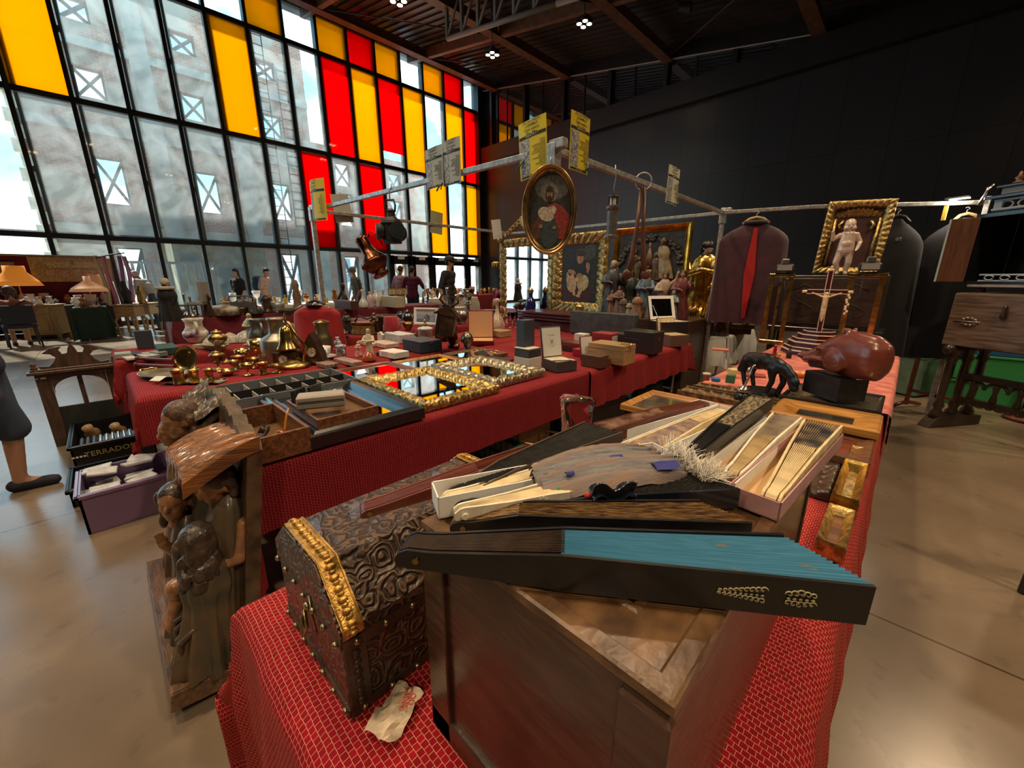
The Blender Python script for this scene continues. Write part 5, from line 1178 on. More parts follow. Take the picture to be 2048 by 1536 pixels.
# ceramics on T3
t=item('cup',648,715,30,22,white,'big white cup with a band of blue lattice, on a saucer','cup','blue_lattice_cup',z=TABZ+.008,handle=(1,.25,.8,.06,None),deco=([(.8,.35),(.97,.8)],bluechk))
item('dish',648,717,46,6,white,'white saucer under the blue lattice cup','saucer','saucer')
item('lidjar',684,716,20,30,floral,'small white sugar pot with blue dots and a wooden spoon','pot','sugar_pot',handle=(1,.3,.6,.07,None))
item('vase',663,700,10,18,mat('green_glaze',(.2,.4,.2),.25),'tiny green bud vase behind the lattice cup','vase','bud_vase')
item('vase',677,700,14,26,bluechk,'small blue and white milk jug behind the lattice cup','jug','milk_jug')
def doll(px,py,h,m,label,cat,name,hm=None,sk=None,z=None,arms=True,rz=None,hair=None,wid=1.,fold=.12,group=None,halo=None,seed=1,lean=(0,0),y0=None,hat=None,base=None,armpose=0):
    """small robed statuette"""
    z=TABZ if z is None else z
    p=snap(gz(px,py,z)) if y0 is None else gy(px,py,y0); k=mpp(p); H_=h*k; rz=.78 if rz is None else rz
    t=thing(name,label,cat,p,rz,group)
    if base: B().box((0,0,.03*H_),(.42*H_*wid,.34*H_*wid,.06*H_),.003).obj('base',base,t)
    z0=.05*H_ if base else 0
    b=B(); robe(b,0,0,z0,.84*H_,.17*H_*wid,.14*H_*wid,fold,7,seed,(lean[0]*H_,lean[1]*H_)); b.obj('robe',m,t,fix=False)
    hc=(lean[0]*H_,lean[1]*H_-.02*H_,.9*H_)
    b=B(); headblobs(b,hc,.066*H_,0,.1); hd_=remesh('head',b,.0095*H_+.0004,sk or skin,t,1)
    b=B(); hairblobs(b,hc,.07*H_,0,.1,hair or 'long',seed); remesh('hair',b,.012*H_+.0004,hm or relh,hd_,1)
    if arms:
        b=B(); ap=[((.12,0,.72),(.17,-.07,.6),(.04,-.15,.6)),((.12,0,.72),(.2,-.06,.6),(.2,-.16,.7)),((.12,0,.72),(.24,-.02,.82),(.26,-.06,.97)),((.12,0,.72),(.18,-.02,.58),(.16,-.06,.45))]
        for s,pp in((1,ap[armpose]),(-1,ap[0] if armpose!=3 else ap[3])):
            P=[Vector((s*a*H_+lean[0]*H_,c*H_+lean[1]*H_,d*H_)) for a,c,d in pp]; caps(b,P[0],P[1],.05*H_,.045*H_); caps(b,P[1],P[2],.045*H_,.033*H_)
        remesh('sleeve',b,.014*H_+.0004,m,t,1)
        b=B()
        for s,pp in((1,ap[armpose]),(-1,ap[0] if armpose!=3 else ap[3])):
            e=Vector((s*pp[2][0]*H_,pp[2][1]*H_,pp[2][2]*H_)); dd=(Vector(pp[2])-Vector(pp[1])); hand(b,e,.085*H_,(s*dd.x,dd.y,dd.z),(0,.3,1) if abs(dd.z)<.1 else (1,0,0),.5)
        b.obj('hand',sk or skin,t)
    if halo: B().tube([(.1*H_*math.cos(a*PI/8),.04*H_,.93*H_+.1*H_*math.sin(a*PI/8)) for a in range(16)],.008*H_,6,True).obj('halo',halo,t)
    return t
doll(741,718,62,mat('cream_porcelain',(.7,.64,.5),.2,coat=.5),'slender cream porcelain lady standing by the spiral dish','statuette','porcelain_lady',mat('cream_hair',(.55,.45,.3),.3),mat('cream_porcelain_skin',(.72,.6,.47),.25),wid=.7)
doll(718,713,30,mat('red_white_glaze',(.6,.04,.03),.25,0,0,60,0,0,col2=(.8,.76,.7)),'little figurine in a red and white striped dress','statuette','striped_figurine',mat('white_hair',(.7,.68,.62),.4),wid=1.4)
item('dome',743,722,28,18,mat('amber_glass',(.3,.06,.02),.1,coat=.6),'dark amber glass paperweight with gold flecks','paperweight','paperweight')
one('black_purse',B().lathe([(0,0),(.05,.0),(.06,.015),(.05,.03),(.03,.036),(0,.036)],24,ax=1.2,ay=.7),blackl,'small shiny black purse beside the paperweight','purse',gz(768,710,TABZ),.8)
for i,(px,py,wx,ly,lab) in enumerate([(660,735,40,26,'printed metal tin lid at the table edge, left of the paperweight'),(700,728,70,22,'flat red-figured box lid left of the paperweight'),(800,716,52,34,'white book with pink stripes in front of the navy cutlery box')]):
    bx(px,py,wx,ly,8 if i<2 else 12,[mat('figured_tin',(.4,.3,.25),.5,0,0,60,0,0,col2=(.12,.08,.07)),mat('pink_figured_lid',(.55,.45,.42),.5,0,0,50,0,0,col2=(.3,.15,.13)),mat('white_book',(.75,.74,.72),.6)][i],lab,'box' if i<2 else 'book',['tin_lid','box_lid','book'][i],rz=.1)
b=bx(845,700,64,50,22,navy,'navy cutlery box with black velvet inside','box','cutlery_box',lidm=navy,lidfrac=.2)
for i in range(4): one('black_strap',B().tube([(0,-.05,.0),(.01,0,.006),(0,.05,.0)],.006,6),black,'black watch strap lying on the navy cutlery box','strap',gz(838+i*9,686,TABZ+.082),.5,'straps on the navy box')
item('lidjar',852,688,30,38,mat('pale_scenic_glaze',(.62,.7,.68),.25,0,0,30,0,0,col2=(.4,.52,.42)),'white lidded jar painted with a pale green landscape','jar','lidded_jar',lid=([(0,1.3),(.15,1.28),(.1,1.15),(.2,1.05),(.3,1.0),(0,.98)],brass2))
item('bottle',832,692,14,26,pewter,'small silver-topped bottle left of the landscape jar','bottle','glass_bottle')
for i,(px,py,w_,l_,h_,mm,lab) in enumerate([(800,682,60,34,16,mat('patterned_card',(.7,.7,.68),.6,0,0,60,0,0,col2=(.4,.45,.5)),'white patterned card box behind the pink-striped book'),(770,692,60,30,8,mat('pink_floral_card',(.66,.55,.48),.6,0,0,40,0,0,col2=(.5,.35,.3)),'flat floral card box behind the porcelain lady'),(735,690,60,14,6,mat('tan_board',(.5,.42,.28),.6,var=.2),'long tan board behind the striped figurine')]): bx(px,py,w_,l_,h_,mm,lab,'box','card_box')
for i,(px,lab) in enumerate([(762,'little white ceramic pyramid behind the porcelain lady'),(776,'tiny grey ceramic house second in the row behind the porcelain lady'),(788,'tiny brown-roofed ceramic house third in the row behind the porcelain lady')]):
    p=gz(px,680,TABZ); k=mpp(p); b=B().box((0,0,5*k),(10*k,8*k,10*k)); b.prism([(-6*k,10*k),(6*k,10*k),(0,17*k)],-4.5*k,4.5*k,'y'); one('ceramic_house',b,[white,mat('grey_glaze',(.45,.48,.5),.3),mat('brown_glaze',(.3,.2,.13),.4)][i],lab,'ornament',p,.6)
# far end of T3: camera, skull, busts
def cam_old(px,py,label):
    p=gz(px,py,TABZ); k=mpp(p); t=thing('bellows_camera',label,'camera',(p.x,p.y,TABZ),.75)
    B().box((0,0,14*k),(40*k,30*k,28*k),.003).obj('body',black,t); B().cyl((-6*k,-15*k,14*k),(-6*k,-24*k,14*k),9*k,8*k,20).obj('lens',brass2,t); B().box((8*k,-16*k,14*k),(10*k,1*k,22*k)).obj('side_panel',navy,t)
    B().box((0,0,29*k),(30*k,16*k,3*k),.002).obj('top_plate',pewter,t)
cam_old(893,680,'black box camera with a dark brass lens')
p=gz(888,678,TABZ+.1); k=mpp(p); t=thing('carved_cuckoo_clock','dark carved cuckoo clock with antler crest standing tilted','clock',(p.x,p.y,TABZ+.12),.75,rot=(0,.2,.75))
B().box((0,0,26*k),(36*k,22*k,44*k),.004).obj('case',dkwoody,t); B().prism([(-26*k,44*k),(26*k,44*k),(0,66*k)],-14*k,14*k,'y').obj('roof',dkwood,t); B().cyl((0,-11*k,26*k),(0,-13*k,26*k),11*k,n=20).obj('dial',bronze,t)
for s in(-1,1): B().tube([(s*4*k,-6*k,60*k),(s*18*k,-6*k,72*k),(s*14*k,-6*k,86*k)],2.5*k,6).obj('antler',dkwood,t)
b=B(); p=gz(908,695,TABZ); k=mpp(p); headblobs(b,(0,0,22*k),14*k,0,.1); b.sph((0,0,4*k),(14*k,10*k,6*k)); remesh('x',b,2*k,metal('rusty_bronze',(.14,.09,.06),.3,.4,30),None,1)
o=bpy.data.objects['x']; o.name='bronze_portrait'; tag(o,'dark bronze head lying in front of the cuckoo clock','sculpture'); o.location=p; o.rotation_euler=(.3,0,.4)
b=B(); p=gz(935,702,TABZ); k=mpp(p); headblobs(b,(0,0,22*k),15*k,0,.0); b.sph((0,0,3*k),(10*k,9*k,5*k)); remesh('x',b,2*k,metal('grey_green_bronze',(.27,.26,.2),.3,.3,30),None,1)
o=bpy.data.objects['x']; o.name='bronze_bust'; tag(o,'grey-green bronze bust of a bald man with a moustache','sculpture'); o.location=p; o.rotation_euler=(0,0,1.0)
t,lid,(w_,l_,h_,lh_)=open_case(968,688,44,52,8,56,mat('dark_red_leather',(.2,.012,.02),.4),mat('peach_lining',(.62,.36,.2),.7),'open dark red jewel case with a peach silk lid lining',ang=1.7,rz=-.75)
item('ginger',975,675,22,46,mat('yellow_glaze',(.62,.42,.02),.15,coat=.5),'bright yellow ginger jar with a domed lid on a black foot','jar','ginger_jar',base=(.8,.1,black),lid=([(.66,.76),(.66,.83),(.5,.9),(.16,.94),(.2,.98),(0,1.0)],mat('yellow_glaze',(.62,.42,.02),.15)))
item('decanter',995,662,30,64,mat('painted_porcelain',(.68,.62,.55),.2,0,0,70,0,0,col2=(.4,.25,.17)),'tall slim-necked porcelain bottle with rose painting, right of the yellow jar','bottle','porcelain_bottle',handle=(1,.45,.75,.04,None))
bx(1000,672,36,30,12,ltwood,'pale wooden block under the rose-painted bottle','box','wooden_block')
# ---- T4: books, jug, coffee pot ----
Z4=TABZ
item('jug',395,685,42,48,majol,'white painted majolica pitcher with cobalt ovals','pitcher','majolica_pitcher',handle=(1,.45,.85,.07,None),deco=([(.97,.26),(1.02,.4),(.9,.5)],mat('cobalt_oval_glaze',(.016,.03,.2),.2,0,0,9,0,0,col2=(.72,.7,.64))))
for i,(px,py,wx,ly,hz,mm,lab,cat) in enumerate([
(335,705,76,30,14,mat('dark_green_cloth',(.02,.06,.05),.6),'dark green flat case lying left of the majolica pitcher','case'),
(262,712,50,30,6,black,'thin black book at the near left corner of the book table','book'),
(236,716,30,24,10,mat('grey_box',(.3,.33,.34),.6),'small grey box at the very corner of the book table','box'),
(300,722,60,24,6,mat('magazine',(.5,.48,.45),.5,0,0,20,0,0,col2=(.2,.2,.22)),'magazine with a grey cover near the two wooden batons','magazine'),
(262,727,50,16,5,white,'white slim box at the front of the book table','box'),
(322,716,36,16,9,mat('grey_green_box',(.2,.24,.23),.5),'small grey-green box in front of the dark green case','box'),
(362,712,40,14,4,mat('pale_blue_paper',(.5,.62,.72),.6),'pale blue folded paper beside the majolica pitcher','paper')]):
    bx(px,py,wx,ly,hz,mm,lab,cat,'flat_'+cat,rz=[0,.1,0,.2,.15,.3,.1][i])
bx(293,697,10,26,36,navy,'tall navy box standing on end among the books','box','upright_box')
item('dish',440,705,66,12,mat('olive_patterned',(.38,.37,.24),.3,0,0,50,0,0,col2=(.15,.2,.13)),'curved boat dish with an olive pattern','dish','boat_dish',ay=.5,rz=.5)
bx(418,697,60,14,8,mat('bone_leather',(.5,.45,.33),.6,0,.25,30),'bone-coloured knife sheath leaning over the boat dish','sheath','sheath',rz=.6)
item('dome',462,685,34,20,mat('grey_shell',(.45,.42,.36),.5,var=.4,sc=40),'heap-shaped grey shell ornament behind the pepper mill','shell','shell')
item('dome',430,686,66,14,mat('white_lace',(.55,.52,.45),.8,0,.4,60,.5,100),'bunched white lace cloth right of the pitcher','lace','lace_bundle',ay=.6)
item('dome',493,683,40,22,mat('floral_ceramic',(.6,.6,.57),.3,0,0,60,0,0,col2=(.2,.25,.24)),'low floral tureen behind the tankard','tureen','tureen')
doll(507,690,64,mat('pale_green_stone',(.5,.55,.4),.5,var=.25,sc=40),'pale green and gold saint panel standing behind the zinc jug','statuette','green_statuette',mat('pale_green_hair',(.45,.4,.25),.5),mat('stone_flesh',(.55,.4,.3),.5),base=mat('peach_block',(.6,.36,.25),.6))
item('dome',585,672,44,26,mat('brown_grey_pottery',(.2,.15,.1),.5,var=.4),'brown domed pot lid behind the bell','lid','pot_lid')
item('jug',617,672,24,20,floral,'small floral pot under the red jacket','pot','floral_pot')
t=item('coffee',663,666,28,48,white,'tall white coffee pot with blue net pattern','coffee pot','coffee_pot',handle=(-1,.25,.8,.07,None),spout=None,deco=([(.785,.1),(.78,.3),(.65,.72)],bluechk))
for i,(px,h_,lab) in enumerate([(682,38,'clear cut-glass decanter right of the coffee pot'),(676,26,'clear stemmed glass beside the cut-glass decanter')]): item('decanter' if i==0 else 'goblet',px,669,18 if i==0 else 10,h_,glass,lab,'glass','glass_decanter' if i==0 else 'glass_goblet')
item('lidjar',643,664,24,18,bluechk2,'pile of small blue-white salt cellars left of the coffee pot','pot','salt_cellar')
bx(672,674,60,20,4,black,'black tray under the coffee pot and decanters','tray','serving_tray',rz=.1)
doll(696,666,42,mat('near_black_bronze',(.03,.032,.03),.3),'near-black bronze eagle-like figure beside the decanters','statuette','dark_bronze_figure',black,mat('near_black_bronze',(.03,.032,.03),.3),wid=1.4)
def phone(px,py,label):
    p=gz(px,py,TABZ); k=mpp(p); t=thing('brass_scale',label,'scale',(p.x,p.y,TABZ),.7)
    B().box((0,0,10*k),(38*k,24*k,20*k),.003).obj('box',mat('gilt_figured_wood',(.25,.17,.07),.4,0,.4,30),t); B().box((0,0,22*k),(44*k,28*k,4*k),.002).obj('lid',brass2,t); B().tube([(-18*k,0,24*k),(-10*k,0,36*k),(6*k,0,30*k),(18*k,0,34*k)],2*k,6).obj('arm',dkwood,t)
phone(730,668,'gilt wooden coffee-mill box with a dark crank, in the middle of the row')
item('dome',712,667,20,14,metal('pewter_bowl',(.4,.37,.28),.3,.3,20),'round pewter tea ball in front of the gilt box','tea ball','tea_ball')
doll(757,668,42,bronze,'dark silvery figure group on a gilt base left of the fez','statuette','bronze_group',pewter,pewter,wid=1.2,base=brass2)
item('dish',770,660,44,30,dkwood,'round dark platter standing behind the fez','platter','round_platter')
item('fez',793,662,34,27,redfelt,'crimson felt fez hat lying among the pewter','hat','fez',z=TABZ+.02)
bx(775,664,12,12,14,mat('grey_tin',(.3,.33,.36),.4),'small grey tin left of the fez','tin','small_tin')
item('urn',817,655,24,36,metal('blue_pewter',(.14,.16,.16),.3,.3,20),'dark pewter teapot right of the fez','teapot','pewter_teapot',handle=(1,.3,.7,.06,None))
item('urn',802,640,18,18,metal('blue_pewter',(.14,.16,.16),.3,.3,20),'small dark pewter sugar bowl behind the teapot','sugar bowl','pewter_bowl')
def standpic(px,py,wp,hp,label,fm,draw,y=None,name='framed_picture',rz=.8,tilt=-.15,fwid=.1,cat='picture'):
    p=gz(px,py,TABZ); k=mpp(p); w,h=wp*k,hp*k; t=thing(name,label,cat,(p.x,p.y,TABZ),rz,rot=(tilt,0,rz))
    B().frame(w,h,[(0,0),(0,.02),(fwid*w*.5,.024),(fwid*w,.012),(fwid*w,0)]).obj('frame',fm,t)
    painting(t,w*(1-2*fwid)+.002,h-2*fwid*w+.002,draw,(0,-.004,fwid*w)); return t
def painting(par,w,h,draw,loc,oval=False,name='canvas'):
    """draw=(background,[(colour,cx,cy,rx,ry,rot)]) in 0..1 canvas units; colours are paint on one flat sheet"""
    bgc,sh=draw; b=B(); mats=[]; 
    def cm(c):
        m=mat('paint_%02x%02x%02x'%tuple(int(max(0,min(1,q))*255) for q in c),c,.45,0,.35,60 if w<.5 else 25,.15,200)
        if m not in mats: mats.append(m)
        return mats.index(m)
    b.k=cm(bgc)
    if oval: b.add([(w/2*math.cos(a*PI/24),0,h/2+h/2*math.sin(a*PI/24)) for a in range(48)],[tuple(range(48))])
    else: b.add([(-w/2,0,0),(w/2,0,0),(w/2,0,h),(-w/2,0,h)],[(0,1,2,3)])
    for i,(c,cx,cy,rx,ry,ro) in enumerate(sh):
        b.k=cm(c); d=-.0004*(i+1); pts=[]
        for a in range(18):
            x=rx*math.cos(a*PI/9); y=ry*math.sin(a*PI/9); X=(cx-.5)*w+(x*math.cos(ro)*w-y*math.sin(ro)*h); Zz=cy*h+(x*math.sin(ro)*w+y*math.cos(ro)*h)
            X=max(-w/2,min(w/2,X)); Zz=max(0,min(h,Zz)); pts.append((X,d,Zz))
        b.add(pts,[tuple(range(18))])
    o=b.obj(name,mats,par,fix=False); o.location=loc; return o
standpic(852,650,52,34,'small blue landscape picture in a white frame',white,((.3,.42,.55),[((.5,.58,.65),.5,.8,.6,.2,0),((.12,.14,.2),.55,.35,.16,.3,0),((.4,.28,.1),.5,.45,.05,.12,0),((.15,.2,.3),.3,.15,.4,.15,0)]),rz=.5)
for i,(px,py,w_,h_,k_,mm,lab,cat,nm) in enumerate([
(865,648,12,36,'bottle',mat('green_black_glass',(.03,.045,.03),.1,coat=.6),'dark green bottle before the blue picture','bottle','green_bottle'),
(820,668,24,12,'dish',pewter,'low pewter dish under the blue picture','dish','pewter_dish'),
(880,640,24,34,'urn',metal('blue_pewter',(.14,.16,.16),.3,.3,20),'dark pewter urn left of the silver finial','urn','pewter_urn'),
(897,628,24,52,'stand',silver,'tall silver monstrance stand behind the cuckoo clock','stand','silver_stand'),
(912,648,24,26,'cup',pewter,'large pewter cup, left of a pair','cup','pewter_cup'),
(926,648,22,26,'cup',pewter,'large pewter cup, right of a pair','cup','pewter_cup'),
(920,622,22,8,'dish',ivory2,'cream bread-shaped dish above the pewter cups','dish','cream_dish'),
(840,664,22,16,'bowl',brass2,'small gilt bowl below the blue picture','bowl','gilt_bowl'),
(700,676,16,10,'bowl',silver,'small silver bowl left of the gilt coffee-mill box','bowl','silver_bowl')]): item(k_,px,py,w_,h_,mm,lab,cat,nm)
doll(936,628,32,pewter,'little pewter statuette behind the red jewel case','statuette','pewter_statuette',pewter,pewter,wid=.8)
# ---- T2 far part: cases and boxes ----
bx(1055,742,40,36,30,mat('off_white_card',(.66,.63,.58),.7),'off-white card box at the bottom of the watch box pile','box','card_box',z=TABZ)
p=gz(1053,716,TABZ+.0); k=mpp(gz(1055,742,TABZ))
pp=gz(1055,742,TABZ)
def stack(dx,dz,wx,ly,hz,m,label,**kw):
    return one(kw.get('name','watch_box'),B().box((0,0,hz*k/2),(wx*k,ly*k,hz*k),.003),m,label,'box',(pp.x+dx[0]*k,pp.y+dx[1]*k,pp.z+dz*k))
stack((0,0),30.3,38,36,16,mat('blackish_box',(.03,.035,.04),.5),'blackish box lid in the middle of the watch box pile')
stack((0,-2),46.6,37,34,2,ivory2,'cream booklet lying on top of the blackish box lid',name='booklet')
stack((-10,4),49,22,30,52,navy,'tall navy watch box standing on top of the pile')
t,lid,(w_,l_,h_,lh_)=open_case(1118,738,52,48,20,62,mat('dark_grey_case',(.06,.06,.065),.5),mat('beige_satin',(.62,.53,.4),.7),'open pen case with a white V-marked lid lining and a pen inside',ang=1.75,rz=-.3,lidinner=mat('white_satin',(.68,.7,.68),.6))
vm=mat('grey_print',(.1,.11,.12),.6)
text('V',.05,vm,lid,(.0105,0,lh_*.5),(PI/2,0,PI/2)); text('VISCONTI',.0095,vm,lid,(.0105,0,lh_*.72),(PI/2,0,PI/2),spx=1.3)
b=B().tube([(.011,.022*math.cos(a),lh_*.46+.022*math.sin(a)) for a in [PI+PI*q/10 for q in range(11)]],.0009,5); b.obj('logo_arc',vm,lid)
pn=gz(1125,722,TABZ+h_+.005); one('fountain_pen',B().cyl((-.07,0,.006),(.07,0,.006),.006,.004,10),pewter,'grey fountain pen on the beige satin of the V-marked case','pen',(pn.x,pn.y,TABZ+h_+.004),.9)
one('watch_strap',B().grid(lambda u,v:((u-.5)*.12,(v-.5)*.016,.006+.02*math.sin(PI*u)),12,2),black,'black strap curling in the V-marked case','strap',(pn.x-.02,pn.y+.03,TABZ+h_+.004),.5)
for (px,py,wx,ly,hz,mm,lm,lab,kw) in [
(1250,728,78,46,38,ltwood,ltwood,'large oak jewel box with a glass top of trinkets',dict(clasp=silver,lidfrac=.3)),
(1215,737,44,30,24,mat('brown_leatherette',(.09,.045,.035),.45),None,'brown leatherette case left of the oak jewel box',dict()),
(1160,702,60,40,18,mat('black_red_box',(.04,.02,.02),.4),redwood,'black and red lacquer box behind the open pen case',dict(lidfrac=.5)),
(1168,712,40,24,14,mat('crimson_case',(.3,.015,.04),.4),None,'crimson round-edged case behind the small signed box',dict()),
(1163,697,24,20,30,mat('white_strip_box',(.66,.63,.58),.6),None,'white upright card strip between the lacquer boxes',dict()),
(1210,695,42,34,30,mat('red_velvet_box',(.28,.02,.03),.6),mat('red_velvet_box',(.28,.02,.03),.6),'red box with a pale front panel',dict(front=mat('pale_panel',(.55,.52,.46),.6))),
(1240,694,36,34,28,black,None,'black box right of the red box with pale panel',dict()),
(1285,703,62,44,42,mat('black_leather_box',(.02,.018,.02),.4),None,'large black leather box with a metal clasp',dict(clasp=silver)),
(1215,668,80,40,12,redwood,None,'shallow reddish wooden frame box at the back of the boxes',dict()),
(1255,658,60,36,26,mat('black_wood_case',(.025,.02,.02),.4),None,'long black case leaning before the statuettes',dict(clasp=bronze)),
(1150,690,70,30,8,mat('dark_slab',(.04,.04,.045),.3),None,'flat dark slab box at the back left of the boxes',dict()),
(1325,668,30,28,14,mat('grey_velvet_box',(.1,.12,.13),.7),None,'grey velvet box by the mirror-lidded case',dict()),
(1270,740,36,10,14,redwood,None,'small reddish box tucked behind the oak jewel box',dict())]:
    bx(px,py,wx,ly,hz,mm,lab,'box','jewel_box',lidm=lm,**kw)
b=B(); rr=random.Random(3)
for _ in range(26): b.sph((rr.uniform(-.06,.06),rr.uniform(-.04,.04),.006),(.008,.008,.005),8,5)
p=gz(1250,728,TABZ); o=one('trinket_heap',b,brass,'glittering trinkets under the glass of the oak jewel box','trinkets',(p.x,p.y,TABZ+38*mpp(p)+.002),kind='stuff')
p=gz(1240,706,TABZ+.12); one('turquoise_tray',B().box((0,0,.005),(.1,.18,.01)),mat('turquoise_lining',(.1,.4,.35),.6),'turquoise-lined tray edge on the oak jewel box','tray',(p.x,p.y,TABZ+38*k+.0),0) if False else None
bx(1335,676,56,60,13,black,'flat black riser box under the mirror-lidded jewellery case','box','riser_box',rz=-.55)
t,lid,(w_,l_,h_,lh_)=open_case(1335,668,44,60,26,50,mat('black_mirror_case',(.015,.015,.018),.3),mat('pearl_heap',(.62,.55,.4),.4,0,.5,120,1.,150),'black jewellery case whose raised lid holds a white-framed mirror',ang=1.9,rz=-.55,lidinner=mirror,z=.832)
B().frame(l_*.96,lh_*.96,[(0,0),(0,.006),(l_*.1,.006),(l_*.1,0)]).obj('mirror_border',white,lid).location=(.009,0,lh_*.02)
lid.children[-1].rotation_euler=(0,0,PI/2)
b=B().cyl((w_*.3,-l_*.48,h_),(-w_*.35,-l_*.48,h_+lh_*.6),.003,n=6); b.obj('lid_stay',silver,t)
t,lid,q=open_case(1345,690,44,42,22,30,mat('brown_box',(.13,.07,.05),.5),mat('ring_tray',(.55,.43,.26),.5,0,.5,90,1.,120),'small brown box with a pale wooden lid and rings inside',ang=1.8,rz=-.5,lidinner=ivory)
t,lid,q=open_case(1262,672,30,26,12,30,dkwood,mat('pearl_heap',(.62,.55,.4),.4),'gold-crusted jewel lid standing open before the black cases',ang=1.8,rz=-.5,lidinner=gold)
t,lid,q=open_case(1182,722,30,30,8,40,mat('dark_red_leather',(.2,.012,.02),.4),redfelt,'small dark red ring box with a white card in its lid',ang=1.75,rz=-.3,lidinner=mat('white_satin',(.68,.7,.68),.6))
p=gz(1182,722,TABZ+.04); one('silver_ring',B().tube([(.014*math.cos(a*PI/8),0,.014+.014*math.sin(a*PI/8)) for a in range(16)],.004,6,True),silver,'silver ring displayed in the small dark red ring box','ring',(p.x,p.y,TABZ+.032),.5)
b=B(); rr=random.Random(8)
for _ in range(60): b.sph((rr.uniform(-.13,.13),rr.uniform(-.07,.07),.004+.016*rr.random()),(.011,.011,.006),7,4)
p=gz(968,705,TABZ); one('necklace_heap',b,mat('mixed_gold',(.55,.42,.25),.3,.7,.5,80),'tangle of gold chains and beads behind the flat mirrors','jewellery',(p.x,p.y,TABZ),.4,kind='stuff')
t,lid,q=open_case(995,722,56,34,5,20,mat('dark_red_leather',(.2,.012,.02),.4),black,'flat black jewel tray with a red rim behind the silvery mirror',ang=2.6,rz=.3)
item('dome',1042,660,20,20,mat('crystal_ball',(.6,.62,.62),.03,metal=1.),'silvery mirror ball behind the tall navy watch box','ball','mirror_ball',z=TABZ)
for i,(px,lab) in enumerate([(1020,'clear tall tumbler left of the mirror ball'),(1030,'clear narrow tumbler nearest the mirror ball')]): item('cup',px,655,11,30,glass,lab,'glass','glass_tumbler')
item('vase',1072,642,22,58,mat('cobalt_gilt',(.012,.014,.11),.1,coat=.6),'slim cobalt blue vase with a gilt crown lid','vase','cobalt_vase',z=TABZ+.02,lid=([(.55,1.0),(.6,1.03),(.3,1.1),(.12,1.14),(0,1.18)],brass),base=(.6,.06,brass))
bx(1072,650,50,40,8,mat('white_marble',(.55,.52,.46),.3,var=.3,sc=8),'pale marble slab under the cobalt vase','slab','marble_slab')
# ================= stall frames, hanging goods, pictures =================
galv=mat('galvanised_pipe',(.5,.51,.5),.45,.7,.3,30)
C1=Vector((-1.57,1.94,2.1)); C2=Vector((-1.6,4.92,2.09)); K0=Vector((-4.69,1.75,2.1)); C3=Vector((-4.76,4.85,2.1))
def pipe_(label,pts,r=.017,name='stall_pipe'): 
    b=B()
    for a,c in zip(pts,pts[1:]):
        d=(Vector(c)-Vector(a)); L_=d.length; rz=math.atan2(d.y,d.x); pit=-math.atan2(d.z,math.hypot(d.x,d.y))
        b.M=Matrix.Translation((Vector(a)+Vector(c))/2)@Euler((0,pit,rz)).to_matrix().to_4x4(); b.box((0,0,0),(L_,r*2,r*2),.003)
    b.M=Matrix.Identity(4); return one(name,b,galv,label,'stall pole')
pipe_('galvanised stall rail running back from the oval portrait corner',[C1,C2])
pipe_('galvanised stall rail running left from the oval portrait corner to the flyers',[C1,K0])
pipe_('galvanised back rail of the stall above the books and jugs',[K0,C3])
pipe_('galvanised rear rail behind the gilt mirror and pictures',[C3,C2])
pipe_('upright galvanised stall post rising through the red jacket',[K0+Vector((0,0,.05)),(K0.x,K0.y,0.005)],.022)
pipe_('upright galvanised stall post left of the maroon velvet jacket',[C2+Vector((0,0,.05)),(C2.x,C2.y,0.005)],.02)
E_=[gz(*p,2.09) for p in[(1448,425),(1620,414),(1850,408),(1975,404)]]
pipe_('yellowish rail carrying the velvet jacket, cloaks and clip light',E_)
pipe_('thin post at the right end of the cloak rail',[E_[-1]+Vector((0,0,.05)),(E_[-1].x,E_[-1].y,.005)],.018)
for p,lab in((C1,'steel corner bracket above the oval portrait'),(C2,'steel corner bracket above the gilded angel group'),(K0,'steel corner bracket above the red jacket')):
    b=B().box((0,0,-.04),(.06,.06,.14),.004); b.box((.03,0,.02),(.1,.05,.05),.004); one('pipe_bracket',b,galv,lab,'bracket',p)
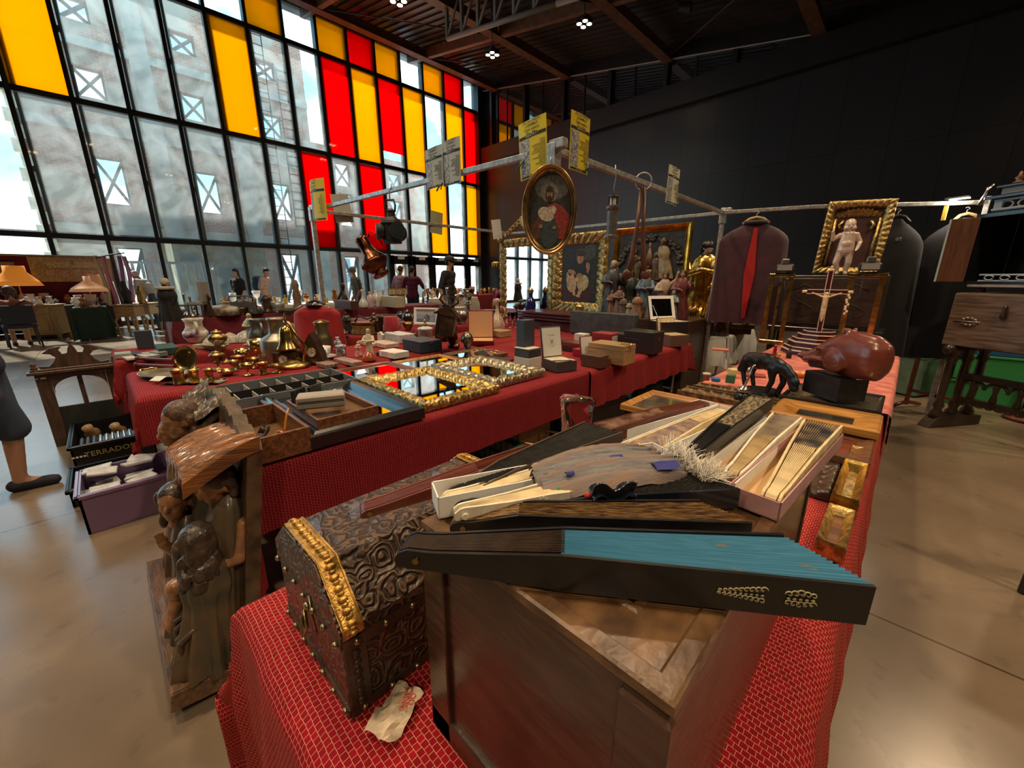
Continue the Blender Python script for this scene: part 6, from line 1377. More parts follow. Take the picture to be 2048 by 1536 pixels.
# flyers
yel=mat('yellow_flyer_paper',(.72,.6,.02),.6); ink=mat('black_ink',(.012,.012,.012),.6); paper=mat('white_paper',(.72,.74,.74),.7); greyp=mat('backlit_grey_paper',(.45,.5,.48),.7); photo=mat('printed_photo',(.55,.6,.62),.6,0,0,90,0,0,col2=(.12,.13,.14)); greenp=mat('pale_green_flyer_paper',(.6,.66,.48),.7); olive=mat('olive_paper',(.33,.35,.22),.7); clipm=mat('green_clip',(.02,.13,.08),.4)  # greyp: the back-lit look of the sheets is put into its grey
LIST='MUEBLES\nRELOJES\nALBUMES DE CROMOS\nFOTOS Y POSTALES\nLIBROS ANTIGUOS\nJUGUETES ANTIGUOS\nUTILES DE ESCRITORIO\nMILITARIA\nMANTONES\nCONDECORACIONES\nBISUTERIA\nDISFRACES\nINSTRUMENTOS\nPINTURA'
def flyer(label,TL,TR,BR,BL,plane,pm,printed=True,clip=None,bend=.03,band=ink):
    P=[plane(*q) for q in(TL,TR,BR,BL)]; c=sum(P,Vector())/4; xa=((P[1]-P[0])+(P[2]-P[3]))/2; ya=((P[0]-P[3])+(P[1]-P[2]))/2; w,h=xa.length,ya.length
    x=xa.normalized(); n=x.cross(ya).normalized(); 
    if n.dot(Vector((0,0,H))-c)<0: n=-n; x=-x
    y=n.cross(x); 
    if y.dot(ya)<0: y=-y; x=-x
    M=Matrix((x,y,n)).transposed().to_4x4(); M.translation=c
    t=thing('hanging_flyer',label,'flyer'); t.matrix_world=M
    b=B(); f=lambda u,v,d:((u-.5)*w,(v-.5)*h,d+bend*w*math.sin(PI*u))
    b.grid(lambda u,v:f(u,v,0),10,4); b.grid(lambda u,v:f(u,v,-.0008),10,4); b.obj('sheet',pm,t,fix=False)
    if printed:
        b=B(); b.grid(lambda u,v:f(.02+.96*u,.70+.055*v,.0012),10,1); b.grid(lambda u,v:f(.06+.88*u,.015+.04*v,.0012),10,1); b.obj('black_band',ink,t,fix=False)
        b=B(); b.grid(lambda u,v:f(.04+.36*u,.07+.61*v,.0011),6,1); b.obj('photo_strip',photo,t,fix=False)
        zz=bend*w
        text('¡No tire NADA!\n¡COMPRO!\nCapas enteras\nOro, Plata',h*.066,ink,t,(0,h*.37,zz+.0016),(0,0,0),ext=.0002,shear=.2)
        text('* 658 05 74 11 *',h*.05,paper,t,(0,h*.227,zz+.003),(0,0,0),ext=.0002)
        text(LIST,h*.033,ink,t,(w*.46,-h*.115,zz*.75+.0016),(0,0,0),align='RIGHT',ext=.0002); text('Pago al contado',h*.03,paper,t,(0,-h*.464,zz+.003),(0,0,0),ext=.0002)
    if clip:
        cp=plane(*clip); loc=M.inverted()@cp; b=B().tube([loc+Vector((0,0,.01)),loc+Vector((-.02,-.03,.03)),loc+Vector((-.045,-.05,.03))],.006,6); b.tube([loc+Vector((0,0,.01)),loc+Vector((-.01,-.045,.02))],.004,6); b.obj('clip',clipm,t)
    return t
pb=lambda x,y:gy(x,y,1.915); pa=lambda x,y:gx(x,y,-1.545); pc=lambda x,y:gx(x,y,-4.62)
flyer('large yellow buying flyer with black print, left of the stall corner',(1032,254),(1087,227),(1101,343),(1046,361),pb,yel,clip=(1050,322))
flyer('large yellow buying flyer with black print, right of the stall corner',(1147,222),(1184,240),(1171,350),(1133,334),pa,yel,clip=(1172,328))
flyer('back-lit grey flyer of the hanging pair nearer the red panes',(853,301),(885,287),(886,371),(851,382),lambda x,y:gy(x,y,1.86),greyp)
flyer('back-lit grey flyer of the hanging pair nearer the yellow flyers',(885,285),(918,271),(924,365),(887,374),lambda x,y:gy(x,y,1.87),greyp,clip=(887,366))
flyer('small curled yellow flyer at the far left end of the rail',(608,376),(642,368),(661,429),(638,435),lambda x,y:gy(x,y,1.73),yel,bend=.1)
flyer('pale green flyer hanging on the right rail',(1338,328),(1361,340),(1352,413),(1331,404),pa,greenp,clip=(1352,400))
flyer('blank bluish back of a flyer behind the railway lantern rail',(660,389),(696,388),(708,445),(672,445),lambda x,y:gx(x,y,-4.72),greyp,False)
flyer('olive back of a flyer against the yellow pane',(861,420),(886,427),(884,470),(860,465),lambda x,y:gx(x,y,-4.72),olive,False)
flyer('blank white flyer back beside the hall corner post',(981,440),(998,439),(1007,475),(988,479),lambda x,y:gx(x,y,-4.72),paper,False)
# oval portrait
p=gy(1097,510,1.9); k=mpp(p); t=thing('oval_portrait','oval gilt-framed portrait of a haloed bearded man in red, hanging at the stall corner','painting',(p.x,p.y,p.z),.62); rw,rh=53*k,81*k
def ovalring(ro,n=56): return [(ro[0]*math.cos(2*PI*i/n),ro[1],ro[2]*math.sin(2*PI*i/n)) for i in range(n)]
b=B(); pr=[(1,.0),(1,.03),(.97,.04),(.92,.036),(.88,.026),(.85,.03),(.8,.022),(.78,.012),(.76,.01),(.76,0)]; vs=[]
n=56
for q,dp in pr: 
    ins=(1-q)*rw
    vs+=[((rw-ins)*math.cos(2*PI*i/n),-dp,rh+(rh-ins)*math.sin(2*PI*i/n)) for i in range(n)]
b.add(vs,[(j*n+i,j*n+(i+1)%n,(j+1)*n+(i+1)%n,(j+1)*n+i) for j in range(len(pr)-1) for i in range(n)],True); b.obj('frame',metal('oval_gilt',(.5,.3,.12),.3,.6,14,.2,120),t)
painting(t,rw*1.54,rh*2-rw*.46,((.035,.04,.04),[((.12,.14,.13),.55,.8,.4,.16,0),((.2,.19,.16),.5,.74,.2,.13,0),((.3,.045,.04),.72,.36,.28,.26,.5),((.12,.05,.04),.22,.26,.16,.2,-.5),((.05,.08,.09),.5,.22,.22,.22,0),((.55,.5,.42),.42,.46,.2,.09,-.5),((.55,.5,.42),.55,.5,.13,.06,.7),((.07,.04,.025),.5,.72,.1,.11,0),((.33,.2,.13),.5,.72,.066,.085,0),((.05,.03,.02),.5,.655,.055,.045,0),((.05,.03,.02),.5,.775,.09,.035,0),((.3,.17,.11),.62,.28,.05,.025,.4),((.3,.17,.11),.3,.3,.05,.03,.4),((.03,.025,.02),.475,.735,.012,.006,0),((.03,.025,.02),.525,.735,.012,.006,0)]),(0,-.009,rw*.23),True)
B().tube([(0,.0,rh*2),(0,.02,rh*2+.06)],.003,5).obj('hook',steel,t)
# railway lantern
def hang(px,py,plane): return plane(px,py)
p=gy(786,487,1.72); k=mpp(p); t=thing('hanging_lantern','black railway signal lantern hanging from the left rail','lantern',p,.5)
B().lathe([(0,0),(18*k,0),(19*k,8*k),(19*k,34*k),(22*k,37*k),(20*k,42*k),(9*k,50*k),(8*k,58*k),(10*k,60*k),(5*k,64*k),(0,64*k)],8,sm=False).obj('body',black,t)
for a in(-.9,.9,PI): 
    d=Vector((math.sin(a),-math.cos(a),0)); B().cyl(d*16*k+Vector((0,0,22*k)),d*30*k+Vector((0,0,22*k)),13*k,16*k,20).obj('lens_hood',black,t); B().cyl(d*29*k+Vector((0,0,22*k)),d*30.5*k+Vector((0,0,22*k)),12*k,n=20).obj('lens',mat('dark_blue_lens',(.03,.06,.08),.05,coat=1.),t)
B().tube([(-9*k,0,58*k),(-11*k,0,70*k),(-8*k,0,80*k),(8*k,0,80*k),(11*k,0,70*k),(9*k,0,58*k)],2*k,6).obj('handle',black,t); B().tube([(0,0,80*k),(0,0,96*k),(5*k,0,100*k),(5*k,0,112*k)],1.2*k,6).obj('hook',steel,t)
p=gy(765,553,1.6); k=mpp(p); t=thing('hanging_flask','dark copper powder flask hanging tilted under the lantern','flask',p,0,rot=(0,-.5,.6))
B().lathe([(0,0),(16*k,2*k),(17*k,6*k),(12*k,10*k),(18*k,16*k),(27*k,28*k),(26*k,36*k),(16*k,48*k),(13*k,60*k),(12*k,78*k),(13*k,82*k),(6*k,86*k),(0,86*k)],24).obj('body',copper,t); B().lathe([(27*k,27*k),(28*k,30*k),(27*k,33*k)],24).obj('rim',copper,t)
B().tube([(14*k,0,76*k),(24*k,0,84*k),(34*k,0,70*k),(34*k,0,50*k)],1.3*k,6).obj('strap',black,t)
# miner lamp, tongs
p=gx(1222,476,-1.57); k=mpp(p); t=thing('hanging_miner_lamp','tall grey iron miner lamp hanging from the right rail','lamp',p)
B().lathe([(0,0),(12*k,0),(12*k,4*k),(10*k,6*k),(10*k,50*k),(13*k,54*k),(13*k,58*k),(10*k,60*k),(0,60*k)],12,sm=False).obj('body',mat('iron_grey',(.16,.16,.16),.45,.6,.3,20),t); B().cyl((0,0,60*k),(0,0,74*k),6*k,n=14).obj('glass',mat('lamp_glass',(.75,.75,.68),.1),t)
b=B()
for a in range(5): b.cyl((9*k*math.cos(a*1.257),9*k*math.sin(a*1.257),58*k),(9*k*math.cos(a*1.257),9*k*math.sin(a*1.257),76*k),1*k,n=6)
b.cyl((0,0,75*k),(0,0,79*k),10*k,8*k,14); b.obj('cage',black,t); B().tube([(0,0,79*k),(0,0,92*k),(3*k,0,108*k),(0,0,132*k)],.9*k,6).obj('hook',steel,t)
p=gx(1272,555,-1.57); k=mpp(p); t=thing('hanging_tongs','long pair of dark wooden tongs hanging from a steel ring on the right rail','tongs',p,.7)
for s in(-1,1):
    b=B(); b.tube([(s*16*k,0,0),(s*11*k,0,40*k),(s*6*k,0,90*k),(s*3*k,0,165*k)],5*k,8,taper=lambda u:1.2-.6*u); b.sph((s*18*k,-2*k,6*k),(10*k,5*k,10*k),12,8); b.obj('arm',mat('reddish_dark_wood',(.13,.055,.035),.35,var=.3,sc=10),t)
B().tube([(15*k*math.cos(a*PI/12),0,175*k+15*k*math.sin(a*PI/12)) for a in range(24)],1.2*k,6,True).obj('ring',steel,t)
# ---------- artworks at the back ----------
def hung(name,label,cat,px,py,wpx,hpx,Y,fm,fwpx,draw=None,inner=None,orn_=None,seg=1,rz=0.,inn='canvas',prof=None):
    p=gy(px,py,Y); k=mpp(p)*1.0; 
    return p,k
def wallpic(name,label,cat,x0,x1,z0,z1,Y,fm,fw,draw=None,inner=None,ornm=0.,seg=1,rz=0,th=.06,inn='canvas'):
    t=thing(name,label,cat,((x0+x1)/2,Y,z0),rz); w,h=x1-x0,z1-z0
    prof=[(0,0),(0,th*.7),(fw*.15,th),(fw*.35,th*.92),(fw*.55,th*.8),(fw*.75,th*.5),(fw*.85,th*.6),(fw*.93,th*.35),(fw,th*.3),(fw,0)]
    d=(lambda t_,ins,j: ornm*(math.sin(t_*70+ins*50)*math.sin(ins*90+t_*24)+.6*math.sin(t_*150)*math.cos(ins*120))) if ornm else None
    B().frame(w,h,prof,seg,d).obj('frame',fm,t)
    if draw: painting(t,w-2*fw+.01,h-2*fw+.01,draw,(0,-th*.3,fw))
    if inner: B().box((0,-th*.25,h/2),(w-2*fw+.01,th*.1,h-2*fw+.01)).obj(inn,inner,t)
    return t
t=wallpic('gilt_mirror','tall gilt mirror with a leafy crest, partly behind the oval portrait','mirror',-4.86,-3.74,.62,2.0,4.72,gold2,.13,inner=mirror,ornm=.012,seg=110,inn='mirror_glass')
b=B(); rr=random.Random(6)
for s in(-1,1):
    for q in range(9):
        a=q/8; cx=s*(.05+.5*a); cz=1.38+.26*(1-a)**1.2; r=.05-.02*a
        b.tube([(cx+s*r*(1-j/14)*math.cos(j*.55),-.05,cz+r*(1-j/14)*math.sin(j*.55)) for j in range(14)],.016,6)
    b.sph((s*.53,-.05,1.4),(.07,.05,.08),10,6); b.sph((s*.53,-.05,.02),(.07,.05,.08),10,6)
b.sph((0,-.05,1.6),(.09,.05,.12),12,8); b.obj('crest',gold2,t)
wallpic('saint_painting','dark painting of a robed man with two pale children in a broad carved gilt frame','painting',-3.72,-2.84,.93,1.99,4.68,gold2,.15,((.025,.028,.022),[((.07,.075,.065),.75,.85,.2,.12,.5),((.018,.022,.026),.5,.52,.34,.22,0),((.05,.015,.012),.45,.14,.5,.16,0),((.1,.06,.03),.53,.83,.13,.09,0),((.42,.24,.14),.52,.75,.09,.085,0),((.05,.03,.02),.53,.84,.12,.05,0),((.4,.22,.13),.3,.53,.12,.04,-.3),((.42,.24,.14),.74,.62,.05,.07,.3),((.4,.22,.13),.74,.55,.03,.05,0),((.05,.02,.02),.45,.42,.28,.06,0),((.52,.4,.24),.3,.32,.14,.15,.2),((.5,.42,.22),.62,.34,.16,.14,-.3),((.55,.36,.2),.31,.43,.07,.055,0),((.3,.2,.1),.52,.46,.09,.05,0),((.55,.37,.22),.45,.4,.05,.05,0),((.52,.34,.19),.56,.2,.05,.13,-.5),((.52,.34,.19),.36,.2,.045,.1,.4),((.52,.34,.19),.5,.11,.07,.02,-.3),((.45,.36,.25),.2,.4,.05,.13,.1)]),ornm=.012,seg=90)
# relief in orange gilt frame
t=wallpic('nativity_relief','dark carved nativity relief in a bright honey-gilt frame','relief',-2.74,-1.8,1.26,1.99,4.66,metal('bright_honey_gilt',(.75,.4,.06),.3,.45,12,.1,60),.07,inner=mat('slate_relief_ground',(.035,.037,.036),.5,0,.4,16,1.,26),inn='relief_ground')
b=B(); rr=random.Random(9)
for i in range(90):
    a=rr.uniform(0,PI); x=.36*math.cos(a)*rr.uniform(.95,1.1); z=.3+.32*math.sin(a)*rr.uniform(.85,1.05)
    b.sph((max(-.39,min(.39,x)),-.02,min(.64,z)),(.03,.022,.024),7,5)
for i in range(26): b.sph((rr.uniform(-.38,.38),-.025,.09+rr.uniform(-.02,.03)),(.05,.03,.03),7,5)
b.obj('rock_border',mat('slate_rock',(.045,.047,.046),.4,0,.4,16,.6,40),t)
def relfig(x,z,h,lean,m,rz=0):
    b=B(); robe(b,0,0,0,.8*h,.2*h,.09*h,.16,7,rz*3,(lean*h,0)); r_=b.obj('relief_figure',m,t,fix=False); r_.location=(x,-.03,z)
    b=B(); headblobs(b,(lean*h,-.02*h,.88*h),.085*h,rz,.1); b2=remesh('head',b,.012*h,mat('dark_flesh',(.16,.09,.06),.4),r_,1)
    b=B(); hairblobs(b,(lean*h,-.01*h,.88*h),.092*h,rz,.1,'long',2); remesh('hair',b,.015*h,relh,b2,1)
rl1=mat('brown_gold_robe',(.12,.07,.04),.35,0,.4,20,.5,40); rl2=mat('pale_gold_robe',(.3,.24,.14),.35,0,.4,20,.5,40)
relfig(-.27,.13,.36,.25,rl1,.8); relfig(-.18,.1,.3,.2,mat('olive_robe',(.13,.12,.08),.35,0,.4,20,.5,40),.8); relfig(.12,.12,.32,-.1,rl1,-.8); relfig(.22,.14,.46,-.12,rl2,-.8); relfig(.06,.09,.2,-.3,rl1,-1.)
b=B(); 
for a in range(9): b.tube([(0,-.02,.5),(-.05+.0125*a,-.025,.3)],.006,5)
b.sph((0,-.02,.52),(.02,.012,.03)); b.sph((.0,-.03,.22),(.06,.03,.025)); b.obj('star_ray',mat('tan_ray',(.3,.18,.09),.4),t)
# dark red carved trunk under the pictures, slate case, plank, statuettes
t=thing('carved_chest','dark red carved trunk standing under the painting','trunk',(-3.4,4.4,.005))
B().box((0,0,.42),(1.1,.5,.84),.01).obj('body',mat('oxblood_wood',(.075,.014,.016),.35,0,.4,14,.6,30),t)
b=B()
for z in(.86,.9,.94): b.box((0,-.02+.01,z),(1.14-.04*(z-.86)*10,.54,.03),.01)
b.obj('moulded_lid',mat('oxblood_wood',(.075,.014,.016),.35),t)
b=B()
for i in range(4): b.box((-.4+.27*i,-.255,.4),(.2,.02,.5),.01)
b.obj('panel',mat('black_red_carving',(.035,.014,.012),.4,0,.5,30,1.,40),t)
p=gy(1245,662,4.2); one('slate_case',B().box((0,0,.14),(.85,.09,.27),.01),mat('mottled_slate_case',(.07,.085,.09),.45,0,0,10,.2,30,col2=(.04,.045,.05)),'long mottled slate-grey instrument case standing behind the boxes','case',(-2.45,3.98,TZ+.004))
t=thing('plank_stand','dark plank stand carrying the crowd of saint statuettes','stand',(-2.2,4.62,.005)); B().box((0,0,.475),(1.15,.6,.95),.006).obj('body',dkwood,t)
SZ=.957
sc_=[ # px, base py, h px, robe, head/hair kind, label, y
(1222,628,92,mat('blue_black_robe',(.05,.055,.065),.4,var=.4,sc=20),'hooded dark statue of a mourning woman holding a figure, far left of the crowd',4.5,dict(hm=mat('pale_veil',(.38,.33,.25),.5),armpose=1,wid=1.1)),
(1222,632,44,mat('terracotta_robe',(.25,.12,.07),.45,var=.3,sc=30),'small terracotta robed saint at the front left of the crowd',4.42,{}),
(1236,632,52,mat('brown_pink_robe',(.22,.12,.09),.45,var=.3,sc=30),'brown-pink robed small saint, second from the left in front',4.42,{}),
(1245,634,36,mat('dull_brown_robe',(.13,.08,.06),.45,var=.3,sc=30),'squat dull brown saint holding a child, front of the crowd',4.4,dict(wid=1.4)),
(1258,620,76,mat('black_green_robe',(.035,.04,.04),.4,var=.4,sc=20),'tall black-green robed statue behind the small saints',4.6,dict(armpose=3,wid=1.1)),
(1257,636,28,mat('stone_grey_robe',(.33,.29,.23),.5,var=.3,sc=40),'tiny stone-grey kneeling saint in front',4.38,dict(wid=1.3)),
(1273,634,42,mat('orange_brown_bust',(.26,.14,.08),.4,var=.3,sc=30),'brown bust of a bearded saint, right of the stone-grey one',4.38,dict(wid=1.6)),
(1287,628,80,mat('slate_blue_robe',(.11,.16,.21),.4,var=.4,sc=25),'slate-blue veiled Madonna statue in the middle of the crowd',4.55,dict(hm=mat('slate_blue_veil',(.14,.19,.24),.4))),
(1302,636,40,mat('dark_tan_bust',(.2,.12,.08),.4,var=.3,sc=30),'tan bust of a smiling man left of the lidded mirror',4.38,dict(wid=1.6)),
(1324,625,78,mat('ivory_flesh_robe',(.45,.33,.24),.4,var=.2,sc=30),'pale black-haired saint raising one arm, above the lidded mirror',4.55,dict(armpose=2,hair='curly')),
(1358,622,84,mat('crimson_brown_robe',(.15,.04,.04),.4,var=.4,sc=25),'crimson-brown robed bishop statue at the right of the crowd',4.55,dict(armpose=1)),
(1343,630,50,mat('teal_veil_robe',(.2,.3,.28),.4,var=.4,sc=25),'teal-veiled small Madonna behind the lidded mirror',4.44,dict(hm=mat('teal_veil_robe',(.2,.3,.28),.4)))]
for (px,py,h_,m_,lab,Y_,kw) in sc_:
    o=doll(px,py,h_*1.15,m_,lab.replace('Madonna','lady'),'statuette','saint_statuette',sk=mat('painted_flesh',(.42,.24,.16),.4),y0=Y_,rz=.35,**({'hm':mat('brown_statue_hair',(.06,.035,.02),.4,var=.4)}|kw))
    o.location.z=SZ; o.location.x=max(-2.72,min(-1.68,o.location.x))
one('book_clasp',B().box((0,0,.06),(.12,.09,.12),.015),gold2,'small rounded gilt casket at the corner of the painting','casket',(-2.82,4.33,.965),.3) if False else one('gilt_casket',B().box((0,0,.06),(.1,.09,.12),.02),gold2,'small rounded gilt casket standing before the painting corner','casket',(-2.96,4.25,.957),.3)
# ---------- white cloth table, golden angel group ----------
T6=(-2.62,-1.42,4.42,6.1)
# (separate table further back)
trestle('folding table under the white cloth behind the red stall',-2.6,-1.44,4.98,6.1,TT,2)
one('tablecloth',tablecloth(-2.62,-1.42,4.95,6.1,TZ-.004,(.1,.34,.34,.1),.03,.03,.05,.3,seed=21),mat('white_linen',(.68,.68,.66),.9,var=.06,sc=10,bump=.15,bs=40,sheen=.2),'white linen cloth under the gilded angels','tablecloth')
p=gy(1432,645,5.5); one('plank_box',B().box((0,0,.05),(.75,.55,.1),.006),dkwood,'dark plank box under the gilded angel group','box',(p.x,p.y,TABZ),.35)
p=gy(1432,645,5.5); p.z=.852; k=mpp(p)
t=thing('gilded_group','large gilded carving of a seated woman flanked by winged angels','sculpture',p,.35,sc=1.28)
gl=metal('bright_gilt',(.8,.5,.12),.26,.45,22,.35,70)
flesh=mat('porcelain_flesh',(.72,.55,.45),.3)
def gfig(x,y,z,h,rzh,lean=(0,0),w=1.,hm=relh,seed=1,rx=.2):
    b=B(); robe(b,0,0,0,.82*h,.22*h*w,.17*h*w,.17,8,seed,(lean[0]*h,lean[1]*h)); r_=b.obj('gilded_robe',gl,t,fix=False); r_.location=(x,y,z); hc=(lean[0]*h,lean[1]*h-.03*h,.9*h)
    b=B(); headblobs(b,hc,.085*h,rzh,rx); hh=remesh('head',b,.011*h,flesh,r_,1); b=B(); hairblobs(b,hc,.09*h,rzh,rx,'curly',seed); remesh('hair',b,.013*h,hm,hh,1)
    b=B(); P=[Vector((.13*h+hc[0],-.02*h,.68*h)),Vector((.2*h,-.12*h,.56*h)),Vector((.06*h,-.22*h,.6*h))]; caps(b,P[0],P[1],.055*h,.05*h); caps(b,P[1],P[2],.05*h,.04*h); Q=[Vector((-q.x+2*hc[0]*.5,q.y,q.z)) for q in P]; caps(b,Q[0],Q[1],.055*h,.05*h); caps(b,Q[1],Q[2],.05*h,.04*h); remesh('sleeve',b,.014*h,gl,r_,1)
    b=B(); hand(b,P[2],.11*h,(-1,-.5,.2),(0,.3,1),.5); hand(b,Q[2],.11*h,(1,-.5,.2),(0,.3,1),.5,-1); b.obj('hand',flesh,r_)
    return r_
gfig(.0,-.1,.06,.5,0,w=1.15,hm=mat('auburn_hair',(.25,.09,.03),.4,var=.3),seed=2); gfig(-.22,.05,.1,.68,.5,(.1,-.05),hm=mat('black_hair',(.02,.018,.02),.35,var=.3),seed=3,rx=.5); gfig(.2,.02,.1,.5,-.6,(-.08,-.03),hm=mat('brown_statue_hair',(.06,.035,.02),.4,var=.4),seed=4,rx=.4)
def wing(x,z,s,h):
    b=B(); b.grid(lambda u,v:(x+s*(.02+.1*math.sin(PI*min(1,v*1.05))*u+.03*v),.1+.02*math.sin(u*9),z+h*v-.05*u*u+.012*math.sin(v*40)*u),8,24); b.grid(lambda u,v:(x+s*(.02+.1*math.sin(PI*min(1,v*1.05))*u+.03*v),.13,z+h*v-.05*u*u),8,12); b.tube([(x+s*.02,.1,z),(x+s*(.03),.1,z+h*.6),(x+s*.06,.1,z+h),(x+s*.1,.1,z+h*.93)],.02,8); b.obj('wing',gl,t)
wing(-.3,.3,-1,.45); wing(.0,.42,1,.26); wing(.26,.22,1,.42)
b=B(); rr=random.Random(5)
for i in range(16):
    x=-.26+.033*i; b.tube([(x,-.2+.05*math.cos(i),.02),(x+.04*math.sin(i*2),-.24,.1+.03*math.sin(i)),(x+.02,-.16,.2)],.035,7,taper=lambda u:1-.5*u)
b.obj('drapery',gl,t); B().box((0,-.03,.0),(.62,.46,.05),.01).obj('base',dkwood,t)
p=gz(1480,668,TABZ)
o=doll(1475,660,66,mat('silver_brown_habit',(.16,.13,.1),.35,.2,.4,20),'dark silvery statue of a praying monk right of the golden angels','statuette','monk_statuette',mat('monk_hair',(.1,.08,.06),.4),mat('bronze_flesh',(.25,.17,.11),.35),rz=.3); o.location=(-1.5,5.06,TABZ)
t=thing('arched_relief','small grey carved triptych of blue-robed figures in front of the golden angels','relief',(-1.62,5.0,TABZ),.3); B().box((0,.02,.08),(.26,.03,.17),.01).obj('back',pewter,t)
for i in range(4): 
    b=B(); robe(b,-.09+.06*i,-.01,0,.13,.025,.02,.15,6,i); b.sph((-.09+.06*i,-.015,.14),.014); b.obj('figure',[mat('silver_brown_habit',(.16,.13,.1),.35),mat('slate_blue_robe',(.11,.16,.21),.4)][i%2],t)
one('wooden_shell',B().lathe([(0,0),(.08,.005),(.1,.02),(.07,.03),(0,.035)],16,ax=1.4,lob=6,la=.08),ltwood,'carved brown wooden leaf dish on the white linen','dish',(-1.68,4.98,TABZ+.001),.2) if False else None
# ---------- clothes on hangers ----------
def garment(label,top,w,h,m,rz,open_=None,name='jacket',hangm=ltwood,collar=None,cat='jacket',flare=1.15,depth_=.09):
    t=thing(name,label,cat,(top.x,top.y,top.z-h-.09),rz)
    def fn(u,v):
        a=2*PI*u; zz=h*v; sh=1 if v<.8 else max(.12,math.cos((v-.8)/.2*PI/2)**.75); ww=w/2*(flare-(flare-1)*v)*sh
        f=1+.05*(1-v)*math.sin(9*a+3*v); d=depth_*(1.2-.4*v)*(1 if v<.9 else .8)
        c=math.cos(a); s=math.sin(a)
        return (ww*f*math.copysign(abs(c)**.8,c),d*f*s,zz)
    B().grid(fn,48,26).obj('body',m,t,fix=False)
    B().tube([(-w*.19,-.03,h*.975),(-w*.1,-.02,h+.02),(0,-.02,h+.035),(w*.1,-.02,h+.02),(w*.19,-.03,h*.975)],.017,8).obj('hanger',hangm,t)
    B().tube([(0,0,h+.03),(0,0,h+.07),(.02,0,h+.085),(.0,0,h+.1),(-.015,0,h+.09)],.003,6).obj('hook',steel,t)
    if open_: B().grid(lambda u,v:((u-.5)*.1*(.35+.65*(1-abs(2*v-1))),-depth_*1.27+.02*v,h*.05+h*.88*v),4,10).obj('lining',open_,t,fix=False)
    if collar: B().tube([(w*.16*math.cos(PI+PI*a/10),.05*math.sin(PI+PI*a/10)*1.2-.01,h*.985) for a in range(11)],.022,8).obj('collar',collar,t)
    return t
velvet=mat('maroon_velvet',(.055,.004,.02),.8,0,0,9,0,0,col2=(.03,.002,.012),sheen=.5); blk=mat('black_wool',(.009,.009,.011),.9,sheen=.1)
b1=gz(1515,420,2.09); q=gy(1515,436,b1.y); garment('maroon velvet jacket with scarlet lining on a wooden hanger',Vector((b1.x,b1.y,2.07)),.62,1.05,velvet,.35,mat('scarlet_lining',(.4,.008,.01),.7),collar=black)
b1=gz(1800,411,2.09); garment('long black cloak with silver clasp, nearest the child statue',Vector((b1.x,b1.y-.02,2.05)),.5,1.35,blk,.5,None,'cloak',black,cat='cloak',flare=1.3)
t_=bpy.data.objects['cloak']; b=B()
for s in(-1,1): b.tube([(s*(.012+.01*math.cos(a)),-.105,1.16+.012*math.sin(a)) for a in [PI*q/6 for q in range(12)]],.003,5)
b.obj('clasp',pewter,t_)
b1=gz(1915,406,2.09); garment('long black cloak on a broad wooden hanger, beside the cabinet',Vector((b1.x+.08,b1.y+.1,2.05)),.55,1.35,mat('blue_black_wool',(.008,.009,.014),.9),.5,None,'cloak',ltwood,cat='cloak',flare=1.35)
t_=bpy.data.objects['cloak.001']; B().cyl((-.06,-.1,1.14),(.07,-.1,1.15),.004,n=6).obj('chain_clasp',brass2,t_)
# red jacket on the stall post
t=garment('scarlet military jacket with dark collar hung round the stall post',Vector((K0.x+.06,K0.y-.1,1.22)),.5,.55,mat('scarlet_wool',(.36,.008,.015),.85,sheen=.3),.75,None,'jacket',black,black)
B().tube([(-.2,-.06,.5),(-.1,-.09,.545),(0,-.1,.55),(.1,-.09,.545),(.2,-.06,.5)],.007,6).obj('silver_braid',silver,t)
# uniform on a stand
p=gz(985,640,TABZ); 
t=thing('uniform_mannequin','headless mannequin in a navy tailcoat with gold epaulette and purple sash','mannequin',(-5.1,5.12,.005),.6,sc=1.1)
def coat(u,v):
    a=2*PI*u; z=.62+.95*v; wx=.23*(1-.25*math.sin(PI*min(1,v*1.2))) if v<.85 else .2*max(.3,math.cos((v-.85)/.15*1.25)); return (wx*math.cos(a),.15*(1 if v<.9 else .75)*math.sin(a),z)
B().grid(coat,32,24).obj('tailcoat',mat('navy_cloth',(.008,.01,.022),.85),t,fix=False)
B().cyl((0,0,1.55),(0,0,1.66),.06,.055,16).obj('neck',cream,t); B().cyl((0,0,0),(0,0,.65),.02,n=8).obj('pole',black,t); B().cyl((0,0,0),(0,0,.02),.18,n=20).obj('foot',black,t)
B().tube([(.18,-.08,1.5),(.08,-.16,1.3),(-.1,-.17,1.08),(-.2,-.1,.95)],.035,6).obj('sash',mat('magenta_silk',(.4,.03,.3),.6),t); B().tube([(-.2,-.1,.95),(-.22,-.12,.8)],.04,6).obj('cuff',mat('gold_brown_cuff',(.4,.22,.08),.6),t)
for s in(-1,1):
    b=B().sph((s*.2,-.02,1.5),(.07,.08,.03)); 
    for j in range(12): b.tube([(s*.2+.06*math.cos(j*.52),-.02+.07*math.sin(j*.52),1.49),(s*.21+.07*math.cos(j*.52),-.02+.08*math.sin(j*.52),1.42)],.008,5)
    b.obj('epaulette',gold2,t)
    b=B()
    for j in range(5): b.sph((s*.07,-.155,1.0+.09*j),.014,8,6)
    b.obj('button',brass,t)
# ================= far end of the near table =================
one('table_runner',tablecloth(-.85,.035,2.62,4.72,TZ+.006,(.0,.2,.0,.0),.03,.01,.04,seed=31),mat('salmon_patterned_cloth',(.62,.2,.13),.8,0,0,14,0,0,col2=(.4,.1,.1)),'salmon patterned cloth at the far end of the near table','tablecloth')
TZ2=TZ+.008
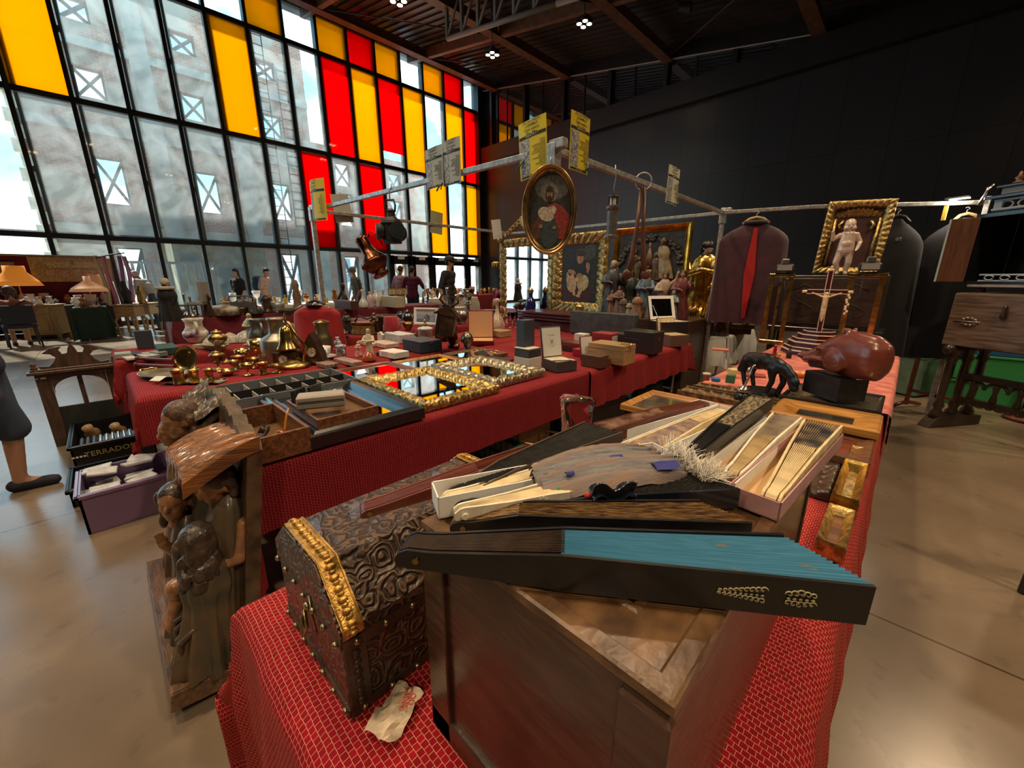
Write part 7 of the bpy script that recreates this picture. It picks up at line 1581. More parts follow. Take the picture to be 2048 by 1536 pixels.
# horse head
p=Vector((-.175,2.36,TZ+.108)); k=mpp(p)*.97
t=thing('horse_head','large reddish-brown horse head sculpture on a black block','sculpture',p,-.72)
B().box((0,0,23*k),(86*k,60*k,46*k),.002).obj('plinth',blackl,t)
b=B(); K=k*1.0
def S_(x,z,r,ry=None): b.sph((x*K,0,(z+46)*K),(r*K,(ry or r*.62)*K,r*K),18,12)
b.M=Matrix.Diagonal((1,.64,1,1))
def cp(*q):
    for (xa,za,ra),(xb,zb,rb) in zip(q,q[1:]): caps(b,(xa*K,0,(za+46)*K),(xb*K,0,(zb+46)*K),ra*K,rb*K,18)
cp((60,48,40),(36,50,41),(12,50,37),(-12,46,30),(-32,39,23),(-58,28,16.5),(-80,20,13)); cp((66,38,34),(40,28,28),(16,26,26),(-12,22,19),(-36,15,12),(-64,8,8)); cp((80,60,20),(74,24,20)); cp((-80,20,13),(-92,24,9)); cp((12,82,9),(9,88,5))
b.M=Matrix.Identity(4)
for s in(-1,1): b.sph((-34*K,s*16*K,94*K),(9*K,5*K,6*K)); b.sph((-94*K,s*7*K,68*K),(5*K,5*K,5*K)); b.sph((12*K,s*22*K,76*K),(26*K,9*K,24*K)); b.tube([(-80*K,s*10*K,60*K),(-50*K,s*15*K,70*K),(-15*K,s*22*K,72*K)],3*K,6); b.sph((9*K,s*11*K,132*K),(6*K,5*K,11*K))
horsem=mat('red_brown_terracotta',(.21,.05,.032),.28,0,0,5,.15,50,col2=(.14,.034,.022),coat=.35)
hb=remesh('head',b,2.6*K,horsem,t,6)
b=B(); 
for s in(-1,1): b.sph((-35*K,s*19*K,93*K),(5.5*K,3*K,3.4*K)); 
b.obj('eye',mat('dark_terracotta',(.09,.022,.016),.2),hb)
b=B()
for q in range(13): a=q/12; b.sph(((4+84*math.sin(a*1.4))*K,0,(136-20*a-36*a*a)*K),(8*K,4*K,4*K),8,6)
b.obj('mane',horsem,hb)
# bronze horse statuette, sword stand, other small things
p=Vector((-.49,2.5,TZ+.035)); k=mpp(p); t=thing('bronze_bull','dark bronze lowered-head animal statuette on a flat base','sculpture',p,-.72)
b=B(); kk=k
for x,z,rx,ry,rz_ in[(-18,58,24,15,17),(0,62,22,14,17),(16,60,18,13,15),(30,58,12,9,12),(40,50,10,8,10),(46,40,9,7,11),(48,30,7,6,8)]: b.sph((x*kk,0,z*kk),(rx*kk,ry*kk,rz_*kk))
for x,s in((-30,-1),(-24,1),(16,-1),(24,1)): caps(b,(x*kk,s*8*kk,54*kk),((x+(-4 if x<0 else 3))*kk,s*8*kk,30*kk),8*kk,4.5*kk); caps(b,((x+(-4 if x<0 else 3))*kk,s*8*kk,30*kk),((x+(2 if x<0 else -4))*kk,s*8*kk,5*kk),4.5*kk,4*kk)
caps(b,(-40*kk,0,60*kk),(-46*kk,0,30*kk),4*kk,6*kk)
remesh('body',b,2*kk,mat('near_black_bronze2',(.028,.028,.03),.28,.5,.4,30),t,1); B().cyl((0,0,0),(0,0,5*kk),34*kk,32*kk,24).obj('base',blackl,t); t.children[-1].scale=(1.6,.8,1)
p=Vector((-.53,2.28,TZ+.035)); t=thing('silver_toilet_stand','little silver sword-like stand on a round black base','stand',p,-.7); k=mpp(p)
B().lathe([(0,0),(14*k,0),(16*k,4*k),(13*k,12*k),(8*k,15*k),(0,15*k)],20).obj('base',blackl,t); b=B().lathe([(0,14*k),(13*k,16*k),(11*k,22*k),(5*k,26*k),(0,28*k)],16); b.obj('figure',silver,t); B().tube([(0,0,24*k),(9*k,0,44*k),(20*k,0,74*k)],2.2*k,6).obj('blade',silver,t)
small=[(1413,757,16,16,'cup',mat('cream_pot',(.6,.57,.42),.4),'small cream pot at the left edge behind the carved planks'),]
one('cream_pot',B().lathe([(0,0),(.02,0),(.021,.035),(.024,.036),(.024,.045),(0,.045)],20),mat('cream_pot',(.6,.57,.42),.4),'small cream lidded pot at the left edge behind the carved planks','pot',gz(1412,760,TZ+.03))
one('blue_box',B().box((0,0,.014),(.05,.035,.028),.008),mat('bright_blue',(.05,.22,.5),.35),'tiny bright blue rounded box beside the cream pot','box',gz(1431,763,TZ+.03),.4)
one('green_box',B().box((0,0,.025),(.05,.05,.05),.002),mat('leaf_green_card',(.08,.2,.09),.6),'small green cardboard cube beside the blue box','box',gz(1460,765,TZ+.03),.2)
one('yellow_box',B().box((0,0,.02),(.06,.06,.03),.003),mat('pale_yellow_card',(.6,.52,.25),.6),'pale yellow card box behind the green cube','box',gz(1467,748,TZ+.03),.9)
rr=random.Random(77)
names=[('brass_bell','small brass hand bell behind the bronze animal',brass,'bell',.05,.07),('glass_dish','cut glass dish under the bronze animal',mat('glass_grey',(.5,.55,.6),.1,coat=.8),'dish',.07,.03),('brass_jar','little brass jar left of the horse nostril',brass,'ginger',.04,.05),('crimson_tin','crimson drinks tin at the foot of the brass stand',mat('crimson_tin',(.35,.02,.05),.3,.5),'column',.05,.1),('black_vial','black bottle before the crucifix foot',black,'bottle',.04,.1),('ivory_dog','ivory knight-like figure under the horse chin',ivory2,'column',.03,.06),('gilt_cup','gilt cup under the horse jaw',gold,'cup',.05,.04),('amber_bowl','orange amber bowl under the horse head',mat('amber_orange',(.6,.22,.05),.3),'bowl',.08,.035),('blue_beads','dark blue bead dish right of the horse block',mat('dark_blue_bead',(.03,.03,.08),.2,0,.5,90),'dome',.07,.03),('silver_bowl','silver bowl right of the horse block',silver,'bowl',.06,.03),('dark_dish','dark scalloped dish at the back of the salmon cloth',dkwood,'dish',.12,.03)]
pos=[(1490,728),(1500,745),(1556,715),(1548,712),(1577,716),(1566,740),(1585,760),(1600,755),(1716,765),(1725,758),(1515,718)]
for (nm,lab,m_,kd,w_,h_),q in zip(names,pos):
    p=gz(*q,TZ2); one(nm,B().lathe([(r*w_/2,z*h_) for r,z in PR[kd]],18),m_,lab,nm.split('_')[1],p)
for i,(px,py,w_,l_,mm,lab) in enumerate([(1480,745,.1,.07,dkwood,'small dark framed miniature lying left of the bronze animal'),(1510,752,.12,.08,mat('red_mini',(.3,.06,.05),.5),'small red framed miniature under the bronze animal'),(1440,700,.14,.1,mat('coral_mini',(.55,.17,.1),.6),'coral velvet pouch at the back left of the salmon cloth'),(1690,730,.1,.1,mat('orange_fan_print',(.6,.2,.1),.6),'orange printed card at the right edge of the salmon cloth')]): one('miniature',B().box((0,0,.006),(w_,l_,.012),.002),mm,lab,'miniature',gz(px,py,TZ2),.3)
# crucifix
p=gz(1632,700,TZ2); p=Vector((-.5,4.35,TZ2)); k=mpp(p); t=thing('crucifix','red and white banded crucifix with an ivory figure on a stepped octagonal base','crucifix',p,.1)
dr=mat('dark_red_inlay',(.07,.012,.018),.25,coat=.4); wi=mat('white_inlay',(.72,.62,.5),.35)
b=B(); bw=B(); z=0
for i,(r,h_) in enumerate([(58,10),(54,6),(48,10),(42,6),(34,8),(26,6)]):
    b.lathe([(0,z),(r*k,z),(r*k*.97,z+h_*k),(0,z+h_*k)],8,sm=False); bw.lathe([(r*k*1.004,z+h_*k*.72),(r*k*1.0,z+h_*k*.98)],8,sm=False); z+=h_*k
b.obj('base',dr,t); bw.obj('white_band',wi,t)
zt=z+112*k
B().box((0,0,(z+zt)/2),(6.5*k,4*k,zt-z)).obj('upright',dr,t); B().box((0,0,z+74*k),(62*k,4*k,6.5*k)).obj('crossbar',dr,t)
b=B()
for s in(-1,1): b.box((s*3.8*k,-.2*k,(z+zt)/2),(1.3*k,4.2*k,zt-z)); b.box((0,-.2*k,z+74*k+s*3.8*k),(62*k,4.2*k,1.3*k))
b.obj('white_edge',wi,t); b=B()
for c in((-33*k,0,z+74*k),(33*k,0,z+74*k),(0,0,zt+2*k)): b.sph(c,(5*k,2*k,3*k),8,6); b.sph((c[0]*1.12,0,c[2]+(5*k if c[0]==0 else 0)),(2.5*k,1.5*k,3*k),8,6)
b.obj('finial',ivory,t)
b=B(); zc=z+60*k; b.sph((0,-5*k,zc+10*k),(3.4*k,3.4*k,4.2*k)); caps(b,(0,-5*k,zc+4*k),(0,-5*k,zc-14*k),4.4*k,3.4*k)
for s in(-1,1): caps(b,(s*3*k,-5*k,zc+4*k),(s*22*k,-4*k,zc+12*k),1.9*k,1.2*k); caps(b,(s*1.6*k,-5*k,zc-14*k),(s*1.6*k,-6*k,zc-28*k),2.4*k,1.8*k); caps(b,(s*1.6*k,-6*k,zc-28*k),(s*.4*k,-4*k,zc-42*k),1.8*k,1.2*k)
remesh('corpus',b,.9*k,ivory,t,1)
b=B()
for q in range(9): b.sph((33*k+2*k*math.sin(q*2),-3*k,z+68*k-q*4.2*k),(2*k,1.5*k,2.6*k),6,5)
b.obj('bead_string',ivory2,t)
# brass display stand + cabinet
t=thing('brass_stand','tall brass display stand with flat posts and reddish reflections','stand',(-.58,4.68,TZ2))
b=None
for x in(-.41,-.25,.2,.4): B().box((x,0,.34),(.042,.02,.68),.003).obj('post',brass,t); 
for x,w_ in((-.33,.21),(.3,.26)): B().box((x,0,.672),(w_,.025,.03),.003).obj('rail',brass,t); B().box((x,.0,.02),(w_,.03,.04),.003).obj('foot',brass,t)
B().box((-.335,.01,.3),(.025,.012,.55),.002).obj('back_post',brass2,t)
B().tube([(-.42,-.02,.67),(-.46,-.03,.6),(-.38,-.03,.56),(-.3,-.03,.62),(-.27,-.03,.5),(-.33,-.03,.34)],.005,6).obj('cable',black,t); B().tube([(.27,-.02,.67),(.28,-.03,.5),(.24,-.03,.42),(.27,-.03,.3)],.005,6).obj('cable',black,t)
t=thing('side_table','black carved side table under the dark cabinet','table',(-.55,5.1,.005)); B().box((0,0,.9),(.9,.5,.05),.005).obj('top',blackl,t)
for s in(-1,1):
    for q in(-1,1): B().box((s*.4,q*.2,.44),(.06,.06,.87)).obj('leg',blackl,t)
t=thing('dark_cabinet','dark brown carved wooden cabinet behind the brass stand','cabinet',(-.55,5.1,.931))
B().box((0,0,.25),(.8,.4,.5),.006).obj('body',mat('blackish_brown_wood',(.05,.032,.026),.35,0,0,6,.2,14,col2=(.028,.018,.015),stretch=(1,8,8)),t)
for s in(-1,1):
    d=B().box((s*.19,-.204,.25),(.36,.015,.44),.003).obj('door',mat('blackish_brown_wood',(.05,.032,.026),.35),t); b=B(); b.tube([(s*.19+.1*math.sin(a*.7),-.214,.1+.03*a) for a in range(10)],.004,5); b.tube([(s*.19-.1,-.214,.36),(s*.19,-.214,.42),(s*.19+.1,-.214,.36)],.004,5); b.obj('carved_line',dkwood,d)
# niche frame and putto
p=Vector((-.5,5.02,1.433)); t=thing('niche_frame','gilt niche-shaped frame leaning on top of the dark cabinet','frame',(-.5,5.2,1.434),.12,rot=(-.06,.05,.12))
B().frame(.5,.68,[(0,0),(0,.05),(.012,.06),(.05,.05),(.07,.03),(.08,0)],80,lambda a,i,j:.006*math.sin(a*120)*math.sin(i*120)).obj('frame',gold2,t); B().box((0,.0,.34),(.36,.02,.54)).obj('back_panel',mat('aubergine_panel',(.07,.025,.02),.5,var=.3,sc=8),t)
b=B(); b.grid(lambda u,v:(-.17+.34*u,-.02-.05*v*math.sin(PI*u)**.5,.54+.06*v*math.sin(PI*u)**.5+.008*math.sin(u*60)),40,6); 
for s in(-1,1): b.tube([(s*.165,-.03,.08),(s*.16,-.035,.3),(s*.165,-.03,.52)],.014,8); b.tube([(s*.1,-.03,.5),(s*.13,-.03,.46),(s*.11,-.03,.42)],.014,6)
b.obj('shell_canopy',gold2,t)
h_=.5; t=thing('putto_statue','glazed pale statue of a naked infant with one arm raised','statue',(-.5,5.0,1.434),.15)
b=B(); q=lambda x,y,z:(x*h_,y*h_,z*h_)
headblobs(b,q(0,-.01,.87),.105*h_,.1,.05); b.sph(q(.06,-.06,.83),.04*h_); b.sph(q(-.06,-.06,.83),.04*h_)
b.M=Matrix.Diagonal((1.08,.84,1,1)); caps(b,q(0,0,.71),q(0,-.01,.45),.108*h_,.125*h_,12); b.M=Matrix.Identity(4)
b.sph(q(0,-.06,.55),(.09*h_,.06*h_,.08*h_))
for s,kx in((1,.0),(-1,.03)):
    caps(b,q(s*.065,0,.43),q(s*.075+kx*s,-.03,.24),.072*h_,.055*h_); caps(b,q(s*.075+kx*s,-.03,.22),q(s*.06,0,.06),.055*h_,.036*h_); caps(b,q(s*.06,0,.035),q(s*.07,-.07,.025),.034*h_,.026*h_)
caps(b,q(.12,0,.72),q(.19,0,.58),.045*h_,.04*h_); caps(b,q(.19,0,.58),q(.16,-.08,.46),.04*h_,.03*h_); hand(b,q(.16,-.08,.46),.08*h_,(-.3,-.8,-.4),(0,0,1),.6)
caps(b,q(-.12,0,.72),q(-.22,-.03,.64),.045*h_,.04*h_); caps(b,q(-.22,-.03,.64),q(-.24,-.08,.78),.04*h_,.03*h_); hand(b,q(-.24,-.08,.78),.08*h_,(.5,-.4,.7),(1,0,0),.8)
pm=mat('glazed_flesh_porcelain',(.6,.47,.39),.14,coat=.8,var=.08,sc=10); o=remesh('body',b,.007*h_+.0006,pm,t,5); eyes(q(0,-.01,.87),.105*h_,.1,.05,o); b=B(); hairblobs(b,q(0,-.0,.885),.1*h_,.1,.05,'bald'); remesh('hair',b,.012*h_,mat('glazed_hair',(.55,.42,.34),.2,coat=.5),o,1)
for x,y,lab in((-.9,4.68,'black work light on the left posts of the brass stand'),(-.28,4.68,'black work light on the right posts of the brass stand')):
    t=thing('work_light',lab,'light',(x,y,TZ2+.692),.2); B().box((0,0,.05),(.15,.07,.07),.02).obj('housing',black,t); B().box((0,-.038,.05),(.12,.004,.05)).obj('lens',mat('grey_lens',(.3,.3,.3),.1,coat=.5),t); B().tube([(-.075,0,.05),(-.06,0,.0),(.06,0,.0),(.075,0,.05)],.006,6).obj('bracket',black,t); B().box((0,0,.105),(.06,.05,.05),.006).obj('top_box',pewter,t)
# clip light on the rail
b1=gz(1912,406,2.09); t=thing('hanging_clip_light','bright clip-on light bar on the cloak rail','light',(b1.x,b1.y-.03,2.11),-.3); B().box((0,0,.02),(.16,.05,.02),.006).obj('housing',pewter,t); B().box((.02,-.01,.008),(.13,.045,.006)).obj('lamp',emission('white_led',(1,.93,.8),14.),t); B().box((-.06,0,-.09),(.03,.02,.16),.003).obj('clamp',mat('yellow_clamp',(.6,.38,.05),.4),t)
l=bpy.data.lights.new('clip_light_glow','POINT'); l.energy=9; l.color=(1,.85,.65); l.shadow_soft_size=.05; lo=bpy.data.objects.new('clip_light_glow',l); COL.objects.link(lo); lo.parent=t; lo.location=(.02,-.01,-.03)
b1=gz(1958,402,2.09); one('hanging_clip',B().tube([(0,0,-.05),(.03,0,.06),(.06,0,.12)],.012,6).tube([(0.02,0,-.05),(.03,0,.06),(.03,0,.1)],.012,6),silver,'silver spring clip on the right end of the cloak rail','clip',(b1.x,b1.y-.03,2.1))
# ---------- carved desk ----------
t=thing('carved_desk','old carved fall-front desk on a turned and arcaded stand','desk',(.3,5.5,0.005),-.62)
W_=1.0; dkw=mat('black_brown_stand',(.04,.024,.017),.3,0,.3,12,.3,30,coat=.2); gw=mat('greyed_walnut',(.2,.135,.1),.42,0,0,4,.25,12,col2=(.09,.055,.04),stretch=(1,6,9))
B().box((W_/2,.25,1.03),(W_,.46,.48),.004).obj('body',gw,t)
f=B().box((W_/2,.012,1.03),(W_-.02,.03,.46),.003).obj('fall_front',gw,t)
b=B()
for q in range(10): a=q*.628; b.sph((.16+.05*math.cos(a),-.006,1.02+.03*math.sin(a)),(.018,.006,.014),8,5)
b.tube([(.05,-.006,1.02),(.24,-.006,1.02)],.008,6); b.obj('iron_mount',mat('iron_mount',(.28,.22,.18),.4,.7,.4,30),f)
b=B().box((.64,-.008,1.13),(.17,.012,.15),.003); b.box((.58,-.016,1.12),(.02,.02,.22),.004); b.obj('lock_plate',mat('iron_mount',(.28,.22,.18),.4,.7,.4,30),f)
B().lathe([(0,0),(.016,.01),(.02,.03),(.012,.06),(.016,.1),(.006,.12),(0,.125)],12).obj('pull',dkw,f).location=(.38,-.02,1.06); B().lathe([(0,0),(.03,.02),(.034,.045),(.02,.07),(.006,.085),(.004,.11),(0,.11)],14).obj('ring_pull',pewter,f).location=(.6,-.03,.84); B().lathe([(0,0),(.012,.01),(.014,.05),(0,.08)],10).obj('hasp',dkw,f).location=(.62,-.02,.97)
for s in(0,1):
    x=.08+s*(W_-.16)
    for y in(.06,.25,.44):
        B().lathe([(0,.08),(.05,.08),(.05,.14),(.03,.17),(.045,.21),(.026,.26),(.034,.5),(.03,.62),(.045,.66),(.03,.7),(.05,.74),(.05,.79),(0,.79)],14).obj('column',dkw,t).location=(x,y,0)
    B().prism([(-.06,0),(.56,0),(.56,.09),(.06,.12),(-.02,.05)],x-.05,x+.05,'x').obj('sled_foot',dkw,t); B().sph((x,-.0,.76),(.05,.05,.05)).obj('carved_boss',dkw,t)
b=B(); b.box((W_/2,.25,.5),(W_-.2,.07,.05)); b.box((W_/2,.25,.27),(W_-.2,.07,.05)); 
for q in range(5): b.lathe([(.02,0),(.028,.04),(.016,.1),(.024,.16),(.018,.2)],10); b.v[-50:]=[(v[0]+.18+q*.16,v[1]+.25,v[2]+.28) for v in b.v[-50:]]
for q in range(6): b.tube([(.1+q*.16+.08-.08*math.cos(PI*a/8),.25,.4+.07*math.sin(PI*a/8)) for a in range(9)],.014,6)
for q in range(12): b.sph((.14+q*.066,.24,.245),(.03,.03,.02),8,5)
b.obj('arcaded_stretcher',dkw,t)
# cabinet on the desk
t=thing('glazed_cabinet','dark cabinet with bluish edges, pierced gallery and silver plate, standing on the desk','cabinet',(.3,5.5,1.282),-.62)
wht=mat('grey_white_marble_top',(.55,.54,.52),.4,var=.2,sc=9); B().box((.52,.24,.06),(.92,.44,.03),.005).obj('marble_shelf',wht,t)
for x in(.12,.5,.85): B().lathe([(0,0),(.03,0),(.035,.02),(.02,.045),(0,.045)],12).obj('bun_foot',redwood,t).location=(x,.1,0)
ebl=mat('ebony_blue_edge',(.01,.011,.014),.25,coat=.4); pale_=mat('pale_blue_edge',(.38,.47,.52),.4)
B().box((.03,.22,.36),(.02,.42,.54)).obj('side',ebl,t); B().box((.55,.43,.36),(1.0,.02,.54)).obj('back',ebl,t); B().box((.55,.22,.64),(1.08,.46,.03)).obj('top',ebl,t); B().box((.55,.22,.085),(1.02,.42,.02)).obj('floor_board',ebl,t)
d=B().box((0,-.09,.36),(.02,.18,.54),.002).obj('door',mat('brown_door_panel',(.12,.045,.02),.45,0,0,5,.2,14,col2=(.07,.025,.012),stretch=(8,8,1)),t); d.location=(.04,.0,0); d.rotation_euler=(0,0,-1.0); B().box((0,-.18,.36),(.026,.014,.54)).obj('edge_strip',pale_,d)
B().cyl((.5,.4,.38),(.5,.39,.38),.2,n=36).obj('silver_charger',metal('embossed_silver',(.5,.52,.5),.3,.5,50,.8,90),t)
b=B().box((.58,.02,.15),(.9,.02,.012)); b.box((.58,.02,.1),(.9,.02,.012)); 
for q in range(7): b.tube([(.2+q*.1+.03*math.cos(a),.01,.125+.018*math.sin(a)) for a in [PI*z_/6 for z_ in range(12)]],.005,5)
b.obj('gallery_rail',pale_,t)
g=B().box((.58,.16,.68),(.96,.36,.012)); 
for q in range(8): g.tube([(.18+q*.11+.04*math.cos(a),.0,.71+.03*math.sin(a)) for a in [PI*z_/6 for z_ in range(13)]],.006,5)
g.box((.58,.0,.672),(.96,.02,.012)); g.box((.58,0,.75),(.96,.02,.012)); g.box((.13,0,.71),(.05,.02,.08)); g.obj('pierced_gallery',pale_,t); B().box((.58,.16,.775),(1.06,.42,.025),.004).obj('cornice',ebl,t)
B().box((.58,.16,.82),(.9,.34,.05)).obj('attic',mat('grey_attic',(.22,.22,.24),.5),t); B().box((.58,.16,.855),(.96,.38,.02),.004).obj('attic_top',ebl,t)
for x in(.2,.42,.64): B().lathe([(0,0),(.03,0),(.032,.012),(.012,.03),(.026,.045),(.01,.065),(.012,.08),(0,.095)],12).obj('finial',mdwood,t).location=(x,.02,.865)
# green steel chest, crates, small stand, round foot
t=thing('green_chest','grey-green steel chest under the cloaks','chest',(.1,7.0,.005),-.5); B().box((.0,0,.24),(.62,.4,.46),.01).obj('body',mat('grey_green_paint',(.13,.22,.16),.45,var=.2,sc=8),t); B().box((0,0,.49),(.64,.42,.05),.008).obj('lid',mat('grey_green_paint',(.13,.22,.16),.45),t); B().tube([(-.05,-.21,.3),(-.05,-.23,.26),(.05,-.23,.26),(.05,-.21,.3)],.008,6).obj('hasp',pewter,t)
for k_,(x,y,z_,lab) in enumerate([(.8,6.9,.005,'bright green plastic crate on the floor behind the desk stand'),(.82,6.9,.3,'bright green plastic crate stacked on top behind the desk stand')]): crate('plastic_crate',lab,x-.3,x+.3,y-.2,y+.2,.28,greenb,z=z_)
crate('plastic_crate','blue plastic crate topping the green stack behind the desk',.55,1.1,6.72,7.08,.12,mat('blue_plastic',(.02,.12,.32),.4),z=.585)
t=thing('fire_screen_stand','slim wooden cheval stand with sled feet beside the desk','stand',(.2,6.12,.005),-.6)
for x in(0,.42):
    B().box((x,0,.4),(.03,.03,.74)).obj('upright',redwood,t); B().tube([(x,-.2,.02),(x,-.08,.05),(x,0,.06),(x,.08,.05),(x,.2,.02)],.02,6).obj('foot',redwood,t)
B().box((.21,0,.2),(.42,.02,.03)).obj('stretcher',redwood,t); B().box((.21,0,.76),(.42,.02,.03)).obj('top_rail',redwood,t)
p=gz(2035,838,0); t=thing('pedestal_foot','round reddish pedestal base on the floor under the desk','pedestal',(p.x+.1,p.y,.005)); B().lathe([(0,0),(.2,0),(.21,.02),(.18,.035),(.03,.04),(0,.04)],32).obj('foot',redwood,t); B().cyl((0,0,.04),(0,0,.7),.03,n=12).obj('shaft',redwood,t)
# black fringed shawl just entering at the right edge
p=gz(2044,960,.45); t=thing('shawl_rail','black fringed shawl hanging at the right frame edge','shawl',(.62,2.72,.005),.3); B().cyl((0,0,0),(0,0,1.0),.015,n=8).obj('pole',black,t)
b=B(); b.grid(lambda u,v:(-.06+.5*u,.02*math.sin(u*20),.42+.6*v-.06*math.sin(u*14)*(1-v)),24,8); b.obj('cloth',blk,t,fix=False); b=B()
for q in range(30): b.tube([(-.05+.016*q,.02*math.sin(q*.33),.44-.06*math.sin(q*.23)),(-.05+.016*q,.02*math.sin(q*.33),.3)],.006,5)
b.obj('fringe',blk,t)
# under-table clutter
crate('plastic_crate','dark green plastic crate under the crimson table, behind the casket',-2.05,-1.62,.62,1.12,.42,greenpl,slots=7)
crate('plastic_crate','dark green plastic crate under the crimson table, further along',-2.05,-1.62,1.25,1.75,.36,greenpl,slots=7)
one('cardboard_box',B().box((0,0,.2),(.35,.4,.4),.004),mat('brown_cardboard',(.34,.22,.13),.8,var=.15,sc=10),'brown cardboard box under the crimson table','box',(-2.0,2.1,.004),.1)
one('suitcase',B().box((0,0,.22),(.3,.7,.42),.03),mat('dark_trunk',(.05,.04,.035),.5,var=.3,sc=8),'dark old suitcase under the red cloth of the jewel boxes','suitcase',(-1.95,3.1,.004),.0)
b=B(); b.grid(lambda u,v:(.13*math.cos(2*PI*u)*(1-.25*v)+.012*math.sin(9*u*6+v*5),.1*math.sin(2*PI*u)*(1-.25*v)+.012*math.cos(13*u*5),.33*v),28,10); b.tube([(-.06,0,.32),(-.05,0,.44),(0,0,.48),(.05,0,.44),(.06,0,.32)],.012,6)
one('plastic_bag',b,mat('white_plastic_bag',(.6,.6,.6),.4,trans=.3),'translucent white carrier bag on the floor between the tables','bag',(-1.25,2.35,.004),.3)
one('dark_bag',B().lathe([(0,0),(.22,0),(.26,.1),(.22,.32),(.08,.42),(0,.43)],20,lob=5,la=.08),mat('dark_green_bag',(.01,.05,.03),.3,bump=.5,bs=12),'dark green rubbish sack under the end of the red cloth','bag',(-1.95,4.05,.004))
# ================= far tables, left stall and people =================
Z5=TABZ
for (kd,px,py,w_,h_,mm,lab,cat,nm,kw) in [
('bottle',462,632,46,26,mat('brown_white_hide',(.12,.07,.04),.5,0,0,6,0,0,col2=(.6,.58,.52)),'brown and white barrel-shaped keg near the left end of the maroon table','keg','wooden_keg',{}),
('grinder',536,625,26,34,dkwood,'dark coffee grinder with an iron crank on the maroon table','coffee grinder','coffee_grinder',{}),
('dome',522,630,32,20,mat('dark_silver_helmet',(.1,.1,.1),.3,.6),'dark helmet with a pale stripe right of the bed headboard','helmet','helmet',{}),
('cup',492,630,26,14,bronze,'dull bronze pot before the bed headboard','pot','bronze_pot',{}),
('column',598,628,26,66,mat('brown_birdhouse',(.2,.12,.07),.5),'tall brown wooden shrine-like birdhouse at the middle of the maroon table','birdhouse','birdhouse',{}),
('cup',566,626,26,20,mat('grey_wire',(.4,.42,.42),.4,.6),'grey wire basket left of the birdhouse','basket','wire_basket',{}),
('bowl',578,630,40,12,dkwood,'dark wooden bowl under the wire basket','bowl','wooden_bowl',{}),
('dish',350,640,36,16,mat('pinkish_plate',(.35,.22,.18),.4),'pile of pinkish painted plates at the left end of the maroon table','plates','plate_pile',{}),
('stand',375,632,14,44,pewter,'grey candlestick behind the painted plates','candlestick','grey_candlestick',{}),
('stand',388,634,14,40,pewter,'second grey candlestick behind the painted plates','candlestick','grey_candlestick',{}),
('decanter',733,616,18,36,white,'tall white porcelain figure with a pink base, left of a cluster','figurine','white_figurine',{}),
('vase',743,614,16,30,mat('pink_white_glaze',(.72,.55,.55),.2),'pink-white porcelain figure in the middle of the cluster','figurine','white_figurine',{}),
('vase',755,613,18,32,white,'white porcelain dancing couple in the cluster','figurine','white_figurine',{}),
('decanter',768,610,18,30,mat('pink_white_glaze',(.72,.55,.55),.2),'pink-skirted porcelain figure at the right of the cluster','figurine','white_figurine',{}),
('bottle',852,606,14,34,glass,'clear carafe right of the framed cards','carafe','clear_carafe',{}),
('cup',935,600,26,22,silver,'silver biscuit barrel left of the uniform','barrel','silver_barrel',{}),
('bowl',915,602,30,12,silver,'silver bowl left of the biscuit barrel','bowl','silver_bowl',{}),
('cup',903,602,18,30,mat('brick_red_tin',(.35,.09,.05),.5),'brick-red tin at the right end of the maroon table','tin','red_tin',{})]:
    p=gz(px,py,Z5); item(kd,px,py,w_,h_,mm,lab,cat,nm,**kw)
bx(790,614,90,20,20,mat('cream_frames',(.6,.56,.42),.5),'row of cream boxes under the small framed prints','box','cream_box')
for i in range(3):
    p=snap(gz(786+i*17,612,Z5)); k=mpp(p); t=thing('small_print',['small framed print with yellow birds, first of three','small framed print with yellow ducks, second of three','small framed print with a grey boat, third of three'][i],'picture',(p.x,p.y,Z5+22*k),.75); B().frame(16*k,12*k,[(0,0),(0,.015),(.02,.015),(.02,0)]).obj('frame',ltwood,t); painting(t,14*k,10*k,((.65,.62,.5),[((.45,.36,.08) if i<2 else (.25,.27,.3),.5,.45,.25,.2,0)]),(0,-.004,1*k))
bx(700,618,76,16,16,mat('carved_dark_chest',(.1,.05,.04),.4,0,.4,30),'long low carved chest left of the porcelain cluster','chest','carved_chest')
p=snap(gz(488,628,Z5)); k=mpp(p); t=thing('bed_headboard','grey iron and upholstered headboard standing on the maroon table','headboard',(p.x,p.y,Z5),.75); B().box((0,0,12*k),(56*k,5*k,24*k),.005).obj('upholstery',mat('grey_felt',(.1,.1,.11),.9),t); B().tube([(-27*k,0,0),(-27*k,0,30*k),(-22*k,0,35*k),(22*k,0,35*k),(27*k,0,30*k),(27*k,0,0)],1.6*k,6).tube([(-14*k,0,24*k),(0,0,30*k),(14*k,0,24*k)],1*k,6).obj('iron_rail',pewter,t)
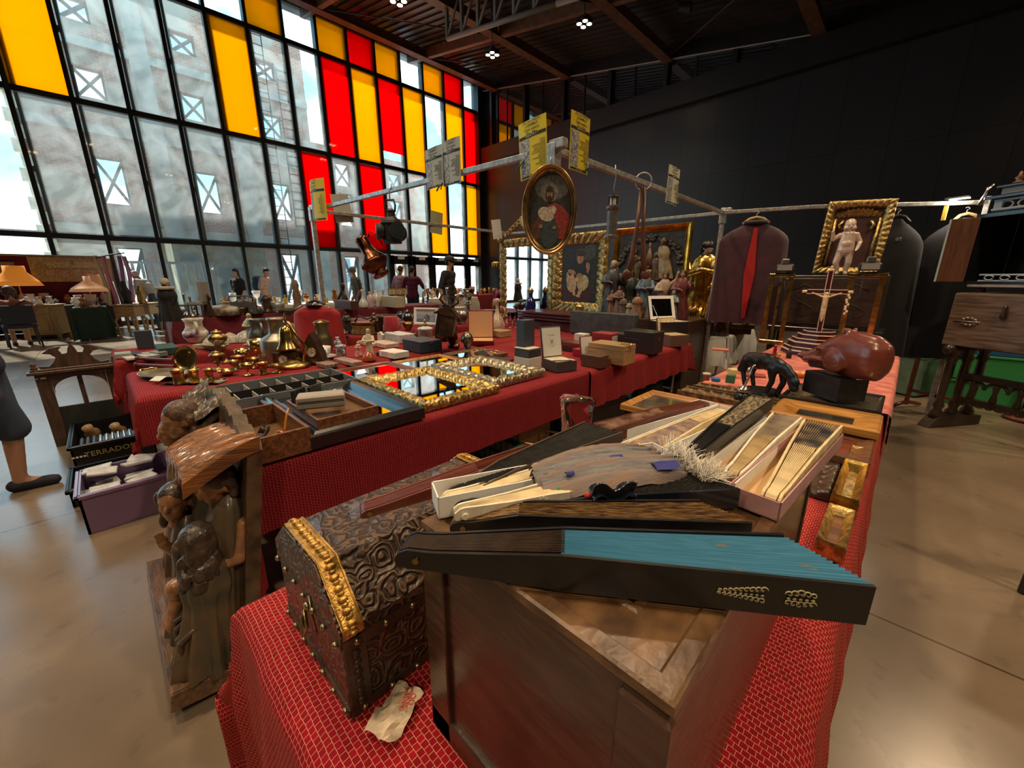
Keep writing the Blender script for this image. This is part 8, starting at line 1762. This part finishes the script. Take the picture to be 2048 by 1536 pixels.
# dressed lady mannequin, grey chair, easel items
p=gz(345,640,.74); o=doll(345,642,78,mat('black_lace_dress',(.012,.012,.013),.8,0,.4,30),'black-dressed lady figure with a white hooded collar, left end of the maroon table','figure','dressed_doll',mat('white_hood',(.5,.46,.4),.8),mat('dark_doll_face',(.03,.02,.02),.5),wid=1.5,armpose=3); o.location=snap(o.location,.2); DH=78*mpp(p)
B().sph((0,.02*DH,.93*DH),(.1*DH,.1*DH,.1*DH)).obj('hood',mat('white_hood',(.5,.46,.4),.8),o)
B().tube([(.17*DH*math.cos(a),.13*DH*math.sin(a)-.01,.79*DH) for a in [PI*q/8 for q in range(16)]],.045*DH,6,True).obj('collar',mat('white_hood',(.5,.46,.4),.8),o)
p=snap(gz(405,634,Z5)); k=mpp(p); t=thing('doll_chair','small grey chair with a tall upholstered back on the maroon table','chair',(p.x,p.y,Z5),-.6)
B().box((0,0,26*k),(34*k,30*k,6*k),.01).obj('seat',mat('grey_upholstery',(.3,.3,.29),.8),t); B().box((0,14*k,48*k),(32*k,5*k,40*k),.01).obj('backrest',mat('grey_upholstery',(.3,.3,.29),.8),t)
for s in(-1,1):
    for q in(-1,1): B().cyl((s*14*k,q*12*k,0),(s*14*k,q*12*k,24*k),2*k,n=8).obj('leg',pewter,t)
doll(430,636,56,dkwood,'dark kneeling statue right of the small grey chair','statuette','dark_statue',black,dkwood,armpose=1)
p=snap(gz(688,606,Z5)); k=mpp(p); t=thing('drawing_tripod','dark wooden tripod-like doll jack left of the grey-capped man','tripod',(p.x,p.y,Z5))
for a in(0,2.1,4.2): B().tube([(0,0,26*k),(14*k*math.cos(a),14*k*math.sin(a),0)],2.5*k,6).obj('leg',dkwood,t)
B().sph((0,0,32*k),(6*k,5*k,8*k)).obj('head',dkwood,t)
# sunlit white tables by the glass and their goods
W1=(-13.6,-12.6,1.6,5.4)
def clothtable(lab,x0,x1,y0,y1,m,drop,seed):
    trestle('folding table under the '+lab,x0,x1,y0,y1,TT,2); one('tablecloth',tablecloth(x0,x1,y0,y1,TZ-.004,drop,.02,.02,.08,.3,seed=seed),m,lab,'tablecloth')
offw=mat('sunlit_white_cloth',(.72,.71,.66),.9)
clothtable('white cloth of the sunlit stall, left of the birdhouse',-12.4,-11.3,1.9,5.0,offw,(.4,.66,.66,.4),41)
clothtable('white cloth of the sunlit stall, right of the birdhouse',-12.4,-11.4,7.4,9.8,offw,(.4,.6,.6,.4),42)
clothtable('red-topped cloth behind the porcelain figures by the doors',-13.6,-12.6,10.4,13.2,mat('wine_cloth',(.2,.02,.03),.9),(.4,.6,.6,.4),43)
rr=random.Random(21); gm=[brass,mat('amber_bottle',(.4,.16,.03),.15,coat=.5),mat('clear_white_glass',(.7,.72,.7),.1),mat('copper_pot',(.5,.2,.1),.3,.9),dkwood,mat('orange_ceramic',(.6,.25,.06),.3),white,mat('yellow_cup',(.6,.42,.05),.3)]
gn=['brass','amber','clear white','copper','dark wooden','orange','white','yellow']; kn=['vase','bottle','goblet','cup','stand','urn','bowl','jug']
wh=['on the sunlit white cloth left of the birdhouse','on the sunlit white cloth right of the birdhouse','on the wine-red cloth by the doors']
for ti,(x0,x1,y0,y1) in enumerate([(-12.3,-11.45,2.0,4.9),(-12.3,-11.5,7.5,9.7),(-13.5,-12.7,10.5,13.1)]):
    for i in range(22):
        kd=kn[(i*3+ti)%8]; g=(i*5+ti)%8; h_=rr.uniform(.12,.34); w_=h_*rr.uniform(.35,.7); col=i//2; x=x0+.06+(x1-x0-.12)*((i%2)*.75+.1)+rr.uniform(-.05,.05); y=y0+.1+(y1-y0-.2)*col/10.5
        one(['brass','amber','glass','copper','dark','orange','white','yellow'][g]+'_'+kd,B().lathe([(r*w_/2,z*h_) for r,z in PR[kd]],14),gm[g],'%s %s %s, front place %d'%(gn[g],kd,wh[ti],col+1) if i%2==0 else '%s %s %s, back place %d'%(gn[g],kd,wh[ti],col+1),kd,(x,y,TABZ),0,'goods '+wh[ti])
def boxat(name,lab,cat,px,py,z,w_,l_,h_,m,rz=0,x=None):
    p=gz(px,py,z) if x is None else gx(px,py,x); p.z=z if x is None else p.z
    return one(name,B().box((0,0,h_/2),(w_,l_,h_),.01),m,lab,cat,p,rz)
one('wooden_case',B().box((0,0,.12),(.5,.9,.22),.01),mat('orange_pine',(.5,.22,.07),.5),'orange pine chest standing on the sunlit table left of the capped man','chest',(-12.9,7.6,TABZ+.0)) if False else None
# ---- left stall ----
mb=mat('maroon_backdrop',(.1,.008,.022),.95,var=.2,sc=3)
XB=-16.4; a=gx(0,510,XB); c=gx(212,516,XB)
t=thing('stall_backdrop','maroon cloth backdrop of the left stall','backdrop',(XB,(a.y+c.y)/2-1.2,.01)); hh=a.z
B().box((0,0,hh/2),(.05,c.y-a.y+2.4,hh-.02)).obj('cloth',mb,t); B().box((0,0,hh),(.07,c.y-a.y+2.4,.05)).obj('top_rail',mat('grey_rail',(.3,.28,.27),.6),t)
q=[gx(*v,XB+.06) for v in((52,513),(222,516),(226,563),(66,565))]; w_=abs(q[1].y-q[0].y); z0_=q[2].z; h_=q[0].z-z0_
t=thing('wall_tapestry','long ochre tapestry with rose garlands on the maroon backdrop','tapestry',(XB+.05,(q[0].y+q[1].y)/2,z0_),PI/2)
B().box((0,0,h_/2),(w_,.02,h_)).obj('border',mat('ochre_border',(.45,.32,.12),.9,var=.3,sc=8),t); painting(t,w_*.92,h_*.8,((.4,.33,.19),[((.5,.42,.28),.5,.75,.42,.16,0),((.3,.27,.13),.1,.45,.1,.4,0),((.3,.27,.13),.5,.55,.45,.05,0)]+[((.5,.25,.17) if i%2 else (.5,.36,.24),.2+.085*i,.33+.05*math.sin(i*2),.06,.14,i) for i in range(8)]+[((.25,.22,.12),.5+.0*i,.9-.5*i*.1,.02,.08,.3*i) for i in range(3)]),(0,-.014,h_*.1))
q=[gx(*v,XB+.06) for v in((-15,523),(27,524),(33,552))]; t=thing('framed_print','grey-framed print of an animal at the left end of the maroon backdrop','picture',(XB+.05,q[0].y/2+q[1].y/2,q[2].z),PI/2); w_=q[1].y-q[0].y; h_=q[1].z-q[2].z; B().frame(w_,h_,[(0,0),(0,.04),(.1,.03),(.11,0)]).obj('frame',mat('grey_mauve_frame',(.22,.15,.16),.6),t); painting(t,w_-.2,h_-.2,((.2,.22,.2),[((.6,.5,.4),.5,.5,.33,.35,0),((.5,.15,.05),.55,.5,.22,.22,0),((.08,.08,.1),.45,.4,.15,.15,0)]),(0,-.01,.1))
# its furniture: floor contacts read from the photograph
p=gz(125,672,0); t=thing('oak_cabinet','pale oak cabinet with a drawer and an arched panel door, beside the seated woman','cabinet',(p.x+.25,p.y-.2,.005),PI/2-.35)
pale_oak=mat('pale_oak',(.36,.24,.1),.5,0,0,5,.2,14,col2=(.27,.17,.07),stretch=(8,8,1)); B().box((0,0,.43),(.62,.5,.68),.006).obj('body',pale_oak,t)
for x in(-.28,.28):
    for y in(-.22,.22): B().box((x,y,.05),(.06,.06,.1)).obj('leg',pale_oak,t)
d=B().box((0,-.255,.36),(.46,.02,.44),.004).obj('door',pale_oak,t); b=B(); b.tube([(-.16,-.27,.2),(.16,-.27,.2),(.16,-.27,.44),(.1,-.27,.46),(.07,-.27,.51),(-.07,-.27,.51),(-.1,-.27,.46),(-.16,-.27,.44)],.012,5,True); b.obj('arched_moulding',pale_oak,d)
d=B().box((0,-.255,.68),(.5,.02,.12),.004).obj('drawer',pale_oak,t); B().tube([(-.06,-.27,.69),(-.03,-.285,.67),(.03,-.285,.67),(.06,-.27,.69)],.006,5).obj('handle',bronze,d)
B().box((0,0,.785),(.7,.56,.03),.005).obj('top',pale_oak,t)
clothtable('black cloth of the left stall between cabinet and lamp table',-16.1,-15.35,-2.6,.2,black,(.3,.55,.3,.3),51)
p=gz(205,680,0); clothtable('dark green cloth with a white overlay left of the cabriole stands',p.x-.95,p.x-.05,p.y-.35,p.y+.2,mat('dark_green_cloth2',(.01,.03,.025),.9),(.3,.7,.7,.3),52)
GT=(p.x-.95,p.x-.05,p.y-.35,p.y+.2)
for i,(px,py,w_,h_,lab) in enumerate([(244,676,.5,.78,'carved wooden stand on cabriole legs, left of a pair'),(276,668,.5,.78,'pale wooden stand on cabriole legs, right of a pair')]):
    p=gz(px,py,0); t=thing('cabriole_stand',lab,'stand',(p.x-.1,p.y+.25,.005),PI/2-.6); mm=[ltwood,mat('bleached_wood',(.5,.38,.24),.5)][i]
    B().box((0,0,.62),(.42,.36,.26),.008).obj('box',mm,t); B().box((0,0,.77),(.5,.44,.03),.006).obj('top',mm,t)
    for x in(-1,1):
        for y in(-1,1): B().tube([(x*.17,y*.14,.5),(x*.22,y*.19,.4),(x*.2,y*.17,.2),(x*.19,y*.16,.05),(x*.23,y*.2,.0)],.032,7,taper=lambda u:1.1-.6*u).obj('leg',mm,t)
p=gz(308,672,0); t=thing('sewing_machine_stand','black cast-iron sewing stand with a white spoked wheel','stand',(p.x-.1,p.y+.6,.005),PI/2-.7)
for s in(-1,1):
    b=B().tube([(s*.3,-.2,0),(s*.27,0,.35),(s*.3,-.2,.7)],.02,6); b.tube([(s*.3,.2,0),(s*.27,0,.35),(s*.3,.2,.7)],.02,6); b.obj('iron_leg',black,t)
B().box((0,0,.72),(.75,.45,.03)).obj('top',dkwood,t); b=B().tube([(.34,.05+.26*math.cos(a),.32+.26*math.sin(a)) for a in [2*PI*q/24 for q in range(24)]],.018,6,True)
for q in range(6): b.tube([(.34,.05,.32),(.34,.05+.26*math.cos(q*PI/3),.32+.26*math.sin(q*PI/3))],.01,5)
b.obj('wheel',wm,t); B().tube([(-.28,-.1,.1),(.28,-.1,.1)],.02,6).obj('treadle',black,t)
def tlamp(lab,px,py,r0,r1,h_,sm,z=TABZ,x=None):
    p=gx(px,py,x) if x else gz(px,py,z); t=thing('table_lamp',lab,'lamp',(p.x,p.y,z)); B().lathe([(0,0),(.1,0),(.1,.02),(.03,.05),(.08,.15),(.03,.28),(.012,.3),(.012,h_*.6),(0,h_*.6)],16).obj('base',mat('rose_porcelain',(.5,.38,.33),.3),t); b=B(); b.lathe([(r1,h_*.5),(r1*.85,h_*.62),(r0*1.05,h_*.85),(r0,h_)],24); me=b.obj('shade',sm,t); return t
orsh=mat('glowing_orange_shade',(.8,.26,.03),.8,emit=.3); tlamp('big orange pleated lampshade glowing at the left stall',52,640,.18,.42,.95,orsh,x=-15.0).location=(-15.7,-1.34,TABZ)
tlamp('small square-shaded salmon lamp in the left stall',213,600,.2,.22,.75,mat('salmon_shade',(.7,.33,.16),.8,emit=.12),x=-15.4).location=(-15.6,.08,TABZ)
tlamp('round glass-shaded lamp glowing peach, left of the cabriole stands',240,610,.06,.34,.7,mat('peach_glass_shade',(.8,.4,.2),.5,emit=.15)).location=(GT[0]+.5,GT[2]+.35,TABZ)
rr=random.Random(33); lm=[white,mat('rose_porcelain',(.5,.38,.33),.3),floral,mat('amber_bottle',(.4,.16,.03),.15),mat('pale_pink_dish',(.6,.4,.38),.4)]; ln=['white','rose','floral','amber','pale pink']
for i in range(16):
    g=i%5; kd=kn[(i*3)%8]; h_=rr.uniform(.12,.3); w_=h_*.7
    on=i<10; x=(-15.95+.4*(i%2) if on else GT[0]+.12+.14*(i-10)); y=(-2.2+.2*i if on else GT[2]+.08+.09*((i*2)%5))
    one('left_stall_'.replace('left_stall_','china_')+kd,B().lathe([(r*w_/2,z*h_) for r,z in PR[kd]],14),lm[g],'%s china %s on the %s cloth of the left stall, place %d'%(ln[g],kd,'black' if on else 'dark green',i+1),kd,(x,y,TABZ),0,'china of the left stall')
for i in range(6):
    kd=kn[(i*3+1)%8]; one('china_'+kd,B().lathe([(r*.07,z*.18) for r,z in PR[kd]],14),lm[i%5],'%s china %s on top of the pale oak cabinet, place %d'%(ln[i%5],kd,i+1),kd,(p_.x+.0,p_.y,.806) if False else (bpy.data.objects['oak_cabinet'].location.x+.18*math.cos(i*1.05),bpy.data.objects['oak_cabinet'].location.y+.2*math.sin(i*1.05),.807),0,'china on the oak cabinet')
p=gx(243,600,-15.2); t=thing('scarf_stand','stand draped with pink, purple and cream scarves','stand',(p.x,p.y,.005),PI/2-.4); B().cyl((0,0,0),(0,0,2.0),.02,n=8).obj('pole',black,t); b=B().tube([(-.35,0,1.9),(0,0,2.0),(.3,0,2.05)],.015,6).obj('arm',black,t)
for i,(x,mm,z0_) in enumerate([(-.28,mat('cream_scarf',(.6,.55,.35),.9),.7),(-.14,mat('pink_scarf',(.6,.25,.42),.9),.6),(0,mat('brown_scarf',(.3,.2,.17),.9),.6),(.14,mat('purple_scarf',(.36,.15,.38),.9),.55),(.26,mat('lilac_scarf',(.5,.28,.52),.9),.55)]):
    B().grid(lambda u,v:(x+.1*(u-.5)+.03*math.sin(v*5+i),.03*math.sin(u*7+v*3),z0_+(1.97-z0_)*v),5,14).obj('scarf',mm,t,fix=False)
p=gx(268,640,-14.6); t=thing('picture_back','brown board leaning on a gilt panel above the sewing stand','board',(p.x,p.y,.755),PI/2-.6) if False else None
for i,(px,py,lab,mm,h_) in enumerate([(262,600,'dark green statuette with gold flowers beside the scarves',black,.55),(278,596,'gilt flower ornament beside the white-haired man',gold2,.45)]):
    p=gz(px,672,0); one('gilt_ornament',B().lathe([(0,0),(.08,0),(.06,.1),(.1,.25),(.05,.4),(.04,h_),(0,h_)],16,lob=5,la=.15),mm,lab,'ornament',(p.x-.2+.25*i,p.y+.1+.12*i,.79))
# seated-woman chair and people -------------------------------------------------
def person(label,loc,rz,h=1.72,shirt=None,trous=denim,hair='short',hm=hairb,sk=skin,arms=None,lean=0.,hy=0.,hx=.1,sit=False,hat=None,shoes=black,legs=None,short=False,sleeve=.45,bulk=1.,skirt=None,bag=None,vox=.014):
    s=h/1.75; V=lambda x,y,z:Vector((x*s,y*s,z*s)); hip=.48 if sit else .93
    cl,sl=math.cos(lean),math.sin(lean)
    def up(x,y,z): # point on the torso, leaning about the hips
        return V(x,(y*cl-(z)*sl),hip+(y*sl+z*cl))
    B0=B(); bw=bulk
    tor=[(.0,.0,.16*bw,.115*bw),(.1,.0,.15*bw,.11*bw),(.22,.0,.15*bw,.11*bw),(.34,.0,.165*bw,.115*bw),(.44,.0,.16*bw,.1*bw)]
    def torso(b,e):
        for z,y,rx,ry in tor:
            c=up(0,y,z); b.sph(c,((rx+e)*s,(ry+e)*s,(.1+e)*s),16,10)
        for sg in(-1,1): b.sph(up(sg*.15*bw,0,.47),((.075+e)*s,)*3)
    torso(B0,0)
    hc=up(0,-.03,.72); caps(B0,up(0,0,.5),up(0,-.01,.63),.06*s,.052*s); headblobs(B0,hc,.098*s,hy,hx,False)
    AR=arms or [((-.2,.02,.2),(-.19,-.1,-.02)),((.2,.02,.2),(.19,-.1,-.02))]
    LG=legs or ([((-.1,-.44,.5),(-.11,-.42,.07)),((.1,-.44,.5),(.11,-.42,.07))] if sit else [((-.1,-.02,.5),(-.1,.01,.07)),((.1,-.01,.5),(.11,.03,.07))])
    for sg,(el,ha) in zip((-1,1),AR):
        sh=up(sg*.2*bw,0,.46); e=up(*el); hd_=up(*ha); caps(B0,sh,e,.052*s,.042*s); caps(B0,e,hd_,.042*s,.028*s); hand(B0,hd_,.17*s,(hd_-e),(1,0,.01) if abs((hd_-e).normalized().x)<.7 else (0,1,.01),.5,-sg)
    for sg,(kn_,an) in zip((-1,1),LG):
        hp=V(sg*.09,0,hip); caps(B0,hp,V(*kn_),.088*s,.06*s); caps(B0,V(*kn_),V(*an),.058*s,.038*s); caps(B0,V(*an),V(an[0],an[1]-.13,.035),.036*s,.03*s)
    o=remesh('person',B0,vox*s,sk,None,1); tag(o,label,'person'); o.location=loc; o.rotation_euler=(0,0,rz)
    b=B(); torso(b,.018)
    for sg,(el,ha) in zip((-1,1),AR):
        sh=up(sg*.2*bw,0,.46); e=up(*el); caps(b,sh,sh.lerp(e,min(1,sleeve*2)),.068*s,.06*s)
        if sleeve>.6: caps(b,e,e.lerp(up(*ha),.85),.056*s,.042*s)
    remesh('shirt',b,.02*s,shirt,o,1)
    b=B(); hp0=V(0,0,hip); b.sph(hp0,(.175*bw*s,.13*bw*s,.12*s),16,10)
    for sg,(kn_,an) in zip((-1,1),LG):
        caps(b,V(sg*.09,0,hip),V(*kn_),.102*s,.076*s)
        if skirt: caps(b,V(sg*.05,0,hip-.2),V(*kn_),.1*s,.1*s)
        if not short: caps(b,V(*kn_),V(*an),.074*s,.058*s)
    remesh('skirt' if skirt else 'trousers',b,.02*s,trous,o,1)
    if hair!='bald':
        b=B(); hairblobs(b,hc+Vector((0,0,.012*s)),.1*s,hy,hx,hair,3); remesh('hair',b,.013*s,hm,o,1)
    else:
        b=B(); hairblobs(b,hc+Vector((0,.015*s,-.0)),.095*s,hy,hx,'short',3); remesh('hair',b,.013*s,hm,o,1)
    eyes(hc,.098*s,hy,hx,o)
    for sg,(kn_,an) in zip((-1,1),LG):
        b=B(); caps(b,V(an[0],an[1]+.03,.04),V(an[0],an[1]-.16,.034),.046*s,.038*s); remesh('shoe',b,.014*s,shoes,o,1)
    if hat:
        b=B(); b.M=Matrix.Translation(hc)@Euler((hx,0,hy)).to_matrix().to_4x4(); b.sph((0,.01*s,.05*s),(.1*s,.12*s,.085*s)); b.sph((0,-.11*s,.045*s),(.085*s,.08*s,.014*s)); b.M=Matrix.Identity(4); remesh('cap',b,.01*s,hat,o,1)
    if bag:
        b=B(); b.M=Matrix.Translation(up(0,.2,.3)); b.box((0,0,0),(.3*s,.18*s,.46*s),.06*s); b.box((0,.1*s,-.06*s),(.24*s,.06*s,.22*s),.03*s); b.M=Matrix.Identity(4); b.obj('backpack',bag,o)
    return o
def phead(px,py,h,t=None):
    d=ray(px,py); t=t or (h-H)/d.z; return Vector((d.x*t,d.y*t,.0))
# facing: rz=0 looks along -Y
p=gx(893,514,-7.35); person('bearded man in a black T-shirt and black cap walking behind the book table',(p.x,p.y,0),.75+1.3,1.85,mat('charcoal_tshirt',(.03,.03,.033),.9),mat('grey_jeans',(.13,.14,.16),.9),'short',hairb,skin,[((-.27,.05,.2),(-.27,-.02,-.04)),((.27,.06,.2),(.29,.02,-.05))],.06,.35,.2,hat=black,bulk=1.05)
p=gx(822,532,-10.4); person('dark-haired man seen from behind in a maroon polo shirt, reaching right',(p.x,p.y,0),.75+PI,1.72,mat('maroon_polo',(.12,.015,.05),.9),mat('navy_trousers',(.02,.025,.05),.9),'short',hairb,skin,[((-.33,-.06,.22),(-.42,-.3,.1)),((.3,-.02,.18),(.34,-.2,.02))],.05,-.2,.2)
p=gx(795,526,-11.25); person('short-haired man in a pale pink T-shirt beside the man in maroon',(p.x,p.y,0),.75+2.6,1.76,mat('pale_pink_tshirt',(.42,.25,.27),.9),mat('beige_trousers',(.4,.32,.22),.9),'short',mat('brown_crop',(.09,.05,.03),.7),skin,[((-.25,.02,.2),(-.2,-.1,-.02)),((.26,.04,.2),(.24,-.02,-.02))],.1,.3,.25)
p=gx(712,541,-11.4); person('heavy older man in a grey-green T-shirt and grey cap looking down',(p.x,p.y,0),.75-.9,1.7,mat('grey_green_tshirt',(.11,.12,.1),.9),denim,'short',hairg,skin,None,.1,0,.45,hat=mat('grey_cap',(.2,.23,.23),.9),bulk=1.25)
p=gx(472,549,-14.2); person('woman with dark hair in a black T-shirt with a yellow motif behind the sunlit table',(p.x,p.y,0),.75-.2,1.66,blk,denim,'long',hairb,skin)
p=gx(521,550,-14.6); person('man with a blue backpack bending over the sunlit goods',(p.x,p.y,0),.75+1.6,1.72,mat('pinkish_tshirt',(.5,.36,.33),.9),denim,'short',hairb,skin,None,.25,0,.4,bag=mat('blue_backpack',(.02,.08,.15),.8))
p=gx(300,545,-14.9); person('white-haired man in a pale grey shirt leaning over the left stall goods',(p.x,p.y,0),.75-1.5,1.74,mat('pale_grey_shirt',(.45,.47,.5),.9),denim,'bald',mat('white_hair_crop',(.5,.46,.42),.8),mat('tanned_skin',(.48,.22,.13),.55),[((-.2,-.2,.2),(-.15,-.4,.05)),((.2,-.2,.2),(.15,-.4,.05))],.6,0,.3)
# seated woman and her chair
pc=gz(60,697,0); fr_=(gz(40,640,.45)-pc); wz=PI/2+.75
navyc=mat('navy_chair_fabric',(.012,.018,.035),.7)
t=thing('conference_chair','navy fabric chair with dark legs under the seated woman','chair',(-13.15,-1.28,.004),-1.4)
B().box((0,0,.44),(.46,.44,.07),.02).obj('seat',navyc,t); B().box((0,.21,.68),(.46,.05,.38),.02).obj('backrest',navyc,t)
for x in(-1,1):
    for y in(-1,1): B().tube([(x*.2,y*.18,.42),(x*.22,y*.22,0)],.014,6).obj('leg',black,t)
o=person('seated woman with brown hair and a rust-pink top, her back to us',(-13.15,-1.28,0),-1.4,1.66,mat('rust_pink_top',(.3,.1,.09),.9,var=.4,sc=60),mat('khaki_shorts',(.35,.33,.25),.9),'long',mat('chestnut_hair',(.07,.04,.03),.6,0,.3,60),skin,[((-.24,-.04,.2),(-.16,-.3,.06)),((.24,-.04,.2),(.16,-.3,.06))],-.02,0,.15,sit=True,short=True,bulk=1.1)
B().tube([Vector((-.17,.1,.98)),Vector((0,.15,.85)),Vector((.16,.12,.66))],.012,6).obj('bag_strap',black,o)
# passer-by whose leg shows at the left edge
person('passer-by at the left edge in a blue skirt and dark canvas shoes',(-4.0,-.62,0),PI-.12,1.66,mat('navy_top',(.03,.04,.08),.9),mat('faded_blue_skirt',(.06,.09,.15),.9),'long',hairb,mat('tan_skin',(.5,.28,.2),.55),[((-.24,.1,.2),(-.2,.14,-.04)),((.24,.1,.2),(.2,.14,-.04))],0,0,0,short=True,skirt=True,shoes=mat('navy_canvas_shoe',(.018,.02,.035),.8),legs=[((-.12,.12,.47),(-.12,.28,.07)),((.1,-.04,.47),(.1,-.0,.07))],vox=.012)
# ================= LIGHT AND CAMERA =================
w=bpy.data.worlds.new('World'); S.world=w; w.use_nodes=True; nt=w.node_tree; nt.nodes.clear(); N=nt.nodes; L=nt.links
tc=N.new('ShaderNodeTexCoord'); sx=N.new('ShaderNodeSeparateXYZ'); L.new(tc.outputs['Generated'],sx.inputs[0])
r=N.new('ShaderNodeValToRGB'); r.color_ramp.elements[0].position=.0; r.color_ramp.elements[0].color=(.5,.58,.62,1); r.color_ramp.elements[1].position=.55; r.color_ramp.elements[1].color=(.07,.22,.34,1)
e=r.color_ramp.elements.new(.16); e.color=(.1,.27,.35,1); L.new(sx.outputs['Z'],r.inputs[0])
mp=N.new('ShaderNodeMapping'); mp.inputs['Scale'].default_value=(2,2,5); L.new(tc.outputs['Generated'],mp.inputs[0])
nz=N.new('ShaderNodeTexNoise'); nz.inputs['Scale'].default_value=1.7; nz.inputs['Detail'].default_value=7; L.new(mp.outputs[0],nz.inputs[0])
cr=N.new('ShaderNodeValToRGB'); cr.color_ramp.elements[0].position=.5; cr.color_ramp.elements[1].position=.66; L.new(nz.outputs['Fac'],cr.inputs[0])
mx=N.new('ShaderNodeMixRGB'); L.new(cr.outputs[0],mx.inputs[0]); L.new(r.outputs[0],mx.inputs[1]); mx.inputs[2].default_value=(.55,.58,.6,1)
bg=N.new('ShaderNodeBackground'); bg.inputs[1].default_value=SKY; L.new(mx.outputs[0],bg.inputs[0]); o=N.new('ShaderNodeOutputWorld'); L.new(bg.outputs[0],o.inputs[0])
l=bpy.data.lights.new('sun','SUN'); l.energy=SUN; l.angle=.012; l.color=(1,.93,.8); so=bpy.data.objects.new('sun',l); COL.objects.link(so)
dv=Vector((1,.3,-1.42)); so.rotation_euler=dv.to_track_quat('-Z','Y').to_euler()
cam=bpy.data.cameras.new('camera'); co=bpy.data.objects.new('camera',cam); COL.objects.link(co); S.camera=co
cam.sensor_fit='HORIZONTAL'; cam.sensor_width=36; cam.lens=36*F/2048; cam.clip_start=.02; cam.clip_end=400
fwd=Vector((-ux*C0,uy*C0,-S0)); co.location=(0,0,H); co.rotation_euler=fwd.to_track_quat('-Z','Y').to_euler()
S.view_settings.view_transform='Standard'; S.view_settings.look='None'; S.view_settings.gamma=1; S.view_settings.use_curve_mapping=False; S.view_settings.exposure=EXPO
c=S.cycles; c.max_bounces=8; c.diffuse_bounces=4; c.glossy_bounces=4; c.transmission_bounces=6; c.transparent_max_bounces=16; c.caustics_reflective=False; c.caustics_refractive=False; c.sample_clamp_indirect=6
